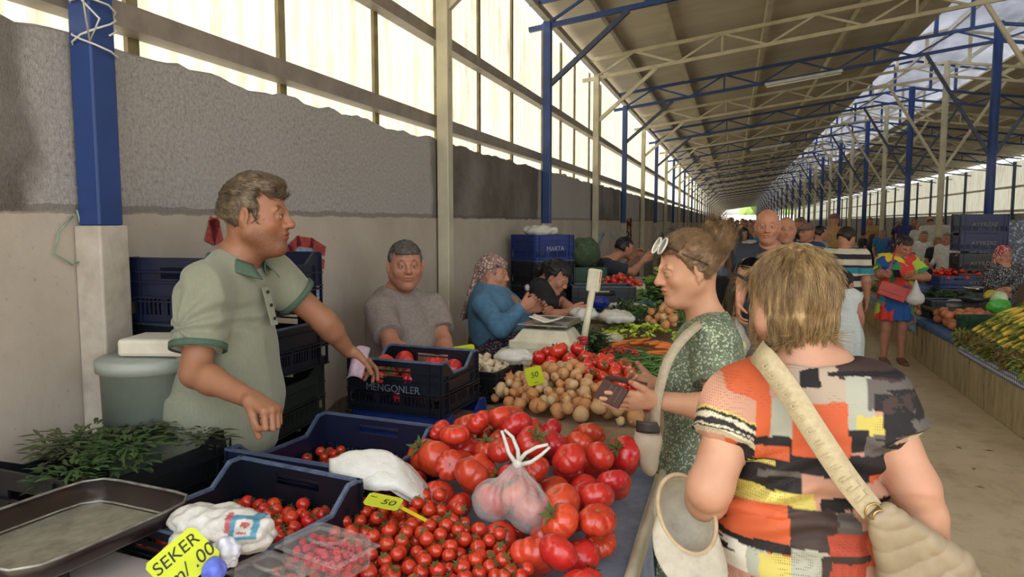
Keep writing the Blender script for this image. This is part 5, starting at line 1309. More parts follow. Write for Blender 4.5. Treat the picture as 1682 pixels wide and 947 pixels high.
# ---------- seller in the green polo ----------
def seller():
    org = V(-1.66, 2.02, 0); r = empty('person', org, 0, 'standing man in a sage green polo shirt, one hand on the top tomato crate', 'person')
    dF = rotm((0, 0, 1), -.30) @ CR * 1.0; dF = nrm(V(CR[0], CR[1], 0) * .96 + V(.10, -.32, 0) * .9); lat = V(dF[1], -dF[0], 0)
    J = dict(g=1.06, belly=.065, ag=1.05, lg=1.05, slv=.003)
    J['pel'] = pd(340, 735, 2.42); J['neck'] = pd(383, 427, 2.36); J['shR'] = pd(334, 476, 2.20); J['shL'] = pd(445, 452, 2.52)
    J['elR'] = pd(322, 612, 2.13); J['wrR'] = pd(412, 655, 2.02); J['elL'] = pd(533, 528, 2.62); J['wrL'] = pd(571, 575, 2.74)
    hc_ = J['pel'] + V(0, 0, -.06)
    for s, q in (('L', -1), ('R', 1)):
        J['hip' + s] = hc_ + lat * q * .09; J['kn' + s] = V(*(hc_[:2] + lat[:2] * q * .11), .52) + dF * .02; J['an' + s] = V(*(hc_[:2] + lat[:2] * q * .13), .09)
    J['toe'] = dF
    hc = pd(424, 355, 2.34); R = headrot(math.atan2(-(dF[0] * 1 + .0), dF[1]) , .06); R = headrot(-(PI / 2 - .02) , .05, 0.0)
    fx = nrm(V(CR[0], CR[1], 0) + V(-.01, -.02, 0) * 2); R = np.array([V(fx[1], -fx[0], 0), fx, V(0, 0, 1)]).T @ rotm((1, 0, 0), -.05)
    s = 1.02
    pr = Pr(); torso(pr, J); [arm(pr, J, q) for q in 'LR']; [leg(pr, J, q) for q in 'LR']
    pr.cone(J['neck'] - V(0, 0, .03), hc + R @ V(0, -.022, -.055), .066, .058, k=.03); pr.cone(J['neck'] + R @ V(0, .03, .01), hc + R @ V(0, .02, -.085), .045, .035, k=.03)
    head(pr, hc, R, s, fat=.012, jaw=1.08, nose=1.08)
    # right hand: loose fist; left hand holding banknotes on the crate rim
    d1 = nrm(pd(452, 672, 1.97) - J['wrR']); tR = hand(pr, J['wrR'], d1, -CF * .15 + V(0, 0, -1), -CF, (1.25, 1.3, 1.3, 1.35), .02, (.15, .7), 1.05, .8)
    d2 = nrm(pd(606, 592, 2.82) - J['wrL']); tL = hand(pr, J['wrL'], d2, V(0, 0, -1.0), -CF, (.35, .45, .55, .6), .1, (.45, .35), 1.03, .3)
    bh = bx3(hc + V(0, 0, -.01), (.15, .15, .155)); b1 = bx3(J['wrR'] + d1 * .07, .105); b2 = bx3(J['wrL'] + d2 * .08, .115)
    skin_obj(pr, .007, [(*bh, .0027), (*b1, .0024), (*b2, .0027)], skin_mat('seller', '9c6d50'), r, org, lambda P: face_paint(P, hc, R, s, stubble=.95, brow=(.30, .22, .18), blush=.5))
    eyes(hc, R, s, r, org, look=(0, .05))
    hp = Pr(); hair_cap(hp, hc, R, s, .009); hair_cut(hp, hc, R, s, .062, .020, -.052)
    T = lambda x, y, z: hc + R @ (V(x, y, z) * s)
    hp.cone(T(-.045, .052, .094), T(.045, .054, .092), .012, .012, k=.025); hp.ell(T(0, .01, .108), V(.060, .060, .022), R, k=.03)
    for q in (-1, 1): hp.cone(T(q * .074, .016, .035), T(q * .074, .020, -.002), .010, .006, k=.012)
    sw = lambda p, n: R[:, 1][None, :] * (p[:, 2] > hc[2] + .05)[:, None] * 1.0 + R[:, 2][None, :] * -.7 * (p[:, 2] < hc[2] + .06)[:, None] + R[:, 1][None, :] * .25
    hair_obj(hp, .0035, hair_mat('greying_brown_hair', '756247', '342a20', 40, (1, 1, 1)), r, org, sw, 5200, .034, (R[:, 1], 70, .004), seed=3, r=.0011, lift=.5)
    # polo
    PM = N('heather_green_jersey'); vec = PM.co(); PM.color(PM.mix(PM.ramp(PM.noise(160, 2, .6, PM.co((1, 1, .3))), [(.35, 0.0), (.65, .25)]), PM.ramp(PM.noise(3, 2, .5), [(.3, '83846f'), (.7, '8b8c77')]), '6c6f5b')); PM.set(Roughness=.85, Specular_IOR_Level=.2); PM.b.inputs['Sheen Weight'].default_value = .25; PM.bump(PM.noise(250, 2, .5), .15, .001)
    CUFF = mat('dark_green_rib', '4b6250', '3f5444', 120, .85, bsc=200, bst=.3, bd=.002)
    sp = Pr(); torso(sp, J, .014); [arm(sp, J, q, .014, {'R': .72, 'L': .48}[q]) for q in 'LR']
    hem = J['pel'] + V(0, 0, .0)
    sp.loft([(hem[2] - .01, hem[0] + dF[0] * .035, hem[1] + dF[1] * .035, .205, .185), (hem[2] + .05, hem[0] + dF[0] * .045, hem[1] + dF[1] * .045, .20, .19), (hem[2] + .2, hem[0] + dF[0] * .045, hem[1] + dF[1] * .045, .185, .18)], k=.03, lat=(lat[0], lat[1]))
    sp.plane(hem + V(0, 0, .005), V(0, 0, -1), hem - .35, hem + V(.35, .35, .02))
    sp.cone(J['neck'] + R @ V(0, .0, -.02), J['neck'] + R @ V(0, .03, .1), .066, .075, k=.01, op=1)
    def ex(P_, N_):    # pulled folds around the armpit and belly
        a = J['shR'] + V(0, 0, -.10); d = np.linalg.norm(P_ - a, axis=1); ang = np.arctan2(P_[:, 2] - a[2], (P_ - a) @ dF)
        w = np.exp(-((d - .13) / .09) ** 2) * np.maximum(0, 1 - np.abs(fbm(P_, 4, 2, 3)) * 1.5)
        P_ = P_ + N_ * (  .0085 * np.sin(ang * 9 + 2 * vn(P_, 9)) * w)[:, None]
        z = (P_[:, 2] - hem[2]); w2 = np.exp(-((z - .02) / .12) ** 2)
        return P_ + N_ * (.006 * w2 * np.sin(z * 75 + 7 * vn(P_, 5, 4)) * np.clip(vn(P_, 4, 8) + .4, 0, 1))[:, None]
    cloth_obj('polo_shirt', sp, .0055, PM.m, r, org, .010, 9, 4, (.3, 0, 1), .35, extra=ex)
    for q, up_ in (('R', .72), ('L', .48)):
        c = Pr(); a0, b0 = lerp(J['sh' + q], J['el' + q], up_ - .065), lerp(J['sh' + q], J['el' + q], up_ + .012); rr = .053 * 1.05 + .0205; L_ = np.linalg.norm(b0 - a0); dd = (b0 - a0) / L_
        mb = MB(); mb.tube([a0, b0], [rr + .003, rr + .002], 28, False); mb.build('sleeve_cuff', CUFF, r, solid=.006, org=org)
    up_ = nrm(J['neck'] - J['pel']); collar(r, org, J['neck'] + V(0, 0, -.012) + dF * .012, nrm(V(0, 0, 1) - dF * .35), dF, lat, .074, .042, CUFF, .45)
    mb = MB(); fa = J['neck'] + dF * .118 + V(0, 0, -.085); mb.bar(fa, fa + V(0, 0, -.12) + dF * .032, .030, .004, up=dF); mb.build('placket', PM.m, r, org=org)
    for i in range(3): mb = MB(); q = fa + (V(0, 0, -.12) + dF * .032) * (i * .35 + .12) + dF * .005; mb.cyl(q, q + dF * .003, .0055, n=10); mb.build('button', BLACKP, r, org=org)
    tp = Pr(); tp.ell(J['pel'] + V(0, 0, -.03), (.175, .165, .12), np.array([lat, dF, V(0, 0, 1)]).T, k=.05); [leg(tp, J, q, .018, False) for q in 'LR']
    cloth_obj('trousers', tp, .009, mat('dark_navy_denim', '1a1f2b', '11141d', 40, .85, bsc=200, bst=.2, bd=.002), r, org, .005, 7, 5)
    for q in 'LR': sp2 = Pr(); feet(sp2, J, q, .012); sp2.plane(V(*J['an' + q][:2], -.0), V(0, 0, -1), J['an' + q] - .3, J['an' + q] + .3); P_, F_ = sdf_mesh(sp2, .008); obj_np('shoe', P_, F_, mat('black_leather', '1c1a19', '121110', 20, .4), r, org=org)
    # banknotes in the left hand
    mb = MB(); c = J['wrL'] + d2 * .095 + V(0, -.015, -.02)
    A, B = pd(588, 573, 2.76), pd(578, 622, 2.74)
    mb.grid(lambda u, v: lerp(A, B, v) + V(CR[0], CR[1], 0) * (u - .3) * .062 + V(0, -1, 0) * (.012 * math.sin(u * 4) + .02 * v * u) + V(0, 0, .015 * math.sin(u * 3)), 12, 10)
    o = mb.build('banknote', mat('pinkish_banknote', 'b59a9c', '8c7480', 40, .6), None, solid=.0008, org=A); o.location = A; tag(o, 'crumpled pinkish banknote in the standing seller\'s hand over the crate', 'banknote')
seller()

# ---------- woman in the green floral dress ----------
def floral(name, base, base2, fl, sc=70):
    m = N(name); vec = m.co(); wv = m.new('ShaderNodeTexNoise'); m.link(vec, wv.inputs['Vector']); wv.inputs['Scale'].default_value = sc * .9
    ad = m.new('ShaderNodeVectorMath', operation='MULTIPLY_ADD'); m.link(wv.outputs['Color'], ad.inputs[0]); ad.inputs[1].default_value = (.018,) * 3; m.link(vec, ad.inputs[2])
    vo = m.new('ShaderNodeTexVoronoi'); vo.inputs['Scale'].default_value = sc; vo.inputs['Randomness'].default_value = 1; m.link(ad.outputs[0], vo.inputs['Vector'])
    f = m.ramp(vo.outputs['Distance'], [(.33, 1.0), (.40, 0.0)])
    v2 = m.new('ShaderNodeTexVoronoi'); v2.inputs['Scale'].default_value = sc * 2.1; m.link(ad.outputs[0], v2.inputs['Vector']); f2 = m.ramp(v2.outputs['Distance'], [(.22, .8), (.28, 0.0)])
    b = m.ramp(m.noise(30, 2, .5), [(.35, base), (.65, base2)])
    c = m.mix(f, b, fl); c = m.mix(f2, c, fl); m.color(c); m.set(Roughness=.85, Specular_IOR_Level=.2); return m.m
def green_woman():
    org = V(-.08, 2.50, 0); r = empty('person', org, 0, 'woman in a green floral dress with hair in a bun, opening a brown wallet', 'person')
    fx = nrm(V(-1, -.02, 0)); fx = nrm(-V(CR[0], CR[1], 0) + V(0, .0, 0)); lat = V(fx[1], -fx[0], 0)     # faces left
    J = dict(g=.98, bust=1.0, ag=1.0, lg=.95, slv=.014)
    J['pel'] = pd(1150, 790, 2.52); J['neck'] = pd(1166, 530, 2.48); J['shL'] = pd(1172, 560, 2.34); J['shR'] = pd(1150, 556, 2.62)
    J['elL'] = pd(1180, 672, 2.24); J['wrL'] = pd(1074, 656, 2.22); J['elR'] = pd(1130, 665, 2.68); J['wrR'] = pd(1080, 633, 2.52)
    hc_ = J['pel'] + V(0, 0, -.07)
    for s, q in (('L', -1), ('R', 1)):
        J['hip' + s] = hc_ + lat * q * .085; J['kn' + s] = V(*(hc_[:2] + lat[:2] * q * .09), .47) + fx * .03; J['an' + s] = V(*(hc_[:2] + lat[:2] * q * .10), .085)
    J['toe'] = fx; hc = pd(1128, 442, 2.46); s = 1.0
    R = np.array([V(fx[1], -fx[0], 0), fx, V(0, 0, 1)]).T @ rotm((0, 0, 1), .10) @ rotm((1, 0, 0), -.22)
    pr = Pr(); torso(pr, J); [arm(pr, J, q) for q in 'LR']; [leg(pr, J, q) for q in 'LR']
    pr.cone(J['neck'] - V(0, 0, .02), hc + R @ V(0, -.028, -.05), .052, .050, k=.03); pr.cone(J['neck'] + fx * .03, hc + R @ V(0, .005, -.085), .036, .030, k=.03)
    head(pr, hc, R, s, fem=True, fat=.003, nose=1.08, jaw=1.0)
    dL = nrm(pd(1020, 662, 2.18) - J['wrL']); nL = V(0, 0, 1) * .9 + CF * .5
    tL = hand(pr, J['wrL'], dL, V(0, 0, .5) + CF, V(0, 0, 1), (.12, .12, .14, .16), .05, (.65, .05), .93, .05)
    dR = nrm(pd(1030, 628, 2.46) - J['wrR']); tR = hand(pr, J['wrR'], dR, V(0, 0, 1) * .6 - CF * .8, V(0, 0, 1), (.35, .4, .45, .5), .05, (.6, .3), .93, .2)
    def paint(P):
        c = face_paint(P, hc, R, s, fem=True, brow=(.50, .38, .30), blush=.35)
        for t in (tL[4], tR[4]): w = np.exp(-(np.linalg.norm(P - t, axis=1) / .0085) ** 4)[:, None]; c = c * (1 - w) + w * np.array((.55, .05, .06))
        return c
    b1 = bx3(J['wrL'] + dL * .08, .11); b2 = bx3(J['wrR'] + dR * .08, .10)
    skin_obj(pr, .007, [(*bx3(hc, (.15, .15, .15)), .0027), (*b1, .0024), (*b2, .003)], skin_mat('fair', 'c19170'), r, org, paint)
    eyes(hc, R, s, r, org, mat('grey_iris', '5c6a66', '3b4542', 30, .2), look=(0, -.25))
    T = lambda x, y, z: hc + R @ (V(x, y, z) * s)
    hp = Pr(); hair_cap(hp, hc, R, s, .006, back=.01); hair_cut(hp, hc, R, s, .066, .018, -.060)
    for q in (-1, 1): hp.cone(T(q * .070, .030, .062), T(q * .073, -.02, .0), .014, .014, k=.02)
    flow = lambda p, n: (T(0, -.13, .06)[None, :] - p) * 8
    HM = hair_mat('light_brown_hair', '94754f', '644a31', 45, (1, 1, 1))
    hair_obj(hp, .0035, HM, r, org, flow, 5200, .05, (nrm(R @ V(0, -1, .35)), 90, .0035), seed=5, r=.0007, lift=.05)
    bc_ = T(0, -.135, .088); bp = Pr(); bp.ell(bc_, (.048, .046, .050), k=.01)
    for i in range(9):
        a = i * .7; u1 = R @ V(math.cos(a), 0, math.sin(a)) * .028; bp.cone(bc_ + u1 + R @ V(0, -.02, .0), bc_ - u1 * .3 + R @ V(0, .03, .045 * math.sin(a * 2)), .017, .014, k=.006)
    bp.cone(T(0, -.10, .065), bc_, .034, .03, k=.02)
    hair_obj(bp, .0035, HM, r, org, lambda p, n: np.cross(n, R[:, 1][None, :] + .4), 1500, .06, (nrm(R @ V(.3, 0, 1)), 80, .005), 'hair_bun', seed=8, r=.0007, lift=.06, curl=.2)
    # dress
    DM_ = floral('green_floral_dress', '66715b', '57624d', 'aab096', 92)
    sp = Pr(); torso(sp, J, .012); [arm(sp, J, q, .012, .66) for q in 'LR']
    px0, py0 = J['pel'][0], J['pel'][1]; zt = J['pel'][2]
    hem = .50; sp.loft([(hem, px0 + .0, py0, .235, .225), (hem + .25, px0, py0, .205, .195), (zt - .05, px0, py0, .190, .165), (zt + .12, px0, py0, .165, .14)], k=.04, lat=(lat[0], lat[1]))
    sp.cone(J['neck'] + V(0, 0, .0) + fx * .01, J['neck'] + V(0, 0, .1) + fx * .03, .062, .075, k=.008, op=1)
    def ex(P_, N_):
        z = P_[:, 2]; a = np.arctan2(P_[:, 1] - py0, P_[:, 0] - px0); w = np.clip((zt + .15 - z) / .5, 0, 1)
        P_ = P_ + N_ * (w * .012 * (np.sin(a * 11 + 2 * fbm(P_, 2, 2, 3)) + .5 * np.sin(a * 23)))[:, None]
        w2 = np.exp(-((z - zt - .2) / .03) ** 2) * .006; return P_ - N_ * w2[:, None]
    cloth_obj('dress', sp, .006, DM_, r, org, .008, 10, 7, extra=ex)
    mb = MB(); nk = J['neck']; pts = [nk + V(0, 0, .012 - .03 * max(0, math.cos(a))) + fx * .066 * math.cos(a) + lat * .064 * math.sin(a) + fx * .008 for a in np.linspace(0, 2 * PI, 33)]; mb.tube(pts, .005, 6, False); mb.build('neckline', DM_, r, org=org)
    # sunglasses on the head
    g = empty('sunglasses', T(0, .06, .10), 0, 'white framed sunglasses pushed up on the hair of the floral dress woman', 'sunglasses'); go = T(0, .06, .10)
    WF = mat('white_frame', 'dcd8cc', 'c6c2b4', 5, .3); 
    for q in (-1, 1):
        mb = MB(); c0 = (T(q * .033, .075, .098) - go); ring = [c0 + R @ V(.027 * math.cos(t), -.018 * math.sin(t), .022 * math.sin(t)) for t in np.linspace(0, 2 * PI, 25)]; mb.tube(ring, .0034, 6, False); mb.build('rim', WF, g)
        mb = MB(); mb.add([c0 + (p - c0) * .95 for p in ring[:-1]], [tuple(range(24))]); mb.build('lens', mat('smoke_lens', '8e8c80', '6f6d63', 5, .12), g, solid=.0015)
        mb = MB(); mb.tube([T(q * .062, .070, .098) - go, T(q * .086, .02, .055) - go, T(q * .088, -.045, .010) - go], [.0035, .0035, .0028], 6); mb.build('temple', mat('dark_temple', '35302c', '24201d', 8, .35), g)
    mb = MB(); mb.tube([T(-.010, .079, .094) - go, T(0, .081, .098) - go, T(.010, .079, .094) - go], .003, 6); mb.build('bridge', WF, g)
    for q in (-1,):
        mb = MB(); mb.ball(T(q * .082, -.004, -.045), .0035, 8, 6); mb.build('earring', mat('gold', 'c9a24a', 'a8832f', 5, .25, metal=1), r, org=org)
    # wallet
    w = empty('wallet', pd(1012, 640, 2.20), 0, 'open dark brown leather wallet held by the floral dress woman', 'wallet'); LE = mat('dark_brown_leather', '4a2c22', '38201a', 30, .5, bsc=200, bst=.3, bd=.001)
    wc = V(*w.location)
    def leaf(a, b, c, nm):
        mb = MB(); a, b, c = a - wc, b - wc, c - wc; d = b + c - a; n = nrm(np.cross(b - a, c - a)) * .005
        mb.add([a - n, b - n, d - n, c - n, a + n, b + n, d + n, c + n], [(0, 3, 2, 1), (4, 5, 6, 7), (0, 1, 5, 4), (1, 2, 6, 5), (2, 3, 7, 6), (3, 0, 4, 7)]); return mb.build(nm, LE, w, .0015)
    A_, B_, C_ = pd(993, 622, 2.20), pd(1033, 640, 2.14), pd(975, 652, 2.20); leaf(A_, B_, C_, 'front_cover')
    leaf(A_ + V(0, 0, .004), pd(1060, 634, 2.30), pd(1000, 617, 2.32), 'back_cover')
    for i in range(3):
        t = .35 + i * .2; a = lerp(A_, B_, t) - wc; b = a + (C_ - A_) * .8; mb = MB(); mb.bar(a + (C_ - A_) * .1 - CF * .0062, b - CF * .0062, .0012); mb.build('stitching', mat('pale_stitch', 'a08a80', '8a7468', 5, .7), w)
    # crossbody bag
    b = empty('shoulder_bag', pd(1060, 740, 2.26), 0, 'small beige crossbody bag hanging at the front of the floral dress', 'bag'); bo = V(*b.location); BG = mat('beige_leather', 'b9a88e', 'a2917a', 10, .55, bsc=80, bst=.15, bd=.001)
    bp = Pr(); c1 = pd(1062, 738, 2.27); bp.ell(c1, (.036, .035, .085), rotm((0, 1, 0), -.18), k=.02); bp.ell(c1 + V(.01, 0, .03), (.038, .03, .05), k=.02)
    P_, F_ = sdf_mesh(bp, .005); obj_np('pouch', P_, F_, BG, b, org=bo)
    mb = MB(); mb.grid(lambda u, v: c1 + V(-.028 + .07 * u, -.034 - .012 * math.sin(PI * u), .065 + .035 * v), 10, 4); mb.build('flap_edge', mat('dark_strap_end', '3a332c', '2a2520', 8, .5), b, solid=.004, org=bo)
    st = [pd(1076, 712, 2.24), pd(1078, 668, 2.20), pd(1088, 620, 2.19), pd(1104, 580, 2.20), pd(1130, 548, 2.24), pd(1160, 528, 2.36), pd(1184, 534, 2.46)]
    strap_mesh(st, .030, 'strap', mat('beige_webbing', 'b3a58a', 'a09278', 60, .8, bsc=200, bst=.3, bd=.001), b, bo, J['pel'] + V(0, 0, .2))
def strap_mesh(pts, w, name, m_, parent, org, cen, th=.003):
    pts = [V(*p) for p in pts]; n = len(pts); out = []
    for i in range((n - 1) * 6 + 1):
        t = i / 6; k = min(int(t), n - 2); f = t - k; p0, p1, p2, p3 = pts[max(k - 1, 0)], pts[k], pts[k + 1], pts[min(k + 2, n - 1)]
        out.append(.5 * (2 * p1 + (p2 - p0) * f + (2 * p0 - 5 * p1 + 4 * p2 - p3) * f * f + (3 * p1 - p0 - 3 * p2 + p3) * f ** 3))
    vs = []
    for i, p in enumerate(out):
        t = nrm(out[min(i + 1, len(out) - 1)] - out[max(i - 1, 0)]); o = p - cen; o[2] *= .3; s_ = nrm(np.cross(t, nrm(o))); vs += [p - s_ * w / 2, p + s_ * w / 2]
    mb = MB(); mb.add(vs, [(2 * i, 2 * i + 1, 2 * i + 3, 2 * i + 2) for i in range(len(out) - 1)], True); return mb.build(name, m_, parent, solid=th, org=org)
green_woman()

# ---------- woman with the patchwork blouse, seen from behind ----------
def patch_woman():
    org = V(.22, 1.66, 0); r = empty('person', org, 0, 'woman seen from behind with a blonde bob and orange black patchwork blouse', 'person')
    fx = nrm(V(-.20, 1, 0)); lat = V(fx[1], -fx[0], 0)
    J = dict(g=1.07, ag=1.12, lg=1.05, slv=.006, belly=.02)
    J['pel'] = pd(1318, 930, 1.62); J['neck'] = pd(1322, 606, 1.59); J['shL'] = pd(1214, 664, 1.57); J['shR'] = pd(1436, 660, 1.55)
    J['elL'] = pd(1166, 800, 1.52); J['wrL'] = pd(1150, 860, 1.72); J['elR'] = pd(1503, 800, 1.50); J['wrR'] = pd(1552, 965, 1.54)
    hc_ = J['pel'] + V(0, 0, -.05)
    for s, q in (('L', -1), ('R', 1)):
        J['hip' + s] = hc_ + lat * q * .09; J['kn' + s] = V(*(hc_[:2] + lat[:2] * q * .10), .46); J['an' + s] = V(*(hc_[:2] + lat[:2] * q * .10), .085)
    J['toe'] = fx; hc = pd(1300, 492, 1.60); s = 1.0
    R = np.array([lat, fx, V(0, 0, 1)]).T @ rotm((0, 0, 1), .32) @ rotm((1, 0, 0), -.12)
    pr = Pr(); torso(pr, J); [arm(pr, J, q) for q in 'LR']; [leg(pr, J, q) for q in 'LR']
    pr.cone(J['neck'] - V(0, 0, .02), hc + R @ V(0, -.02, -.05), .062, .056, k=.03); pr.cone(J['neck'] - V(0, 0, .01) - lat * .05, J['neck'] + V(0, 0, .02) + lat * .05, .035, .035, k=.04); head(pr, hc, R, s, fem=True, fat=.012, ears=False)
    J['wrL'] = J['wrL']; tL = hand(pr, J['wrL'], nrm(V(-.1, .8, -.5)), V(.5, 0, -1), V(0, .2, 1), (.7,) * 4, .05, (.4, .4), .95, .5)
    tR = hand(pr, J['wrR'], nrm(J['wrR'] - J['elR']), -lat, fx, (.5,) * 4, .05, (.4, .4), .95, .4)
    def paint(P):
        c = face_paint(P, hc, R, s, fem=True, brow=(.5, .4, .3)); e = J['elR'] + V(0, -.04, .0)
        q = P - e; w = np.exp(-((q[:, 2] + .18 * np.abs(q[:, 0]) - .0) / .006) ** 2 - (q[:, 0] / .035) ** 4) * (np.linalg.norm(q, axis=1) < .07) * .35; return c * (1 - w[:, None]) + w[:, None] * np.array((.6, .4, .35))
    skin_obj(pr, .006, [(*bx3(hc, (.13, .14, .14)), .0035), (*bx3(J['wrR'] + V(0, 0, -.08), .10), .003), (*bx3(J['wrL'] + V(0, .07, -.04), .10), .003)], skin_mat('pink', 'b88a6e'), r, org, paint)
    eyes(hc, R, s, r, org)
    # bob hair: shell of layered locks
    T = lambda x, y, z: hc + R @ (V(x, y, z) * s); hp = Pr()
    hp.ell(T(0, -.018, .034), (.077, .099, .086), R, k=.01); hp.ell(T(0, -.034, -.012), (.070, .070, .070), R, k=.03)
    for q in (-1, 1):
        hp.ell(T(q * .048, -.018, -.020), (.024, .050, .066), R, k=.02); hp.cone(T(q * .052, .060, .055), T(q * .064, .03, -.045), .017, .012, k=.02)
    rnd_ = random.Random(5)
    for i in range(16):
        a = lerp(-2.2, 2.2, i / 15) + rnd_.uniform(-.05, .05); x, y = math.sin(a) * .061, -.028 - math.cos(a) * .060; hp.cone(T(x * 1.0, y, -.035), T(x * .96, y + .008, -.078 - rnd_.uniform(0, .020)), .016, .006, k=.008)
    hair_cut(hp, hc, R, s, .052, .045, -.112, earwin=False)
    top = T(0, -.03, .13)
    def flow(p, n):
        d = p - top[None, :]; d = d - n * (d * n).sum(1)[:, None]; d /= np.linalg.norm(d, axis=1)[:, None] + 1e-6; return d + V(0, 0, -.8)[None, :]
    BM = N('blonde_hair'); vec = BM.co((1, 1, .14)); BM.color(BM.ramp(BM.noise(75, 4, .65, vec), [(.30, '4f3b24'), (.46, '866a45'), (.62, 'a88e63'), (.8, '6b5133')])); BM.set(Roughness=.42, Specular_IOR_Level=.4)
    hair_obj(hp, .0035, BM.m, r, org, flow, 13000, .06, (V(0, 0, 1), 60, .007), seed=9, r=.0007, lift=.08, curl=.18, jitter=.08, seg=7)
    # blouse with painted patchwork (pattern only)
    L0, R0 = J['shL'], J['shR']; ctr = (L0 + R0) / 2; W_ = np.linalg.norm(R0 - L0)
    pal = {k: np.array(srgb(v)[:3]) for k, v in dict(o='b8552f', s='b0826a', g='9a9a88', k='1b1717', b='392b26', c='bcb196', y='b8a855', r='9c3f2b', d='57504a', w='c9c2ad', p='a98a74', q='a3917c').items()}
    rects = [((x0 - 1325) / 175, (x1 - 1325) / 175, (662 - y1) / 175, (662 - y0) / 175, k) for x0, x1, y0, y1, k in (
        (1150, 1500, 500, 1200, 's'), (1185, 1275, 540, 770, 'o'), (1252, 1300, 600, 700, 'p'), (1252, 1292, 640, 708, 'g'), (1285, 1370, 640, 702, 'o'), (1290, 1375, 560, 645, 'q'), (1360, 1500, 540, 610, 'b'), (1368, 1410, 605, 700, 'g'), (1400, 1490, 610, 655, 'd'), (1380, 1440, 662, 692, 'y'), (1410, 1500, 632, 658, 'k'), (1366, 1400, 682, 722, 'k'), (1435, 1470, 660, 750, 'p'), (1465, 1500, 650, 775, 'c'), (1396, 1440, 692, 742, 'd'), (1300, 1330, 600, 622, 'k'),
        (1200, 1300, 702, 735, 'k'), (1228, 1282, 712, 733, 'o'), (1290, 1470, 728, 762, 'k'), (1285, 1372, 692, 728, 'o'), (1195, 1300, 735, 787, 'k'), (1220, 1262, 738, 748, 'y'), (1240, 1300, 756, 766, 'd'), (1300, 1385, 758, 792, 's'), (1380, 1460, 745, 772, 'k'), (1415, 1470, 760, 792, 'o'),
        (1195, 1322, 785, 814, 'y'), (1320, 1460, 775, 800, 's'), (1330, 1450, 798, 814, 'k'), (1372, 1400, 790, 798, 'y'), (1170, 1290, 812, 885, 'o'), (1280, 1352, 812, 872, 'b'), (1350, 1402, 815, 850, 'd'), (1338, 1402, 846, 877, 'r'), (1400, 1480, 838, 905, 'o'), (1385, 1470, 812, 838, 's'),
        (1170, 1290, 868, 884, 'k'), (1170, 1232, 882, 928, 'w'), (1226, 1250, 880, 1000, 'g'), (1240, 1292, 885, 1000, 'y'), (1284, 1336, 870, 932, 'g'), (1284, 1336, 930, 1010, 'k'), (1328, 1402, 877, 1000, 'b'), (1345, 1402, 890, 918, 'r'), (1400, 1480, 900, 960, 's'), (1170, 1242, 926, 1000, 's'), (1400, 1480, 958, 1100, 'b'), (1240, 1300, 1000, 1100, 'o'))]
    def pat(P, N_):
        u = (P - ctr) @ lat / (W_ * .5) * .5 / .5; v = (P[:, 2] - ctr[2]) / (W_ * .5) * .62
        u = u * .62; n1 = fbm(P * V(1, 1, 1), 24, 3, 3); n2 = fbm(P * V(.4, .4, 2.5), 30, 3, 9)
        uu = u + n1 * .022; vv = v + n2 * .045 + n1 * .02
        col = np.tile(pal['s'], (len(P), 1))
        for a, b, c0, c1, k in rects:
            m = (uu > a) & (uu < b) & (vv > c0) & (vv < c1); col[m] = pal[k]
        st = fbm(P * V(.35, .35, 4), 16, 3, 21); m = (vv < -.25) & (vv > -.9) & (st > .34); col[m] = pal['k']; m = (vv > -.2) & (uu > .1) & (st > .30); col[m] = pal['k']; m = (vv < -1.0) & (st > .50); col[m] = pal['k']
        # sleeves: zebra stripes near the hem on cream
        for sd_ in 'LR':
            a0, b0 = J['sh' + sd_], J['el' + sd_]; t = ((P - a0) @ (b0 - a0)) / ((b0 - a0) @ (b0 - a0)); ds = np.linalg.norm(P - (a0 + np.outer(t, b0 - a0)), axis=1); out_ = ((P - a0) @ lat) * (1 if sd_ == 'R' else -1) > -.015
            m = (t > .0) & (t < .47) & (ds < .088) & out_; base_ = pal['c'] if sd_ == 'L' else pal['d']; col[m] = base_
            zz = t + .05 * n1 + .03 * n2; m2 = m & (((zz > .33) & (zz < .385)) | ((zz > .235) & (zz < .28)) | ((zz > .405) & (zz < .43))); col[m & (zz < .22)] = pal['s'] if sd_ == 'L' else pal['b']
            if sd_ == 'R': m2 = m & (n2 + n1 > .12)
            col[m2] = pal['k']; m3 = m & (zz > .215) & (zz < .24) & (sd_ == 'L'); col[m3] = pal['y']
        return col
    BL = N('mesh_patchwork_fabric'); a = BL.new('ShaderNodeVertexColor'); a.layer_name = 'Col'
    vo = BL.new('ShaderNodeTexVoronoi'); vo.inputs['Scale'].default_value = 230; vo.inputs['Randomness'].default_value = .15; BL.link(BL.co((1, 1, .8)), vo.inputs['Vector'])
    hole = BL.ramp(vo.outputs['Distance'], [(.28, 1.0), (.36, 0.0)]); msk = BL.ramp(BL.noise(7, 2, .5), [(.48, 0.0), (.54, 1.0)])
    hm = BL.math('MULTIPLY', BL.math('MULTIPLY', hole, msk), .55); BL.color(BL.mix(hm, a.outputs[0], '3a2c26')); BL.set(Roughness=.7, Specular_IOR_Level=.3); BL.bump(vo.outputs['Distance'], .2, .001)
    sp = Pr(); torso(sp, J, .012); [arm(sp, J, q, .012, .44) for q in 'LR']; pz0 = J['pel'][2]
    sp.loft([(pz0 - .16, *(J['pel'][:2] + fx[:2] * .01), .215, .175), (pz0 + .02, *(J['pel'][:2] + fx[:2] * .01), .205, .165), (pz0 + .16, *J['pel'][:2], .185, .15)], k=.03, lat=(lat[0], lat[1]))
    sp.cone(J['neck'] + V(0, 0, .005) + fx * .02, J['neck'] + V(0, 0, .1), .082, .10, k=.008, op=1); sp.ell(J['neck'] + V(0, 0, .055), (.115, .10, .05), np.array([lat, fx, V(0, 0, 1)]).T, k=.012, op=1)
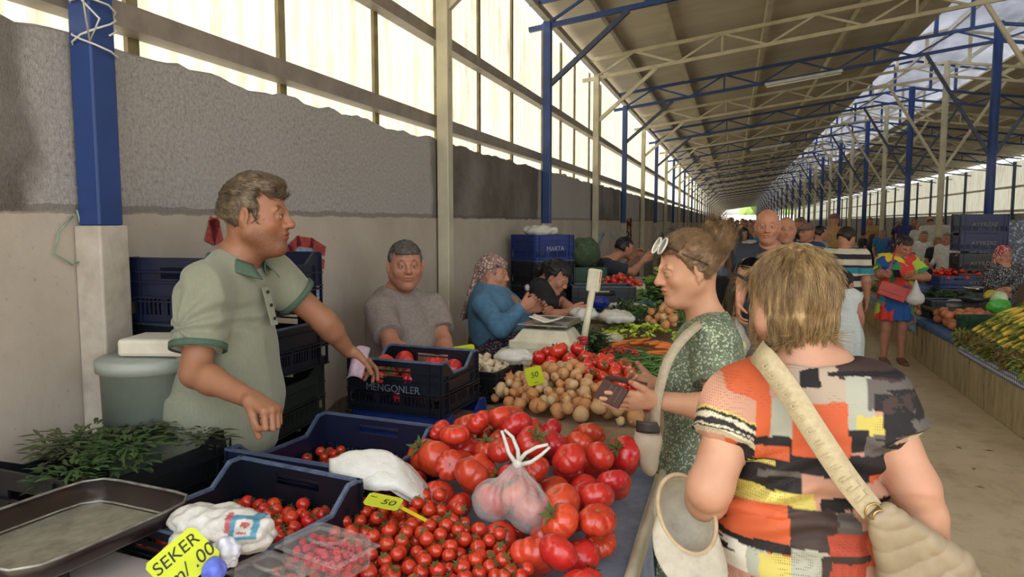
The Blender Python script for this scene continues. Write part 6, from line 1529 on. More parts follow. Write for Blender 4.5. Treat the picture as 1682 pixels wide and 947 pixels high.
    def ex(P_, N_):
        z = P_[:, 2] - pz0; w = np.exp(-((z - .20) / .10) ** 2); x = (P_ - ctr) @ lat
        P_ = P_ + N_ * (.009 * w * np.sin(z * 120 + 60 * x * np.sign(x) * .3 + 5 * vn(P_, 5, 4)))[:, None]
        w2 = np.exp(-((z - .02) / .12) ** 2); return P_ + N_ * (.005 * w2 * np.sin(z * 60 - 40 * np.abs(x) + 6 * vn(P_, 6, 14)))[:, None]
    cloth_obj('blouse', sp, .0042, BL.m, r, org, .007, 10, 14, (.2, 0, 1), .4, colf=pat, extra=ex)
    tp = Pr(); tp.ell(J['pel'] + V(0, 0, -.08), (.18, .145, .12), np.array([lat, fx, V(0, 0, 1)]).T, k=.05); [leg(tp, J, q, .02, False) for q in 'LR']
    cloth_obj('trousers', tp, .01, mat('white_linen_trousers', 'cfc9bb', 'bdb6a6', 30, .9), r, org, .005, 7, 5)
    for q in 'LR': sp2 = Pr(); feet(sp2, J, q, .010); sp2.plane(V(*J['an' + q][:2], 0), V(0, 0, -1), J['an' + q] - .3, J['an' + q] + .3); P_, F_ = sdf_mesh(sp2, .008); obj_np('shoe', P_, F_, mat('tan_sandal', '9a7a58', '7c6044', 20, .6), r, org=org)
    # sunglasses tucked over the left temple
    g = empty('sunglasses', T(-.085, .05, .05), 0, 'dark sunglasses pushed up in the blonde bob of the patchwork blouse woman', 'sunglasses'); go = T(-.085, .05, .05)
    for q in (-1, 1):
        mb = MB(); mb.tube([T(q * .07, .098, .085) - go, T(q * .105, .05, .062) - go, T(q * .105, -.0, .045) - go], .0032, 6); mb.build('temple', BLACKP, g)
        mb = MB(); c0 = T(q * .035, .105, .088) - go; ring = [c0 + R @ V(.022 * math.cos(t), -.010 * math.sin(t), .014 * math.sin(t)) for t in np.linspace(0, 2 * PI, 21)]; mb.tube(ring, .003, 6, False); mb.add([c0 + (p - c0) * .96 for p in ring[:-1]], [tuple(range(20))]); mb.build('lens', mat('black_lens', '17171a', '0e0e10', 5, .1), g)
    # shoulder bag with wide strap
    b = empty('shoulder_bag', pd(1490, 900, 1.42), 0, 'quilted khaki shoulder bag with a wide cream strap across the patchwork blouse', 'bag'); bo = V(*b.location)
    QM = mat('khaki_quilted_nylon', '97866a', '7f6f55', 8, .6, bsc=20, bst=.3, bd=.004); bp = Pr(); bc0 = pd(1500, 925, 1.44)
    up_ = nrm(pd(1440, 838, 1.40) - bc0); fr = np.array([nrm(np.cross(up_, CF)), -CF, up_]).T; fr[:, 1] = np.cross(fr[:, 2], fr[:, 0])
    for i in range(4):
        t = (i - 1.5) / 1.5; ti = bc0 + fr[:, 0] * t * .062 - up_ * .06; bp.cone(pd(1449, 846, 1.40) + fr[:, 0] * t * .014, ti, .013, .036, k=.006); bp.cone(ti, ti - up_ * .10, .036, .03, k=.006)
    bp.ell(bc0 - up_ * .08, (.07, .03, .07), fr, k=.03)
    P_, F_ = sdf_mesh(bp, .0035); N_ = normals(P_, F_); a_ = np.arctan2((P_ - bc0) @ fr[:, 0], (pd(1440, 838, 1.40) - P_) @ up_ + .02); P_ = P_ + N_ * (.003 * fbm(P_, 25, 2, 3) + .004 * np.abs(np.cos((bc0 - P_) @ up_ * 70 + a_ * 3)) ** .5)[:, None]
    obj_np('pouch', P_, F_, QM, b, org=bo)
    st = [pd(1262, 590, 1.68), pd(1246, 574, 1.60), pd(1246, 580, 1.50), pd(1262, 596, 1.455), pd(1300, 648, 1.425), pd(1345, 718, 1.40), pd(1390, 785, 1.395), pd(1432, 838, 1.395)]
    strap_mesh(st, .047, 'strap', mat('cream_woven_strap', 'b5a580', 'a39371', 90, .75, bsc=160, bst=.4, bd=.001), b, bo, J['pel'] + V(0, 0, .25), .004)
    RG = mat('gold_ring', 'c2a878', '9c8454', 6, .3, metal=1)
    key = [(0, 0), (.5, 0), (.5, .6), (.2, .6), (.2, .3)]
    for i in range(13):      # raised meander pattern woven in the strap
        t = .1 + i / 14.5; k = 2.6 + t * 4.3; k0 = int(k); p0 = lerp(V(*st[k0]), V(*st[min(k0 + 1, 7)]), k - k0); d = nrm(V(*st[min(k0 + 1, 7)]) - V(*st[k0])); n_ = -CF; sd_ = nrm(np.cross(d, n_))
        mb = MB(); q = [p0 + n_ * .0032 + d * (a * .026 - .01) + sd_ * (c * .045 - .013) for a, c in key]
        for a, c in zip(q[:-1], q[1:]): mb.bar(a, c, .003, .0012, up=n_)
        mb.build('woven_key', mat('strap_relief', 'a39371', '988866', 60, .8), b, org=bo)
    for c0, rr in ((pd(1432, 838, 1.395), .016), (pd(1442, 846, 1.395), .012)):
        mb = MB(); mb.tube([c0 + fr[:, 0] * rr * math.cos(t) + up_ * rr * math.sin(t) - CF * .004 for t in np.linspace(0, 2 * PI, 21)], .0022, 6, False); mb.build('ring', RG, b, org=bo)
    # sun hat hanging from her left arm
    h = empty('sun_cap', pd(1120, 870, 1.50), 0, 'cream sun cap with a wide peak hanging from her left hand', 'cap'); ho = V(*h.location); HMt = mat('cream_cotton', 'b3ab97', '9f9783', 40, .9, bsc=150, bst=.2, bd=.001)
    uo = nrm(pd(1135, 930, 1.46) - pd(1120, 800, 1.55)); lo_ = nrm(pd(1175, 880, 1.50) - pd(1090, 860, 1.50)); no = nrm(np.cross(uo, lo_)); 
    hcn = pd(1128, 842, 1.53); no = no if no @ CF < 0 else -no
    mb = MB()
    def crown(u, v):
        a = 2 * PI * u; q = PI / 2 * v; rr = math.cos(q) ** .6 if v < 1 else 0
        return hcn + lo_ * .062 * rr * math.cos(a) * 1.0 + uo * .082 * rr * math.sin(a) - no * .085 * math.sin(q)
    mb.grid(crown, 36, 10, closeu=True); mb.build('crown', HMt, h, solid=.003, org=ho)
    mb = MB()
    def peak(u, v):
        a = lerp(.05 * PI, .95 * PI, u); e = v * .085 * math.sin(PI * u) ** .45; return hcn + lo_ * (.062 + e * .45) * math.cos(a) + uo * (.082 * math.sin(a) + e) + no * (.015 * v - .03 * v * math.cos(a) ** 2)
    mb.grid(peak, 28, 8); mb.build('peak', HMt, h, solid=.004, org=ho)
    mb = MB(); mb.tube([hcn + lo_ * .062 * math.cos(a) + uo * .082 * math.sin(a) for a in np.linspace(0, 2 * PI, 37)], .005, 6, False); mb.build('sweatband', mat('tan_binding', 'b09a78', '9a8566', 40, .9), h, org=ho)
patch_woman()
# ================= OTHER PEOPLE =================
def std_joints(k=1.0, **o):
    J = dict(pel=V(0, 0, .93), neck=V(0, -.01, 1.44), head=V(0, .03, 1.585))
    for s, q in (('L', -1), ('R', 1)):
        J['sh' + s] = V(q * .18, -.01, 1.395); J['el' + s] = V(q * .235, -.03, 1.12); J['wr' + s] = V(q * .235, .05, .88)
        J['hip' + s] = V(q * .085, 0, .88); J['kn' + s] = V(q * .10, .02, .48); J['an' + s] = V(q * .11, 0, .085)
    for a, b in o.items(): J[a] = V(*b) if isinstance(b, (tuple, list)) else b
    for a in J:
        if isinstance(J[a], np.ndarray): J[a] = J[a] * k
    return J
def std_person(label, loc, rz, J, hR=None, skin='tan', skinc='bd8a6b', top=None, bottom=None, hair=None, h=.008, hf=.004, s=.98, fem=False, fat=.0, age=0, detail=True, curl=.5, shoes=None, face=None, hands=None, group=None, nose=1.0, cat='person', k=1.0):
    r = empty('person', loc, rz, label, cat, group); hc = J['head']; R = headrot(*(hR or (0, .05))); s = s * k; J['toe'] = J.get('toe', V(0, 1, 0)); far = h > .012
    pr = Pr(); torso(pr, J); [arm(pr, J, q) for q in 'LR']; [leg(pr, J, q) for q in 'LR']
    pr.cone(J['neck'] - V(0, 0, .02), hc + R @ (V(0, -.025, -.05) * s), (.056 + fat) * k, (.052 + fat) * k, k=.03); head(pr, hc, R, s, fem=fem, fat=fat, detail=detail and hf < .0045, nose=nose)
    fine = [] if far else [(*bx3(hc, .145), hf)]
    for q, sg in (('L', -1), ('R', 1)):
        d = nrm(J['wr' + q] - J['el' + q]); hp_ = (hands or {}).get(q, {})
        d = nrm(V(*hp_['d'])) if 'd' in hp_ else nrm(d + V(0, 0, -.1)); n = V(*hp_['n']) if 'n' in hp_ else V(-sg, 0, -.2); l = V(*hp_['l']) if 'l' in hp_ else V(0, 1, .3)
        if far: pr.ell(J['wr' + q] + d * .07, (.035, .035, .05), k=.03)
        else:
            hand(pr, J['wr' + q], d, n, l, hp_.get('c', curl), .08, (.5, .4), .97 * k, .4); fine.append((*bx3(J['wr' + q] + d * .08, .105), min(h, .0042)))
    skin_obj(pr, h, fine, skin_mat(skin, skinc), r, None, (lambda P: face_paint(P, hc, R, s, stubble=0 if fem else .4, brow=(.35, .27, .22) if age == 0 else (.6, .55, .5), fem=fem, blush=.35)) if not far else (lambda P: face_paint(P, hc, R, s, fem=fem)))
    if not far and detail and hf < .0045: eyes(hc, R, s, r, None)
    T = lambda x, y, z: hc + R @ (V(x, y, z) * s)
    hk, hm = hair if hair else (None, None); hp = Pr(); hh = max(hf, .004) if not far else h
    nm_ = 'hair'
    if hk in ('short', 'ponytail', 'bunback'):
        hair_cap(hp, hc, R, s, .007 if hk == 'short' else .010); hair_cut(hp, hc, R, s, .062, .016, -.055)
        if hk == 'ponytail': hp.cone(T(0, -.11, .03), T(0, -.15, -.04), .035, .03, k=.03); hp.cone(T(0, -.15, -.04), T(0, -.13, -.10), .03, .012, k=.03)
        if hk == 'bunback': hp.ell(T(0, -.125, .02), (.045, .04, .045), R, k=.02)
    elif hk == 'fringe': hair_cap(hp, hc, R, s, .004); hair_cut(hp, hc, R, s, .035, -.01, -.055); 
    elif hk == 'bob': hair_cap(hp, hc, R, s, .014, back=.03); [hp.ell(T(q * .06, -.01, -.03), (.03, .06, .08), R, k=.03) for q in (-1, 1)]; hair_cut(hp, hc, R, s, .055, .035, -.12, earwin=False)
    elif hk == 'long': hair_cap(hp, hc, R, s, .014, back=.03); hp.cone(T(0, -.07, 0), T(0, -.11, -.24), .075, .06, k=.04); hair_cut(hp, hc, R, s, .055, .03, -.40, earwin=False)
    elif hk == 'cap': hp.ell(T(0, -.012, .045), (.086, .104, .085), R, k=.01); hp.fcone(T(0, .05, .055), T(0, .14, .045), .07, .05, R[:, 2], .14, k=.01); hp.plane(T(0, 0, .028), -R[:, 2], hc - .2, hc + .2); nm_ = 'cap'
    elif hk == 'bald':
        hair_cap(hp, hc, R, s, .004); hp.plane(T(0, 0, .045), R[:, 2], hc - .2, hc + .2, .02); hair_cut(hp, hc, R, s, .30, -.025, -.05)
    elif hk == 'scarf':
        hp.ell(T(0, -.014, .034), (.090, .106, .098), R, k=.01); hp.ell(T(0, -.035, -.05), (.080, .080, .095), R, k=.04); hp.cone(T(0, -.06, -.05), T(0, -.14, -.20), .06, .045, k=.05); hp.cone(T(0, .02, -.115), T(0, -.02, -.14), .07, .085, k=.04)
        hp.ell(T(0, .100, -.008), (.068, .085, .086), R, k=.012, op=1); nm_ = 'headscarf'
    elif hk == 'scarf_back':       # knotted at the nape with the ends hanging down the back
        hp.ell(T(0, -.016, .036), (.086, .103, .096), R, k=.01); hp.ell(T(0, -.06, -.01), (.066, .06, .07), R, k=.04)
        for q in (-1, 1): hp.fcone(T(q * .02, -.10, -.02), T(q * .035, -.165, -.30), .045, .030, R[:, 1], .5, k=.02); hp.cone(T(q * .07, .055, .07), T(q * .075, -.06, .03), .018, .02, k=.01)
        hair_cut(hp, hc, R, s, .050, .040, -.5); nm_ = 'headscarf'
    if hk:
        if far or nm_ != 'hair': 
            P_, F_ = sdf_mesh(hp, hh); N_ = normals(P_, F_); P_ = P_ + N_ * (.005 * fbm(P_ * V(1, 1, .35), 30, 2, 3))[:, None]; obj_np(nm_, P_, F_, hm, r)
        else:
            fl = lambda p, n: (T(0, -.15, -.05)[None, :] - p) * 5
            hair_obj(hp, hh, hm, r, None, fl, 1800 if not far else 0, .03, (R[:, 1], 70, .004), seed=3, r=.0012, lift=.25)
    fwd, lat, up = J['_fwd'], J['_lat'], J['_up']
    if top:
        kind, m_, nmm = top[:3]; o = top[3] if len(top) > 3 else {}
        sp = Pr(); torso(sp, J, .014); 
        for q in 'LR':
            if kind == 'long': arm(sp, J, q, .013); sp.plane(J['wr' + q], J['wr' + q] - J['el' + q], J['wr' + q] - .09, J['wr' + q] + .09)
            elif kind == 'tee': arm(sp, J, q, .014, o.get('sl', .7))
        if 'hem' in o: sp.plane(J['pel'] + V(0, 0, o['hem']), V(0, 0, -1), J['pel'] - .4, V(*(J['pel'][:2] + .4), J['pel'][2] + o['hem']))
        sp.cone(J['neck'] + R @ V(0, .01, .005), J['neck'] + V(0, .03, .11), .070 * k, .085 * k, k=.01, op=1)
        if kind != 'long' or o.get('neck'): pass
        if 'skirt' in o:
            zb_, rx, ry = o['skirt']; px0, py0, pz0 = J['pel']; sp.loft([(zb_, px0, py0, rx, ry), (lerp(zb_, pz0, .6), px0, py0, lerp(rx, .19 * k, .5), lerp(ry, .16 * k, .5)), (pz0 - .02, px0, py0, .185 * k, .155 * k), (pz0 + .14 * k, px0, py0, .155 * k, .125 * k)], k=.03)
        ex = None
        if 'skirt' in o:
            def ex(P_, N_):
                z = P_[:, 2]; a = np.arctan2(P_[:, 1] - J['pel'][1], P_[:, 0] - J['pel'][0]); w = np.clip((J['pel'][2] + .1 - z) / .4, 0, 1); return P_ + N_ * (w * .010 * np.sin(a * 12 + 2 * fbm(P_, 2, 2, 3)))[:, None]
        cloth_obj(nmm, sp, max(h * .85, .006), m_, r, None, .010 if not far else .003, 9, 4, (.3, 0, 1), .35, colf=o.get('colf'), extra=ex)
        if 'collar' in o: collar(r, None, J['neck'] + V(0, 0, -.012) + fwd * .01, nrm(V(0, 0, 1) - fwd * .3), fwd, lat, .072, .038, o['collar'], .4)
    if bottom:
        kind, m_ = bottom[:2]; tp = Pr()
        if kind == 'trousers':
            tp.ell(J['pel'] + V(0, 0, -.03), V(.172, .135 + J.get('belly', 0) * .5, .12) * k, k=.05); [leg(tp, J, q, .02 * k, False) for q in 'LR']; [tp.cone(J['kn' + q], J['an' + q] - V(0, 0, .02), .07 * k, .062 * k, k=.03) for q in 'LR']
        elif kind == 'skirt':
            z0 = bottom[2]; px0, py0, pz0 = J['pel']; tp.loft([(z0, px0, py0, .24 * k, .22 * k), (pz0 - .05, px0, py0, .19 * k, .16 * k), (pz0 + .12 * k, px0, py0, .16 * k, .13 * k)], k=.03)
        elif kind == 'lap':     # wide skirt or baggy trousers of somebody sitting
            for q in 'LR': tp.cone(J['hip' + q], J['kn' + q], .13 * k, .11 * k, k=.08); tp.cone(J['kn' + q], J['an' + q], .10 * k, .08 * k, k=.06)
            tp.ell(J['pel'], V(.19, .17, .12) * k, k=.06)
        cloth_obj({'trousers': 'trousers', 'skirt': 'skirt', 'lap': 'wide_trousers'}[kind], tp, max(h, .009), m_, r, None, .007 if not far else .003, 8, 5)
    if not far:
        for q in 'LR': sp2 = Pr(); feet(sp2, J, q, .010); sp2.plane(V(*J['an' + q][:2], J['an' + q][2] - .085), V(0, 0, -1), J['an' + q] - .3, J['an' + q] + .3); P_, F_ = sdf_mesh(sp2, .009); obj_np('shoe', P_, F_, shoes or mat('dark_shoe', '2a2724', '1c1a18', 20, .5), r)
    return r
GH = hair_mat('salt_pepper_hair', '5f5a52', '3a3632', 60, (1, 1, 1)); WH = hair_mat('white_hair', 'b5afa4', '8f897e', 60, (1, 1, 1)); DH = hair_mat('dark_brown_hair', '38291e', '1f1712', 60, (1, 1, 1)); BH = hair_mat('black_hair', '1d1918', '100e0e', 60, (1, 1, 1)); LH = hair_mat('sandy_hair', '8a6f4c', '5e4a32', 60, (1, 1, 1))
def stool(loc, h, label, w=.40, m_=None, rz=0, name='upturned_crate'):
    o = crate(name, w, w * .8, h - .004, BLACKP, BLACKP, label, dip=0, slot=False); place(o, loc[0], loc[1], loc[2] + h, rz, PI); return o
def toward(a, b): return math.atan2(-(b[0] - a[0]), b[1] - a[1])      # rz so local +Y points from a to b
CREAMTEE = mat('taupe_marl_shirt', '8c8078', '7a6e66', 60, .9, bsc=200, bst=.2, bd=.001)
# ---- platform behind the stalls on which the vendors sit ----
mb = MB(); mb.box((-1.67, 7.4, .20), (.42, 8.6, .40)); tag(mb.build('concrete_platform', mat('raw_concrete', '8c8577', '6f695d', 5, .9, bsc=25, bst=.5, bd=.01)), 'low raw concrete platform along the left wall behind the stall tables', 'platform')
# seated heavy man in the grey polo
c0 = pd(665, 440, 3.86); px0, py0 = -1.68, c0[1]
kq = lambda x, y, d: V(*pd(x, y, d)) - V(px0, py0, 0)
J = std_joints(); base = V(px0, py0, 0); rz = -2.0
def loc_(p): c, s = math.cos(-rz), math.sin(-rz); p = V(*p) - base; return V(p[0] * c - p[1] * s, p[0] * s + p[1] * c, p[2])
J['head'] = loc_(pd(666, 436, 3.80)); J['neck'] = loc_(pd(650, 484, 3.88)); J['pel'] = loc_(pd(655, 608, 3.95)); J['pel'][1] += -.0
for s, q, a in (('L', -1, (712, 505, 3.98)), ('R', 1, (624, 510, 3.72))): J['sh' + s] = loc_(pd(*a))
J['elR'] = loc_(pd(645, 570, 3.52)); J['wrR'] = loc_(pd(690, 592, 3.40)); J['elL'] = loc_(pd(728, 560, 3.85)); J['wrL'] = loc_(pd(735, 594, 3.62))
pz0 = J['pel'][2]
for s, q in (('L', -1), ('R', 1)): J['hip' + s] = J['pel'] + V(q * .10, .02, -.04); J['kn' + s] = J['pel'] + V(q * .15, .30, -.10); J['an' + s] = V(J['pel'][0] + q * .14, .24, pz0 - .46)
J.update(g=1.12, belly=.09, ag=1.08, sag=V(0, 0, -.02), slv=.006)
std_person('heavy seated man in a taupe polo shirt leaning on the left wall', base, rz, J, (-.55, .05), 'tan', 'b07c62', ('tee', CREAMTEE, 'polo_shirt', dict(sl=.70, hem=-.10, collar=CREAMTEE)), ('trousers', mat('grey_cotton_trousers', '5a544e', '48433e', 40, .9)), ('short', GH), .006, .0032, 1.02, fat=.014)
stool((px0, py0, .0), pz0 - .10, 'upturned black crate the heavy seated man sits on', .40, rz=rz)
# seated woman in blue
base = V(-1.60, pd(812, 450, 4.7)[1], 0); rz = -1.15
J = std_joints(); J['head'] = loc_(pd(810, 450, 4.70)); J['neck'] = loc_(pd(806, 480, 4.74)); J['pel'] = loc_(pd(812, 560, 4.72))
J['shL'] = loc_(pd(826, 492, 4.90)); J['shR'] = loc_(pd(795, 500, 4.54)); J['elR'] = loc_(pd(822, 542, 4.38)); J['wrR'] = loc_(pd(853, 508, 4.38)); J['elL'] = loc_(pd(850, 528, 4.80)); J['wrL'] = loc_(pd(868, 505, 4.66))
J['wrR'] = loc_(pd(856, 505, 4.45)); J['wrL'] = loc_(pd(866, 508, 4.75)); pz0 = J['pel'][2]
for s, q in (('L', -1), ('R', 1)): J['hip' + s] = J['pel'] + V(q * .10, .02, -.03); J['kn' + s] = J['pel'] + V(q * .19, .36, -.03); J['an' + s] = V(J['pel'][0] + q * .10, .30, pz0 - .40)
J.update(g=1.16, belly=.04, ag=1.1, bust=1.1)
BLU = mat('dusty_blue_jersey', '4e7590', '3f627b', 30, .9, bsc=120, bst=.3, bd=.002)
SCF = floral('pink_brown_scarf', '8d7068', '6f5850', 'c4aaa0', 55); SKF = floral('dark_patterned_shalwar', '3a2f36', '2a2228', '8e8088', 75)
std_person('seated woman in a dusty blue top and patterned headscarf, counting something', base, rz, J, (-.40, .12), 'tan', 'b07c62', ('long', BLU, 'long_sleeve_top', dict(hem=-.12)), ('lap', SKF), ('scarf_back', SCF), .0065, .0035, .98, fem=True, fat=.008, hands=dict(R=dict(d=(-.2, .8, .3), n=(-1, 0, .2), l=(0, 0, 1), c=.8), L=dict(d=(.1, .9, .2), n=(1, 0, 0), l=(0, 0, 1), c=.7)))
stool(base, pz0 - .10, 'upturned black crate under the seated woman in dusty blue', .40, rz=rz)
o = crumple('plastic_cup', pd(866, 472, 4.55), (.016, .016, .022), 'small clear plastic cup in the seated blue woman\'s hands', FILM, 31, amp=.002, ridge=20)
# girl in black leaning forward
base = V(-1.45, pd(905, 470, 5.4)[1], 0); rz = -1.25
J = std_joints(); J['head'] = loc_(pd(914, 455, 5.40)); J['neck'] = loc_(pd(893, 468, 5.45)); J['pel'] = loc_(pd(872, 548, 5.5))
J['shR'] = loc_(pd(888, 480, 5.28)); J['shL'] = loc_(pd(900, 474, 5.60)); J['elR'] = loc_(pd(904, 520, 5.12)); J['wrR'] = loc_(pd(935, 512, 5.05)); J['elL'] = loc_(pd(926, 500, 5.5)); J['wrL'] = loc_(pd(948, 514, 5.3)); pz0 = J['pel'][2]
for s, q in (('L', -1), ('R', 1)): J['hip' + s] = J['pel'] + V(q * .09, .02, -.03); J['kn' + s] = J['pel'] + V(q * .14, .40, -.0); J['an' + s] = V(J['pel'][0] + q * .14, .36, pz0 - .42)
J.update(g=.9, bust=.8)
std_person('dark-haired girl in a black t-shirt bending over the second stall', base, rz, J, (-.45, .6), 'tan', 'b98468', ('tee', mat('black_cotton', '17171b', '101013', 30, .9), 't_shirt', dict(sl=.72, hem=-.05)), ('trousers', mat('charcoal_cotton', '26262b', '1b1b1f', 30, .9)), ('ponytail', BH), .0065, .0036, .98, fem=True)
stool(base, pz0 - .10, 'upturned black crate under the girl in the black t-shirt', .36, rz=rz)
# old man in navy polo walking up the aisle
NV = mat('navy_polo_cloth', '262d38', '1c232d', 20, .85, bsc=120, bst=.2, bd=.001)
hp0 = pd(1261, 372, 5.0); base = V(hp0[0] + .02, hp0[1], 0); rz = PI - .06
J = std_joints(); J['head'] = loc_(hp0); k_ = hp0[2] / 1.585
J = std_joints(k_); J['head'] = loc_(hp0); J['wrR'] = loc_(pd(1214, 500, 4.85)); J['elR'] = loc_(pd(1222, 450, 5.0)); J['wrL'] = loc_(pd(1300, 500, 5.0)); J['anL'] = J['anL'] + V(0, .16, 0); J['knL'] = J['knL'] + V(0, .12, 0); J['anR'] = J['anR'] + V(0, -.14, .03)
J.update(g=1.0, belly=.02, slv=.02)
std_person('bald elderly man in a navy polo walking towards the camera', base, rz, J, (.0, .08), 'tan', 'b98368', ('tee', NV, 'polo_shirt', dict(sl=.75, hem=-.06, collar=NV)), ('trousers', mat('grey_brown_trousers', '6a6158', '574f47', 20, .9, bsc=30, bst=.3, bd=.004)), ('bald', WH), .0065, .0036, .99, age=1, fat=-.002, nose=1.15)
hg = pd(1212, 515, 4.82)
pr = Pr(); 
for x, y, z, q in ((-.03, 0, -.21, .05), (.035, .01, -.20, .05), (0, -.02, -.25, .055), (0, .0, -.14, .045)): pr.ell((x, y, z), (q,) * 3, k=.05)
pr.cone((0, 0, -.10), (0, 0, -.005), .035, .009, k=.04); P_, F_ = sdf_mesh(pr, .006); N_ = normals(P_, F_); P_ = P_ + N_ * (.006 * fbm(P_ * V(1, 1, .3), 35, 2, 2))[:, None]
o = obj_np('carrier_bag', P_, F_, FILM); o.location = Vector(hg); tag(o, 'thin white carrier bag of lemons hanging from the elderly man\'s hand', 'plastic bag')
LEM = mat('lemon_skin', 'd8c63a', 'c4b02c', 12, .4)
lp = MB(); lp.grid(lambda u, v: V(math.sin(PI * v) * math.cos(2 * PI * u) * .8, math.sin(PI * v) * math.sin(2 * PI * u) * .8, -math.cos(PI * v) * (1 + .25 * abs(math.cos(PI * v)) ** 8)), 14, 10, closeu=True); lp = lp.build('lemon', LEM)
scatter([lp], [(hg[0] + x, hg[1] + y, hg[2] + z, .03) for x, y, z in ((-.035, 0, -.22), (.035, .01, -.21), (0, -.03, -.255), (0, .02, -.17), (-.01, -.02, -.14), (.02, .03, -.26))], 'yellow lemon inside the carrier bag of the elderly man', 'lemon', 'lemons in the carrier bag', 3)
# woman in the colourful dress looking at her phone
ft = pz(1462, 595, 0); base = V(ft[0] + .02, ft[1], 0); hp1 = pd(1486, 405, 8.55); k_ = hp1[2] / 1.585
rz = PI + .10; J = std_joints(k_); J['head'] = loc_(hp1); J['neck'] = J['neck'] + V(0, 0, .0)
J['wrR'] = loc_(pd(1462, 452, 8.30)); J['elR'] = loc_(pd(1446, 452, 8.52)); J['wrL'] = loc_(pd(1486, 455, 8.28)); J['elL'] = loc_(pd(1522, 455, 8.55)); J.update(g=1.12, bust=1.1, ag=1.1, slv=.02)
CD = N('bright_abstract_print'); vo = CD.new('ShaderNodeTexVoronoi'); vo.inputs['Scale'].default_value = 7; nz = CD.new('ShaderNodeTexNoise'); nz.inputs['Scale'].default_value = 5; CD.link(CD.co(), nz.inputs['Vector']); ad = CD.new('ShaderNodeVectorMath', operation='MULTIPLY_ADD'); CD.link(nz.outputs['Color'], ad.inputs[0]); ad.inputs[1].default_value = (.35, .35, .35); CD.link(CD.co((1, 1, .7)), ad.inputs[2]); CD.link(ad.outputs[0], vo.inputs['Vector'])
sx = CD.new('ShaderNodeSeparateColor'); CD.link(vo.outputs['Color'], sx.inputs[0]); CD.color(CD.ramp(sx.outputs[0], [(0, '1f4f8c'), (.16, 'c8362e'), (.30, 'd9b72a'), (.45, '2f7f4e'), (.6, '3a8fa8'), (.72, 'cf5a2a'), (.83, '243a7a'), (.92, 'a8b83a')], True)); CD.set(Roughness=.8)
std_person('woman in a bright multicoloured dress looking down at her phone', base, rz, J, (.15, .55), 'tan', 'b98468', ('tee', CD.m, 'dress', dict(sl=.75, skirt=(.60 * k_, .22, .19))), None, ('short', DH), .008, .0045, 1.0, fem=True, hands=dict(R=dict(d=(.3, .9, .1), n=(1, 0, .3), l=(0, 0, 1), c=.4), L=dict(d=(-.5, .8, .2), n=(0, 0, 1), l=(0, 1, 0), c=.3)), shoes=mat('brown_sandal', '7a5238', '5e3e2a', 20, .6))
mb = MB(); mb.box((0, 0, 0), (.075, .15, .009), rotm((1, 0, 0), .5)); o = mb.build('mobile_phone', mat('phone_glass', '1a1b20', '101114', 5, .15), bevel=.003); o.location = Vector(pd(1473, 449, 8.22)); tag(o, 'dark mobile phone in the hands of the woman in the bright dress', 'phone')
b = empty('handbag', pd(1467, 478, 8.36), 0, 'flat red shoulder bag at the hip of the woman in the bright dress', 'bag'); RB = mat('red_leather', 'c23a2c', 'a83024', 10, .4); bo = V(*b.location)
mb = MB(); mb.box((0, 0, 0), (.30, .06, .17), rotm((0, 1, 0), .35)); mb.build('pouch', RB, b, .01); mb = MB(); mb.box((0, -.034, .025), (.30, .008, .10), rotm((0, 1, 0), .35)); mb.build('flap', RB, b, .004)
mb = MB(); mb.tube([V(-.12, .0, .10), pd(1462, 440, 8.35) - bo, pd(1472, 408, 8.40) - bo], .010, 6); mb.build('strap', RB, b)
pr = Pr(); c = pd(1503, 485, 8.35); pr.ell((0, 0, -.04), (.10, .07, .07), k=.03); pr.cone((0, 0, 0), (0, 0, .17), .07, .012, k=.05); P_, F_ = sdf_mesh(pr, .01); N_ = normals(P_, F_); P_ = P_ + N_ * (.01 * fbm(P_ * V(1, 1, .3), 25, 2, 2))[:, None]
o = obj_np('carrier_bag', P_, F_, m_film('milky_film', 'd9cfc4', .25)); o.location = Vector(c); tag(o, 'pale carrier bag hanging from the arm of the woman in the bright dress', 'plastic bag')
# striped polo man seen from behind, little girl in white
def stripes(P, N_):
    z = P[:, 2]; t = (z / .058) % 2; col = np.tile(np.array(srgb('c9c0a8')[:3]), (len(P), 1)); col[t < 1] = srgb('2a2430')[:3]; m = (z > 1.13) & (z < 1.19); col[m] = srgb('2f7f8c')[:3]; return col
STR = mat('striped_jersey', 'ffffff', 'f0f0f0', 9, .9, vcol=True); hp2 = pd(1390, 392, 7.9); base = V(hp2[0], hp2[1], 0); rz = -.35; k_ = hp2[2] / 1.585
J = std_joints(k_); J.update(g=1.12, ag=1.1, belly=.03, slv=.02)
std_person('man in a cream and black striped polo with glasses, seen from behind', base, rz, J, (-.5, .35), 'tan', 'b47c60', ('tee', STR, 'polo_shirt', dict(sl=.8, hem=-.10, colf=stripes)), ('trousers', mat('dark_grey_trousers', '35343a', '28272c', 20, .9)), ('short', DH), .008, .0045, 1.0)
hp3 = pd(1387, 466, 7.3); base = V(hp3[0], hp3[1], 0); k_ = hp3[2] / 1.585; rz = -.2
J = std_joints(k_); J['ag'] = .75; J['lg'] = .8; J['g'] = .72; k3 = k_
WD = mat('white_eyelet_cotton', 'd7dbd6', 'c3c9c4', 60, .9, bsc=150, bst=.4, bd=.003)
std_person('little dark-haired girl in a white sleeveless dress seen from behind', base, rz, J, (-.6, .1), 'tan', 'a87458', ('vest', WD, 'dress', dict(skirt=(.33, .20, .18))), None, ('bunback', DH), .008, .0045, 1.0, fem=True, k=1.0)
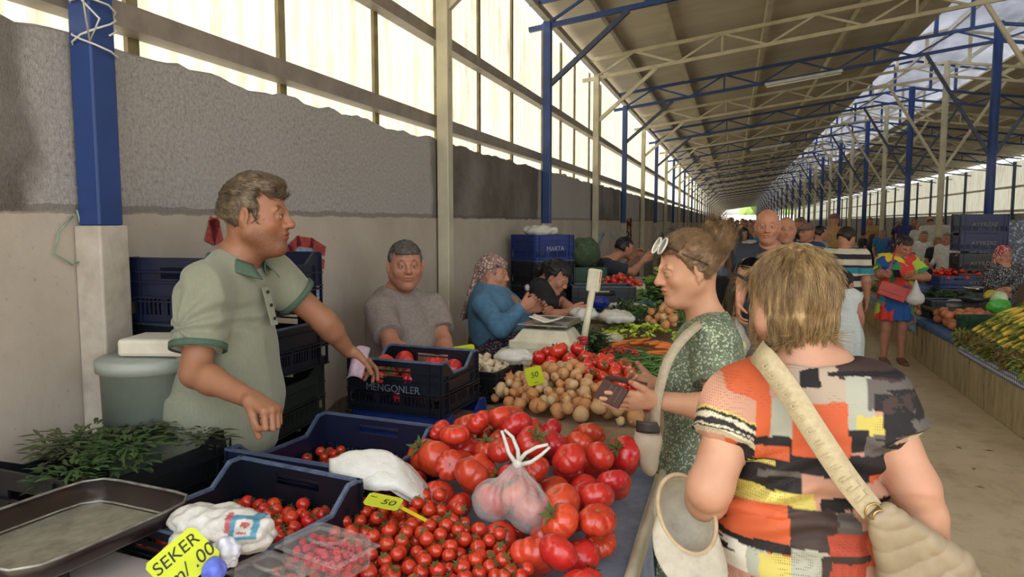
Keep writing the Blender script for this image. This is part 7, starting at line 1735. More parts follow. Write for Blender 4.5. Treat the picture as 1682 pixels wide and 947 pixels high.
# headscarf vendor behind the right stall
hp4 = pd(1648, 420, 8.9); base = V(hp4[0], hp4[1], 0); rz = PI + .35; k_ = min(1.0, hp4[2] / 1.585 + .08)
J = std_joints(k_); J['head'] = loc_(hp4); dz = hp4[2] - 1.585 * k_
for q in ('neck', 'pel', 'shL', 'shR', 'hipL', 'hipR'): J[q] = J[q] + V(0, .03, dz)
J['pel'] = J['head'] + V(0, -.06, -.66)
for s, q in (('L', -1), ('R', 1)): J['hip' + s] = J['pel'] + V(q * .09, .0, -.03); J['kn' + s] = J['pel'] + V(q * .18, .16, -.02); J['an' + s] = V(J['pel'][0] + q * .05, .20, .59)
J['elL'] = loc_(pd(1672, 462, 8.8)); J['wrL'] = loc_(pd(1658, 475, 8.62)); J['elR'] = loc_(pd(1620, 462, 8.8)); J['wrR'] = loc_(pd(1640, 476, 8.6)); J.update(g=1.15, bust=1.1, ag=1.15)
std_person('smiling woman vendor in a black speckled jacket and red patterned headscarf', base, rz, J, (-.05, .1), 'tan', 'b98468', ('long', floral('speckled_jacket', '2c2a30', '1e1c20', '9a9a98', 60), 'jacket', {}), ('lap', _mats['grey_cotton_trousers']), ('scarf', floral('red_floral_scarf', 'a83a44', '8c2c38', 'd8c4bc', 45)), .008, .0045, .98, fem=True, fat=.01)
# vendor in navy further up the left side, and the one bending behind him
hp5 = pd(1027, 408, 8.2); base = V(-1.35, hp5[1], 0); rz = -1.2; J = std_joints(); J['head'] = loc_(hp5); dz = hp5[2] - 1.585
for q in ('neck', 'pel', 'shL', 'shR', 'hipL', 'hipR'): J[q] = J[q] + V(J['head'][0], -.02, dz)
J['elR'] = loc_(pd(1040, 446, 8.0)); J['wrR'] = loc_(pd(1056, 428, 7.95)); J['elL'] = J['shL'] + V(0, .1, -.25); J['wrL'] = loc_(pd(1042, 420, 8.2)); pz0 = J['pel'][2]
for s, q in (('L', -1), ('R', 1)): J['hip' + s] = J['pel'] + V(q * .09, .02, -.03); J['kn' + s] = J['pel'] + V(q * .14, .42, .05); J['an' + s] = V(J['pel'][0] + q * .14, .38, pz0 - .38)
std_person('man in a navy t-shirt seated by the left wall beyond the tomatoes, smoking', base, rz, J, (.1, .15), 'tan', 'b07c62', ('tee', NV, 't_shirt', dict(sl=.75, hem=-.05)), ('trousers', mat('black_trousers', '1c1c20', '141417', 20, .9)), ('short', BH), .008, .0045, 1.0)
stool(base, pz0 - .10, 'upturned black crate under the smoking man in navy', .36, rz=rz)
hp6 = pd(1100, 392, 9.4); base = V(-.95, hp6[1] + .1, 0); rz = 1.7; J = std_joints(); J['head'] = loc_(hp6)
J['neck'] = J['head'] + V(0, -.08, -.08); J['shL'] = J['neck'] + V(-.17, -.08, -.05); J['shR'] = J['neck'] + V(.17, -.08, -.05); J['pel'] = J['head'] + V(0, -.62, -.25); J['pel'][2] = .98
for s, q in (('L', -1), ('R', 1)): J['hip' + s] = J['pel'] + V(q * .085, 0, -.05); J['kn' + s] = V(J['hip' + s][0], J['hip' + s][1] + .05, .50); J['an' + s] = V(J['hip' + s][0], J['hip' + s][1], .085); J['el' + s] = J['sh' + s] + V(0, .08, -.26); J['wr' + s] = J['el' + s] + V(0, .18, -.12)
std_person('man in a grey-blue shirt bending forward by the far left stall', base, rz, J, (0, .6), 'tan', 'b07c62', ('tee', mat('grey_blue_shirt', '5f6b78', '4f5a66', 20, .9), 'shirt', dict(sl=.7)), ('trousers', _mats['black_trousers']), ('short', GH), .009, .005, 1.0)

# ---- the crowd down the hall ----
SHC = ['c9c4b8', '3d4450', '6f2e34', '2d6f9c', '8a8f94', '22242a', '5d7a5e', 'b8905a', 'd7d3cc', '43306a', '7a5c50', '2f4a6e']
SH_M = [mat('shirt_cloth_%s' % ['cream', 'slate', 'wine', 'sky', 'grey', 'black', 'sage', 'ochre', 'white', 'violet', 'brown', 'blue'][i], c, None, 20, .9) for i, c in enumerate(SHC)]
CN = ['cream', 'slate', 'wine red', 'sky blue', 'grey', 'black', 'sage green', 'ochre', 'white', 'violet', 'brown', 'blue']
HM_ = [BH, DH, GH, LH, WH]; TR_M = [mat('dark_cloth', '2a2a30', None, 20, .9), mat('denim_cloth', '3a465c', None, 20, .9), mat('khaki_cloth', '7a6c54', None, 20, .9)]
protoP = []
for i, (hk, fem, bt, tp_) in enumerate((('short', False, 'trousers', 'tee'), ('long', True, 'trousers', 'tee'), ('scarf', True, 'skirt', 'long'), ('cap', False, 'trousers', 'tee'), ('bob', True, 'skirt', 'tee'), ('short', False, 'trousers', 'long'), ('bald', False, 'trousers', 'tee'))):
    J = std_joints(1.0); J['anL'] = J['anL'] + V(0, .12 * (i % 2), 0); J['wrR'] = J['wrR'] + V(-.05, .10 * (i % 3), .08 * (i % 3)); J['g'] = 1.0 + .06 * (i % 3)
    if fem: J['bust'] = 1.0
    p = std_person('x', (0, 0, 0), 0, J, (0, .05), 'tan', 'b98368', (tp_, SH_M[0], 'shirt', {}), (bt, TR_M[0]) if bt == 'trousers' else (bt, TR_M[0], .35), (hk, HM_[i % 4] if hk not in ('scarf', 'cap') else SH_M[7 + i % 4]), .0135, .0135, 1.0, fem=fem, detail=False)
    protoP.append(p)
HN = ['short-haired', 'long-haired', 'headscarfed', 'capped', 'bob-haired', 'short-haired', 'balding']
def crowd(i, x, y, rz, col, hs, sc, label, group=None):
    p = protoP[i]; o = copy_tree(p); o.location = (x, y, 0); o.rotation_euler = (0, 0, rz); o.scale = (sc, sc, sc)
    for c in bpy.data.objects:
        pass
    tag(o, label, 'person', group); return o
def recolour(o, col, tr, hr):
    for c in kids(o):
        m_ = SH_M[col] if c.name.startswith('shirt') else TR_M[tr] if c.name.startswith(('trousers', 'skirt')) else hr if c.name.startswith('hair') and not c.name.startswith('headscarf') else None
        if m_ is not None: c.material_slots[0].link = 'OBJECT'; c.material_slots[0].material = m_
near = [  # px, py(head), depth, proto, colour, facing
    (1291, 378, 6.6, 6, 8, PI, 'bald man in a white shirt close behind the elderly man in navy'),
    (1328, 382, 9.0, 3, 11, 2.2, 'man in a blue patterned shirt and cap left of the striped polo man'),
    (1316, 385, 11.5, 4, 6, -1.5, 'woman with brown bob and green top behind the capped man'),
    (1345, 384, 10.5, 0, 4, -1.2, 'short-haired man in grey beside the capped man in blue'),
    (1418, 386, 13, 0, 5, -1.3, 'short-haired man in black behind the striped polo man'),
    (1432, 390, 12, 1, 5, -1.3, 'long-haired woman in black behind the striped polo man'),
    (1450, 384, 14, 0, 3, 2.9, 'man in sky blue between the posts right of the striped polo man'),
    (1462, 400, 10.6, 2, 11, -1.6, 'woman in blue headscarf behind the bright dress woman'),
    (1518, 388, 14, 0, 8, 2.8, 'man in a white shirt far behind the bright dress woman'),
    (1540, 398, 11, 4, 5, -2.8, 'woman with blonde bob in black right of the bright dress woman'),
    (1556, 392, 13, 5, 8, 2.5, 'person in a long white shirt beside the cream round post'),
    (1586, 392, 15, 0, 5, 3.0, 'dark-haired man in black behind the blue crates'),
    (1243, 386, 15, 0, 3, 3.1, 'man in a sky blue t-shirt far down the aisle'),
    (1222, 384, 13, 4, 0, 3.0, 'woman with bob and cream top far down the aisle'),
    (1210, 388, 11, 1, 10, .2, 'long-haired woman in brown walking away down the aisle')]
for x, y, d, i, c, rz, lb in near:
    p = pd(x, y, d)
    while 1.9 < p[0] < 3.75: d += .4; p = pd(x, y, d)
    o = crowd(i, p[0], p[1], rz, c, 0, p[2] / 1.585, lb); recolour(o, c, (c + i) % 3, LH if 'blonde' in lb else HM_[(c + i) % 5 if (c + i) % 5 < 4 else 0])
R = random.Random(12); taken = []
for q in range(80):
    t = q / 80; y = 14 + 55 * t ** 1.25; x = R.uniform(-.1, 1.9) if q % 3 else R.uniform(4.6, 8.5); i = R.randrange(7); c = R.randrange(12)
    if q % 3 == 0: y = R.uniform(12, 34)
    if any(abs(x - a) < .55 and abs(y - b) < .45 for a, b in taken): continue
    taken.append((x, y))
    o = crowd(i, x, y, R.choice((0, PI)) + R.uniform(-.6, .6), c, 0, R.uniform(.94, 1.08), '%s shopper in %s in the distant crowd %s' % (HN[i], CN[c], 'down the aisle' if q % 3 else 'beyond the ridge posts'), 'distant %s shoppers in %s %s' % (HN[i], CN[c], 'aisle' if q % 3 else 'right'))
    recolour(o, c, R.randrange(3), HM_[R.randrange(4)])
for p in protoP: bpy.data.batch_remove(kids(p) + [p])
# ================= RIGHT HAND STALLS AND BACK PROPS =================
def conc(name, x0, x1, y0, y1, z, label):
    mb = MB(); mb.box(((x0 + x1) / 2, (y0 + y1) / 2, z / 2), (x1 - x0, y1 - y0, z)); o = mb.build(name, CURB, bevel=.012); return tag(o, label, 'counter')
RZT = .50
conc('concrete_counter', 2.19, 3.40, -.5, 42, RZT, 'long low streaked concrete counter along the right side of the aisle')
def gingham():
    m = N('blue_checked_cloth'); v = m.co(); s = m.new('ShaderNodeSeparateXYZ'); m.link(v, s.inputs[0])
    def st(o): return m.math('GREATER_THAN', m.math('FRACT', m.math('MULTIPLY', o, 26.0)), .5)
    a = st(s.outputs[1]); b = st(m.math('ADD', s.outputs[2], s.outputs[0])); c = m.mix(m.math('MULTIPLY', m.math('ADD', a, b), .5), 'c9cbd2', '3f5488'); m.color(c); m.set(Roughness=.9); return m.m
GING = gingham()
def overhang(name, y0, y1, m_, label, drop, cat='cloth', x=2.19, seed=3, top=.45):
    mb = MB()
    def f(u, v):
        y = lerp(y0, y1, u); s = v * (top + drop); f1 = fbm(np.array([[y * 6, s * 2, seed]]), 1, 2, seed)[0]
        if s < top: return V(x + top - s, y, RZT + .006 + .003 * f1)
        q = s - top; return V(x - .014 + .004 * f1 - .003 * math.sin(y * 22), y, RZT + .004 - q)
    mb.grid(f, int((y1 - y0) / .04), 20); return tag(mb.build(name, m_, solid=.003), label, cat)
overhang('checked_cloth', 5.2, 8.10, GING, 'blue and white checked cloth hanging under the heap of corn', .12)
overhang('blue_sheet', 8.14, 9.8, mat('plain_blue_sheet', '4a6a9c', '3d5a88', 9, .8, bsc=20, bst=.2, bd=.003), 'plain blue cloth edge hanging over the counter left of the corn', .07)
overhang('speckled_cloth', 9.85, 13, floral('grey_speckled_cloth', '7f8ea0', '6a7888', 'c4ccd4', 30), 'grey speckled cloth over the counter beyond the bright dress woman', .20)
# corn
HUSK = mat('corn_husk', '7f8c3e', '5f6c2c', 10, .8, objrand=.5, stretch=(.3, 1, 1)); SILK = mat('corn_silk', '8a6a3c', '5d4426', 20, .9, objrand=.4); CORN = N('yellow_corn'); vo = CORN.new('ShaderNodeTexVoronoi'); vo.inputs['Scale'].default_value = 95; vo.inputs['Randomness'].default_value = .2; CORN.link(CORN.co(), vo.inputs['Vector']); CORN.color(CORN.ramp(vo.outputs['Distance'], [(.3, 'ecd255'), (.6, 'cfa83a')])); CORN.bump(vo.outputs['Distance'], -.6, .004); CORN.set(Roughness=.4); CORN = CORN.m
def corn_proto(seed):
    R = random.Random(seed); r = empty('corn_cob', (0, 0, 0)); mb = MB(); pts = [(-.12 + .24 * t, 0, .006 * math.sin(3 * t)) for t in np.linspace(0, 1, 9)]; mb.tube(pts, [.020, .025, .026, .026, .026, .025, .023, .019, .008], 12); mb.build('kernels', CORN, r)
    mb = MB()
    for i in range(6):
        a = R.uniform(0, 2 * PI); d = V(0, math.cos(a), math.sin(a)); e = V(0, -math.sin(a), math.cos(a)); L = R.uniform(.08, .2); b = V(-.12, 0, 0) + d * .022
        mb.add([b, b + V(L * .3, 0, 0) + e * .018 + d * .008, b + V(L, 0, 0) + d * .012 * R.random(), b + V(L * .3, 0, 0) - e * .018 + d * .008, b + V(-.05, 0, 0) + d * .01], [(0, 1, 2, 3), (4, 1, 0), (4, 0, 3)], True)
    mb.tube([(-.12, 0, 0), (-.18, 0, -.01)], [.016, .010], 8); mb.build('husk', HUSK, r)
    return r
cps = [corn_proto(1), corn_proto(2)]; cps[0]['_used'] = 0
R = random.Random(6); n = 0; used = [False, False]
def corn_at(x, y, z, a, tilt):
    global n
    k = n % 2; o = cps[k] if not used[k] else copy_tree(cps[k]); used[k] = True; o.location = (x, y, z); o.rotation_euler = (R.uniform(-.5, .5), tilt, a); n += 1
    tag(o, 'peeled yellow corn cob in the heap on the right counter', 'corn cob', 'corn cobs on the right counter')
for lay in range(4):
    for j in range(14 - lay):
        for i in range(3 if lay < 3 else 2):
            y = 6.12 + .155 * j + .07 * lay + R.uniform(-.02, .02); x = 2.27 + .22 * i + .08 * lay + R.uniform(-.03, .03)
            corn_at(x, y, RZT + .05 + .045 * lay + .50 * (x - 2.22), R.gauss(.25, .16) , R.gauss(-.40, .05))
for p in cps:
    if '_used' in p: del p['_used']
hk_ = tuft(90, .11, .012, .10, 11, HUSK, 'corn_husk_tuft', droop=.9); sk_ = tuft(120, .08, .005, .10, 12, SILK, 'corn_silk_tuft', droop=1.0)
mb = MB(); mb.prism([(2.24, 0), (3.24, 0), (3.24, .46), (2.24, .015)], 0, 2.2, frame(V(0, 8.28, RZT + .008), V(1, 0, 0), V(0, 0, 1), V(0, -1, 0))); tag(mb.build('sloping_display', LEGM), 'sloping timber stand under the heap of corn', 'display stand')
def edge_pos(R): return (2.17 + R.uniform(-.02, .04), R.uniform(5.9, 8.1), RZT + .015 + R.uniform(0, .04))
field_of([hk_], 16, edge_pos, 'green and brown corn husks along the aisle edge of the corn heap', 'corn husks', 'corn husks along the counter edge', 81, .5, .7, .3)
field_of([sk_], 10, edge_pos, 'brown corn silk lying on the husks at the counter edge', 'corn silk', 'corn silk along the counter edge', 82, .6, .9, .3)
# goods by the counter behind the corn
SQ = mat('pomegranate_skin', 'c98a58', 'b0603c', 4, .4, objrand=.5)
mb = MB(); mb.grid(lambda u, v: V(math.sin(PI * v) * math.cos(2 * PI * u), math.sin(PI * v) * math.sin(2 * PI * u), -math.cos(PI * v) * .92), 16, 10, closeu=True); pg = mb.build('pomegranate', SQ); mb = MB(); mb.tube([(0, 0, .85), (0, 0, 1.15)], [.18, .28], 8); mb.build('crown', SQ, pg)
pgs = pile(inpoly([(2.30, 8.7), (2.30, 9.5), (2.9, 9.6), (3.0, 8.5)]), lambda x, y: RZT + .01, lambda x, y: RZT + .16, lambda R: R.uniform(.045, .058), 160, (2.3, 3.0, 8.5, 9.6), 83)
scatter([pg], pgs, 'round orange-red pomegranate on the counter beyond the corn', 'pomegranate', 'pomegranates on the right counter', 84, 1)
if '_used' in pg: del pg['_used']
o = crate('plastic_crate', .36, .26, .20, GREENP, GREENP, 'dark green plastic crate at the end of the pomegranates', dip=0); place(o, 2.48, 8.50, RZT + .01, .2)
o = crate('plastic_crate', .5, .34, .22, NAVY, RIMM, 'dark blue crate beside the hip of the bright dress woman', dip=0); place(o, 2.55, 10.0, RZT + .01, .1)
field_of([tuft(70, .12, .012, .09, 13, HERB, 'herb_bunch'), tuft(70, .12, .012, .09, 14, HERB2, 'herb_bunch')], 14, box_pos(2.75, 10.8, .7, 1.2, 0, RZT + .03, .14), 'green herb bunch on the counter right of the bright dress woman', 'herb bunch', 'herb bunches on the right counter', 85)
o = crate('plastic_crate', .55, .4, .16, NAVY2, RIMM, 'blue crate heaped with red tomatoes on the right counter', dip=0); place(o, 3.08, 11.8, RZT + .25, .1)
o = crate('plastic_crate', .55, .4, .22, BLACKP, RIMM, 'black crate under the blue tomato crate on the right counter', dip=0); place(o, 3.08, 11.8, RZT + .01, .1)
rt = tomato_proto(0, 0, .9, 88, _mats['round_tomato_skin'], False, 14, 9, 1.0, 'plum_tomato')
tq = pile(incrate(3.08, 11.8, .5, .36, .1), lambda x, y: RZT + .36, lambda x, y: RZT + .50, lambda R: R.uniform(.034, .04), 120, (2.8, 3.4, 11.5, 12.1), 86)
scatter([rt], tq, 'red tomato in the blue crate on the right counter', 'tomato', 'tomatoes in the right blue crate', 87, 1)
field_of([pepper_proto(.12, .02, _mats['red_pepper_skin'], .1, 'red_pepper')], 40, box_pos(2.6, 13.4, .7, .9, 0, RZT + .03, .2), 'red pepper in the bed behind the bright dress woman', 'pepper', 'red peppers on the right counter', 88, .8, 1.1, .4)
field_of([tuft(50, .15, .035, .08, 19, LET2, 'lettuce'), tuft(50, .15, .035, .08, 20, HERB2, 'lettuce')], 12, box_pos(2.5, 12.2, .5, .9, 0, RZT + .04, .14), 'bright green lettuce on the counter left of the bright dress woman', 'lettuce', 'lettuces on the right counter', 89)
on2 = onion_proto(.85, 9); pq_ = pile(inpoly([(2.25, 10.0), (2.25, 11.5), (2.6, 11.6), (2.6, 10.2)]), lambda x, y: RZT + .01, lambda x, y: RZT + .17, lambda R: R.uniform(.03, .04), 150, (2.25, 2.6, 10, 11.6), 90)
scatter([on2], pq_, 'onion piled on the counter by the speckled cloth', 'onion', 'onions on the right counter', 91, 1.5)
if '_used' in on2: del on2['_used']
mb = MB(); mb.ball((0, 0, 0), (.12, .12, .11), 18, 12); o = mb.build('green_melon', mat('pale_green_rind', '9db070', '7c9450', 4, .5)); o.location = (2.9, 14.0, RZT + .30); tag(o, 'pale green round melon beside the red peppers behind the striped polo man', 'melon')
# stack of blue crates with lettering and tomatoes
TOPT = mat('faint_red_print', 'b0403c', '94302e', 10, .6); PALET = mat('faint_pale_print', '8f8478', '7c7268', 10, .6)
base_c = pd(1603, 470, 10.4); zc = 0.0; k = 0
bx, by = base_c[0], base_c[1]
lay = [(BLACKP, .24, 0), (BLACKP, .24, 0), (NAVY, .24, 0), (mat('blackish_blue', '1b2436', '141b2a', 20, .5), .24, 1), (NAVY, .24, 1), (mat('indigo_plastic', '1f2858', '181f46', 20, .45), .25, 0), (_mats['indigo_plastic'], .27, 0)]
names_ = ['lowest', 'second', 'third', 'fourth', 'fifth', 'sixth', 'topmost']
for i, (m_, hh, tomq) in enumerate(lay):
    o = crate('plastic_crate', .58, .4, hh - .012, m_, RIMM if i < 5 else m_, '%s crate of the tall blue stack between the bright dress woman and the vendor' % names_[i], dip=.03, text=('AYYILDIZ', .075, PALET) if i >= 3 else None, slot=False); place(o, bx, by, zc, .05); zc += hh + (.035 if tomq else 0)
    if tomq:
        tq = pile(incrate(bx, by, .5, .34, .05), lambda x, y: zc - .115, lambda x, y: zc - .062, lambda R: R.uniform(.034, .038), 60, (bx - .3, bx + .3, by - .25, by + .25), 92 + i)
        scatter([rt], tq, 'red tomato showing at the top of the %s crate of the blue stack' % names_[i], 'tomato', 'tomatoes in the %s crate of the blue stack' % names_[i], 93 + i, 1)
if '_used' in rt: del rt['_used']
o = crate('plastic_crate', .50, .36, .24, mat('lavender_plastic', '6f78a8', '5c6590', 20, .5), RIMM, 'lavender crate leaning left of the tall blue stack', dip=0); place(o, bx - .55, by + .2, .52, .3)
o = crate('plastic_crate', .50, .36, .5, BLACKP, RIMM, 'tall black crate left of the lavender crate', dip=0, slot=False); place(o, bx - .55, by + .22, .01, .3)
# bundle wrapped in patterned sheet behind the vendor
crumple('cloth_bundle', pd(1665, 420, 10.8), (.55, .35, .55), 'big grey patterned cloth bundle behind the headscarf vendor', floral('grey_leopard_sheet', '6f7580', '5a606a', 'aeb4bd', 22), 41, amp=.05, ridge=3.5, h=.03, cat='bundle')
mb = MB(); mb.box((0, 0, 0), (1.0, .6, .80)); o = mb.build('stacked_pallet', LEGM, bevel=.01); q_ = pd(1665, 420, 10.8); o.location = (q_[0], q_[1], .40); tag(o, 'timber box under the grey patterned bundle', 'wooden box')
# scale, bags and cards by the vendor
crumple('plastic_bag', pd(1567, 500, 8.9), (.10, .08, .08), 'small clear bag beside the pomegranates', FILM2, 42, amp=.02, ridge=10, h=.01)
crumple('plastic_bag', pd(1640, 503, 7.9), (.12, .07, .08), 'bright green plastic bag in front of the headscarf vendor', mat('lime_film', '4fae3c', '3c902e', 12, .4), 43, amp=.02, ridge=10, h=.01)
crumple('plastic_bag', pd(1642, 490, 8.4), (.09, .07, .09), 'pale green plastic bag under the hands of the headscarf vendor', m_film('green_tint_film', '9fd06c', .2), 44, amp=.02, ridge=10, h=.01)
crumple('plastic_bag', pd(1628, 486, 8.6), (.09, .07, .08), 'yellow bag of lemons held by the headscarf vendor', mat('yellow_film', 'c9b23a', 'a8922c', 12, .4), 45, amp=.02, ridge=10, h=.01)
for x, y, z, w_, lb, i in ((1600, 497, 8.6, .16, 'shallow dark bowl on the board in front of the vendor', 0), (1606, 480, 9.3, .17, 'grey metal bowl left of the headscarf vendor', 1)):
    mb = MB(); mb.lathe([(.05, 0), (w_ * .75, .02), (w_, .07), (w_ - .008, .07), (w_ * .72, .028), (.02, .012)], 28); o = mb.build('bowl', [mat('dark_bowl', '2c3636', '20282a', 6, .35), STL][i]); o.location = Vector(pd(x, y, z)); tag(o, lb, 'bowl')
mb = MB(); mb.box((0, 0, 0), (1.25, .5, .025)); o = mb.build('display_board', LEGM, bevel=.004); q_ = pd(1620, 506, 8.6); o.location = (q_[0], q_[1], q_[2] - .02); tag(o, 'grey wooden board raised above the counter behind the corn', 'board')
mb = MB(); mb.box((0, 0, 0), (.9, .4, q_[2] - .04 - RZT)); o = mb.build('wooden_box', mat('dark_crate_wood', '4c3d2e', '33291f', 8, .9)); o.location = (q_[0], q_[1], RZT + (q_[2] - .04 - RZT) / 2); tag(o, 'dark wooden box supporting the grey board behind the corn', 'box')
AUB = mat('aubergine_skin', '4a2436', '34182a', 5, .3, coat=.4)
field_of([pepper_proto(.20, .028, AUB, .1, 'aubergine')], 16, box_pos(3.0, 8.3, .6, .2, 0, RZT + .05, .14), 'dark purple aubergine between the corn and the grey board', 'aubergine', 'aubergines behind the corn', 95, .9, 1.1, .2, flat=.1)

# ================= LEFT BACK PROPS =================
# crate stack behind the seller
zc = 0; sx_, sy_ = -1.76, px_(378, 560, -1.78)[1]
mats_ = [BLACKP, BLACKP, NAVY, BLACKP, mat('dark_olive_plastic', '23281f', '1a1e17', 20, .5), NAVY, _mats['deep_blue_plastic']]
for i, m_ in enumerate(mats_):
    o = crate('plastic_crate', .40, .58, .215, m_, RIMM if i % 2 else m_, '%s crate in the dark stack against the wall behind the standing seller' % names_[i], dip=.045); place(o, sx_, sy_, zc, .06 * (-1) ** i + .0); zc += .222
# bin with a board on it
bn = empty('plastic_bin', (*px_(246, 640, -1.76)[:2], 0), 0, 'grey-green plastic bin with a lid against the white wall', 'bin'); BP = mat('grey_green_plastic', '8f988c', '7a8478', 6, .5, bsc=60, bst=.1, bd=.001)
bx_, by_ = bn.location[0], bn.location[1]; zt = px_(236, 590, -1.76)[2]; 
mb = MB(); mb.lathe([(.115, .0), (.138, zt - .03), (.144, zt - .03), (.144, zt - .015), (.135, zt - .015)], 36); mb.build('tub', BP, bn)
mb = MB(); mb.lathe([(.150, zt - .03), (.152, zt + .005), (.14, zt + .012), (.02, zt + .016)], 36); mb.build('lid', mat('grey_lid', '9aa094', '848b80', 6, .5), bn)
mb = MB(); mb.box((0, 0, 0), (.24, .16, .055)); o = mb.build('foam_box', mat('offwhite_foam', 'cfc8b6', 'bdb5a2', 9, .8, bsc=40, bst=.2, bd=.002), bevel=.012); o.location = (bx_ + .06, by_ + .02, zt + .045); o.rotation_euler = (0, 0, .25); tag(o, 'off-white foam block lying on the lid of the grey-green bin', 'foam block')
# herb crate stack low left
q_ = px_(150, 725, -1.72); zc = q_[2] - .235; k = 0; hz = 0
for i in range(3):
    hgt = (zc + .225) / 3
    o = crate('plastic_crate', .34, .52, hgt - .008, BLACKP, BLACKP, '%s black crate of the stack heaped with green herbs' % ['bottom', 'middle', 'top'][i], dip=.03); place(o, -1.66, q_[1] + .02, i * hgt, -.10)
zt = zc + .225
field_of([tuft(150, .055, .006, .09, 21, HERB, 'herb_bunch', droop=.8), tuft(150, .055, .006, .09, 22, mat('dry_herb_leaf', '5a6238', '3d4526', 8, .8, objrand=.5), 'herb_bunch')], 12, box_pos(-1.64, q_[1] + .02, .30, .46, -.1, zt - .04, .04), 'bunch of dark wilted herbs on the black crates by the wall', 'herb bunch', 'herbs in the black crates by the wall', 96, zs=.45, tilt=.1)
# low dark crate at the very left and things under the table
o = crate('plastic_crate', .36, .50, .30, BLACKP, BLACKP, 'black crate in the lower left corner behind the metal pan'); place(o, -1.72, 1.58, .28, .05)
o = crate('plastic_crate', .36, .50, .27, BLACKP, BLACKP, 'black crate underneath the lower left corner crate'); place(o, -1.72, 1.58, .0, .05)
# blue crate stack with white bags and green sack beyond the girl
zc = .41; q_ = px_(898, 440, -1.62)
for i in range(5):
    o = crate('plastic_crate', .44, .36, .222, NAVY2 if i == 4 else NAVY, NAVY2 if i == 4 else RIMM, '%s crate in the blue stack behind the girl in black' % ['lowest', 'second', 'third', 'fourth', 'topmost'][i], dip=.0, slot=False, text=('MARTA', .06, LET) if i == 4 else None); place(o, -1.66, q_[1], zc, .9); zc += .23
crumple('plastic_bag', (-1.68, q_[1], zc + .03), (.16, .12, .05), 'white plastic bags lying on top of the blue stack by the wall', FILM2, 47, amp=.03, ridge=9, h=.01)
q2 = px_(945, 455, -1.60); 
crumple('green_sack', (-1.56, q2[1] + .25, zc - .22), (.18, .17, .17), 'green mesh sack of leafy vegetables beside the blue stack', mat('green_mesh', '4c5f44', '35452f', 30, .8, bsc=60, bst=.6, bd=.006), 48, amp=.02, ridge=9, h=.01, cat='sack')
zc2 = .41
for i in range(3): o = crate('plastic_crate', .40, .36, .25, GREENP, GREENP, '%s dark green crate under the green mesh sack' % ['lower', 'middle', 'upper'][i], dip=0, slot=False); place(o, -1.56, q2[1] + .25, zc2, .5); zc2 += .26
# rubble stone slab is part of the wall footing; strings of dried peppers on the wall
st_ = empty('pepper_string', px_(1033, 356, -1.90), 0, 'string of dried red peppers hanging on the left wall above the smoking man', 'pepper string')
mb = MB(); R = random.Random(5)
for i in range(70):
    a = R.uniform(0, 2 * PI); z = -R.uniform(0, .62); c = V(.03 * math.cos(a), .07 * math.sin(a), z); mb.tube([c, c + V(.02 * math.cos(a), .03 * math.sin(a), -.05), c + V(.02 * math.cos(a), .02 * math.sin(a), -.085)], [.012, .011, .003], 5)
mb.build('peppers', mat('dried_pepper', '6a1f1c', '4a1412', 20, .5), st_); mb = MB(); mb.tube([(0, 0, .05), (0, 0, -.62)], .004, 5); mb.build('string', mat('twine', 'b5a68a', '9a8c70', 20, .9), st_)
# cord tangled round the first blue post, green twine on the white wall
mb = MB(); R = random.Random(8); p0 = V(XW + .10, Y0, 2.30); pts = []
for i in range(34):
    a = i * .7; pts.append(p0 + V(-.035 + .060 * math.cos(a), .065 * math.sin(a), -.05 + .09 * math.sin(i * .23) + .0015 * i))
pts += [p0 + V(.06, -.07, -.02), p0 + V(.07, -.12, -.10), p0 + V(.05, -.14, .2), p0 + V(0.02, -.02, .55)]
tag(mb.build('x', WHITEST), None) if 0 else None
mb = MB(); mb.tube(pts, .0032, 5); tag(mb.build('white_cord', mat('white_cord', 'd5d2c8', 'bdb9ad', 20, .8)), 'white cord tangled round the top of the nearest blue post', 'cord')
mb = MB(); g0 = px_(120, 355, XW + .012); g1 = px_(118, 435, XW + .012); pts = [g0 + V(0, .0, 0), lerp(g0, g1, .3) + V(.004, -.05, 0), lerp(g0, g1, .75) + V(.006, -.07, 0), g1 + V(.005, 0, -.0), g1 + V(.006, .07, .03), lerp(g0, g1, .7) + V(.004, .05, 0), lerp(g0, g1, .35) + V(.003, .035, 0), g0 + V(.006, .01, .02)]
mb.tube(pts, .003, 5); tag(mb.build('green_twine', mat('green_twine', '7f9c86', '66836e', 20, .8)), 'loop of pale green twine hanging on the white wall by the nearest post', 'twine')
# spray-painted letters on the white wall
def graffiti(name, strokes, m_, label, w=.045, x=XW + .006):
    mb = MB()
    for st in strokes:
        pts = [px_(a, b, x) for a, b in st]; n = len(pts)
        for i in range(n - 1):
            a, b = pts[i], pts[i + 1]; d = nrm(b - a); s = V(0, -d[2], d[1]) * w / 2; mb.add([a - s - d * w * .3, a + s - d * w * .3, b + s + d * w * .3, b - s + d * w * .3], [(0, 1, 2, 3)])
    return tag(mb.build(name, m_, solid=.002), label, 'graffiti')
def spray(name, c):
    m = N(name); m.color(m.ramp(m.noise(20, 3), [(.3, c), (.7, c)])); m.set(Roughness=.8); t = m.new('ShaderNodeBsdfTransparent'); mx = m.new('ShaderNodeMixShader'); m.link(m.ramp(m.noise(60, 3, .7), [(.35, .1), (.7, .55)]), mx.inputs[0]); m.link(m.b.outputs[0], mx.inputs[1]); m.link(t.outputs[0], mx.inputs[2]); m.link(mx.outputs[0], m.out.inputs[0]); return m.m
graffiti('graffiti_letters', [[(474, 435), (477, 408), (490, 396), (512, 399), (532, 411)], [(480, 432), (505, 430), (530, 433)], [(470, 448), (474, 425)]], spray('red_spray', 'a8423e'), 'red spray-painted letter outline on the white wall behind the seller', .05)
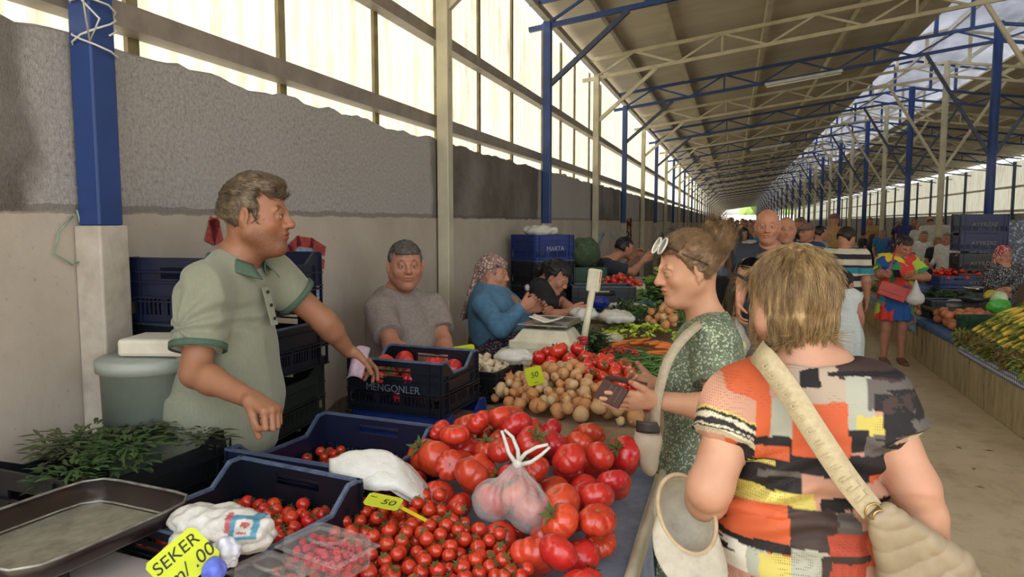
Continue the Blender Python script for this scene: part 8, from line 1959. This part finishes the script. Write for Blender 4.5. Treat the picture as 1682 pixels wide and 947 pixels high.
graffiti('graffiti_letters', [[(462, 440), (480, 415), (520, 420), (520, 445)], [(498, 445), (505, 490)], [(512, 440), (516, 480)]], spray('pale_blue_spray', '8fa3b8'), 'pale blue spray-painted strokes behind the red letters', .10, XW + .004)
graffiti('graffiti_letters', [[(346, 392), (352, 366), (358, 392)]], spray('red_spray2', 'a8423e'), 'small red spray-painted mark left of the seller\'s neck', .06)
graffiti('graffiti_letters', [[(980, 388), (992, 384), (986, 400), (978, 412)], [(1003, 384), (1012, 392)]], spray('blue_spray', '9fb0c4'), 'faint pale blue scribble on the white wall far along', .08)
# hanging lamp tubes and a loudspeaker-like fitting under the trusses
def tube_lamp(x, y, label):
    r = empty('tube_lamp', (x, y, zb(x) - .03), 0, label, 'lamp'); r.rotation_euler = (0, -math.atan(.135), 0); mb = MB(); mb.box((0, 0, 0), (1.25, .09, .05)); mb.build('housing', WHITEST, r, .006); mb = MB(); mb.cyl((-.6, 0, -.04), (.6, 0, -.04), .014); mb.build('tube', mat('glass_tube', 'e0e0dc', 'd5d5d0', 5, .2), r)
tube_lamp(1.1, Y0 + BAY * 4, 'white tube lamp fixed under the fourth blue-truss bay of the left roof'); tube_lamp(1.1, Y0 + BAY * 8, 'white tube lamp further down under the left roof')
# litter on the floor
for i, (x, y) in enumerate(((1625, 740), (1600, 770), (1610, 800), (1640, 690), (1575, 735))):
    mb = MB(); p = pz(x, y, .0); mb.add([(-.03, 0, .002), (0, .012, .006), (.03, 0, .002), (0, -.012, .008)], [(0, 1, 2, 3)]); o = mb.build('dry_leaf', mat('dry_leaf', 'a8814a', '7c5c35', 20, .9), solid=.001); o.location = Vector(p); o.rotation_euler = (0, 0, i * 1.3); tag(o, 'small dry leaf lying on the concrete floor of the aisle', 'leaf', 'dry leaves on the aisle floor')
# ================= LIGHT AND CAMERA =================
w = bpy.data.worlds.new('sky'); SC.world = w; w.use_nodes = True
nt = w.node_tree; bg = nt.nodes['Background']
sky = nt.nodes.new('ShaderNodeTexSky'); sky.sky_type = 'NISHITA'; sky.sun_disc = False; sky.sun_elevation = math.radians(48); sky.sun_rotation = math.radians(250); sky.air_density = 1.2; sky.dust_density = 3
hs = nt.nodes.new('ShaderNodeHueSaturation'); hs.inputs['Saturation'].default_value = .35
nt.links.new(sky.outputs[0], hs.inputs['Color']); nt.links.new(hs.outputs[0], bg.inputs[0]); bg.inputs[1].default_value = .55
sl = bpy.data.lights.new('sun', 'SUN'); sl.energy = 2.2; sl.angle = .02; sl.color = (1, .94, .84)
so = bpy.data.objects.new('sun', sl); COL.objects.link(so)
sd = Vector((-math.cos(math.radians(50)) * .95, -math.cos(math.radians(50)) * .3, math.sin(math.radians(50))))
so.rotation_euler = sd.to_track_quat('Z', 'Y').to_euler()
cam = bpy.data.cameras.new('camera'); co = bpy.data.objects.new('camera', cam); COL.objects.link(co)
cam.lens = FPX / CW * 36; cam.sensor_width = 36; cam.clip_end = 600
co.matrix_world = frame(CAM, CR, CU, -CF); SC.camera = co
SC.view_settings.view_transform = 'Standard'; SC.view_settings.look = 'None'; SC.view_settings.gamma = 1; SC.view_settings.use_curve_mapping = False
SC.view_settings.exposure = EXPO
SC.cycles.max_bounces = 8; SC.cycles.diffuse_bounces = 5; SC.cycles.transparent_max_bounces = 12; SC.cycles.use_denoising = True
SC.cycles.sample_clamp_indirect = 6
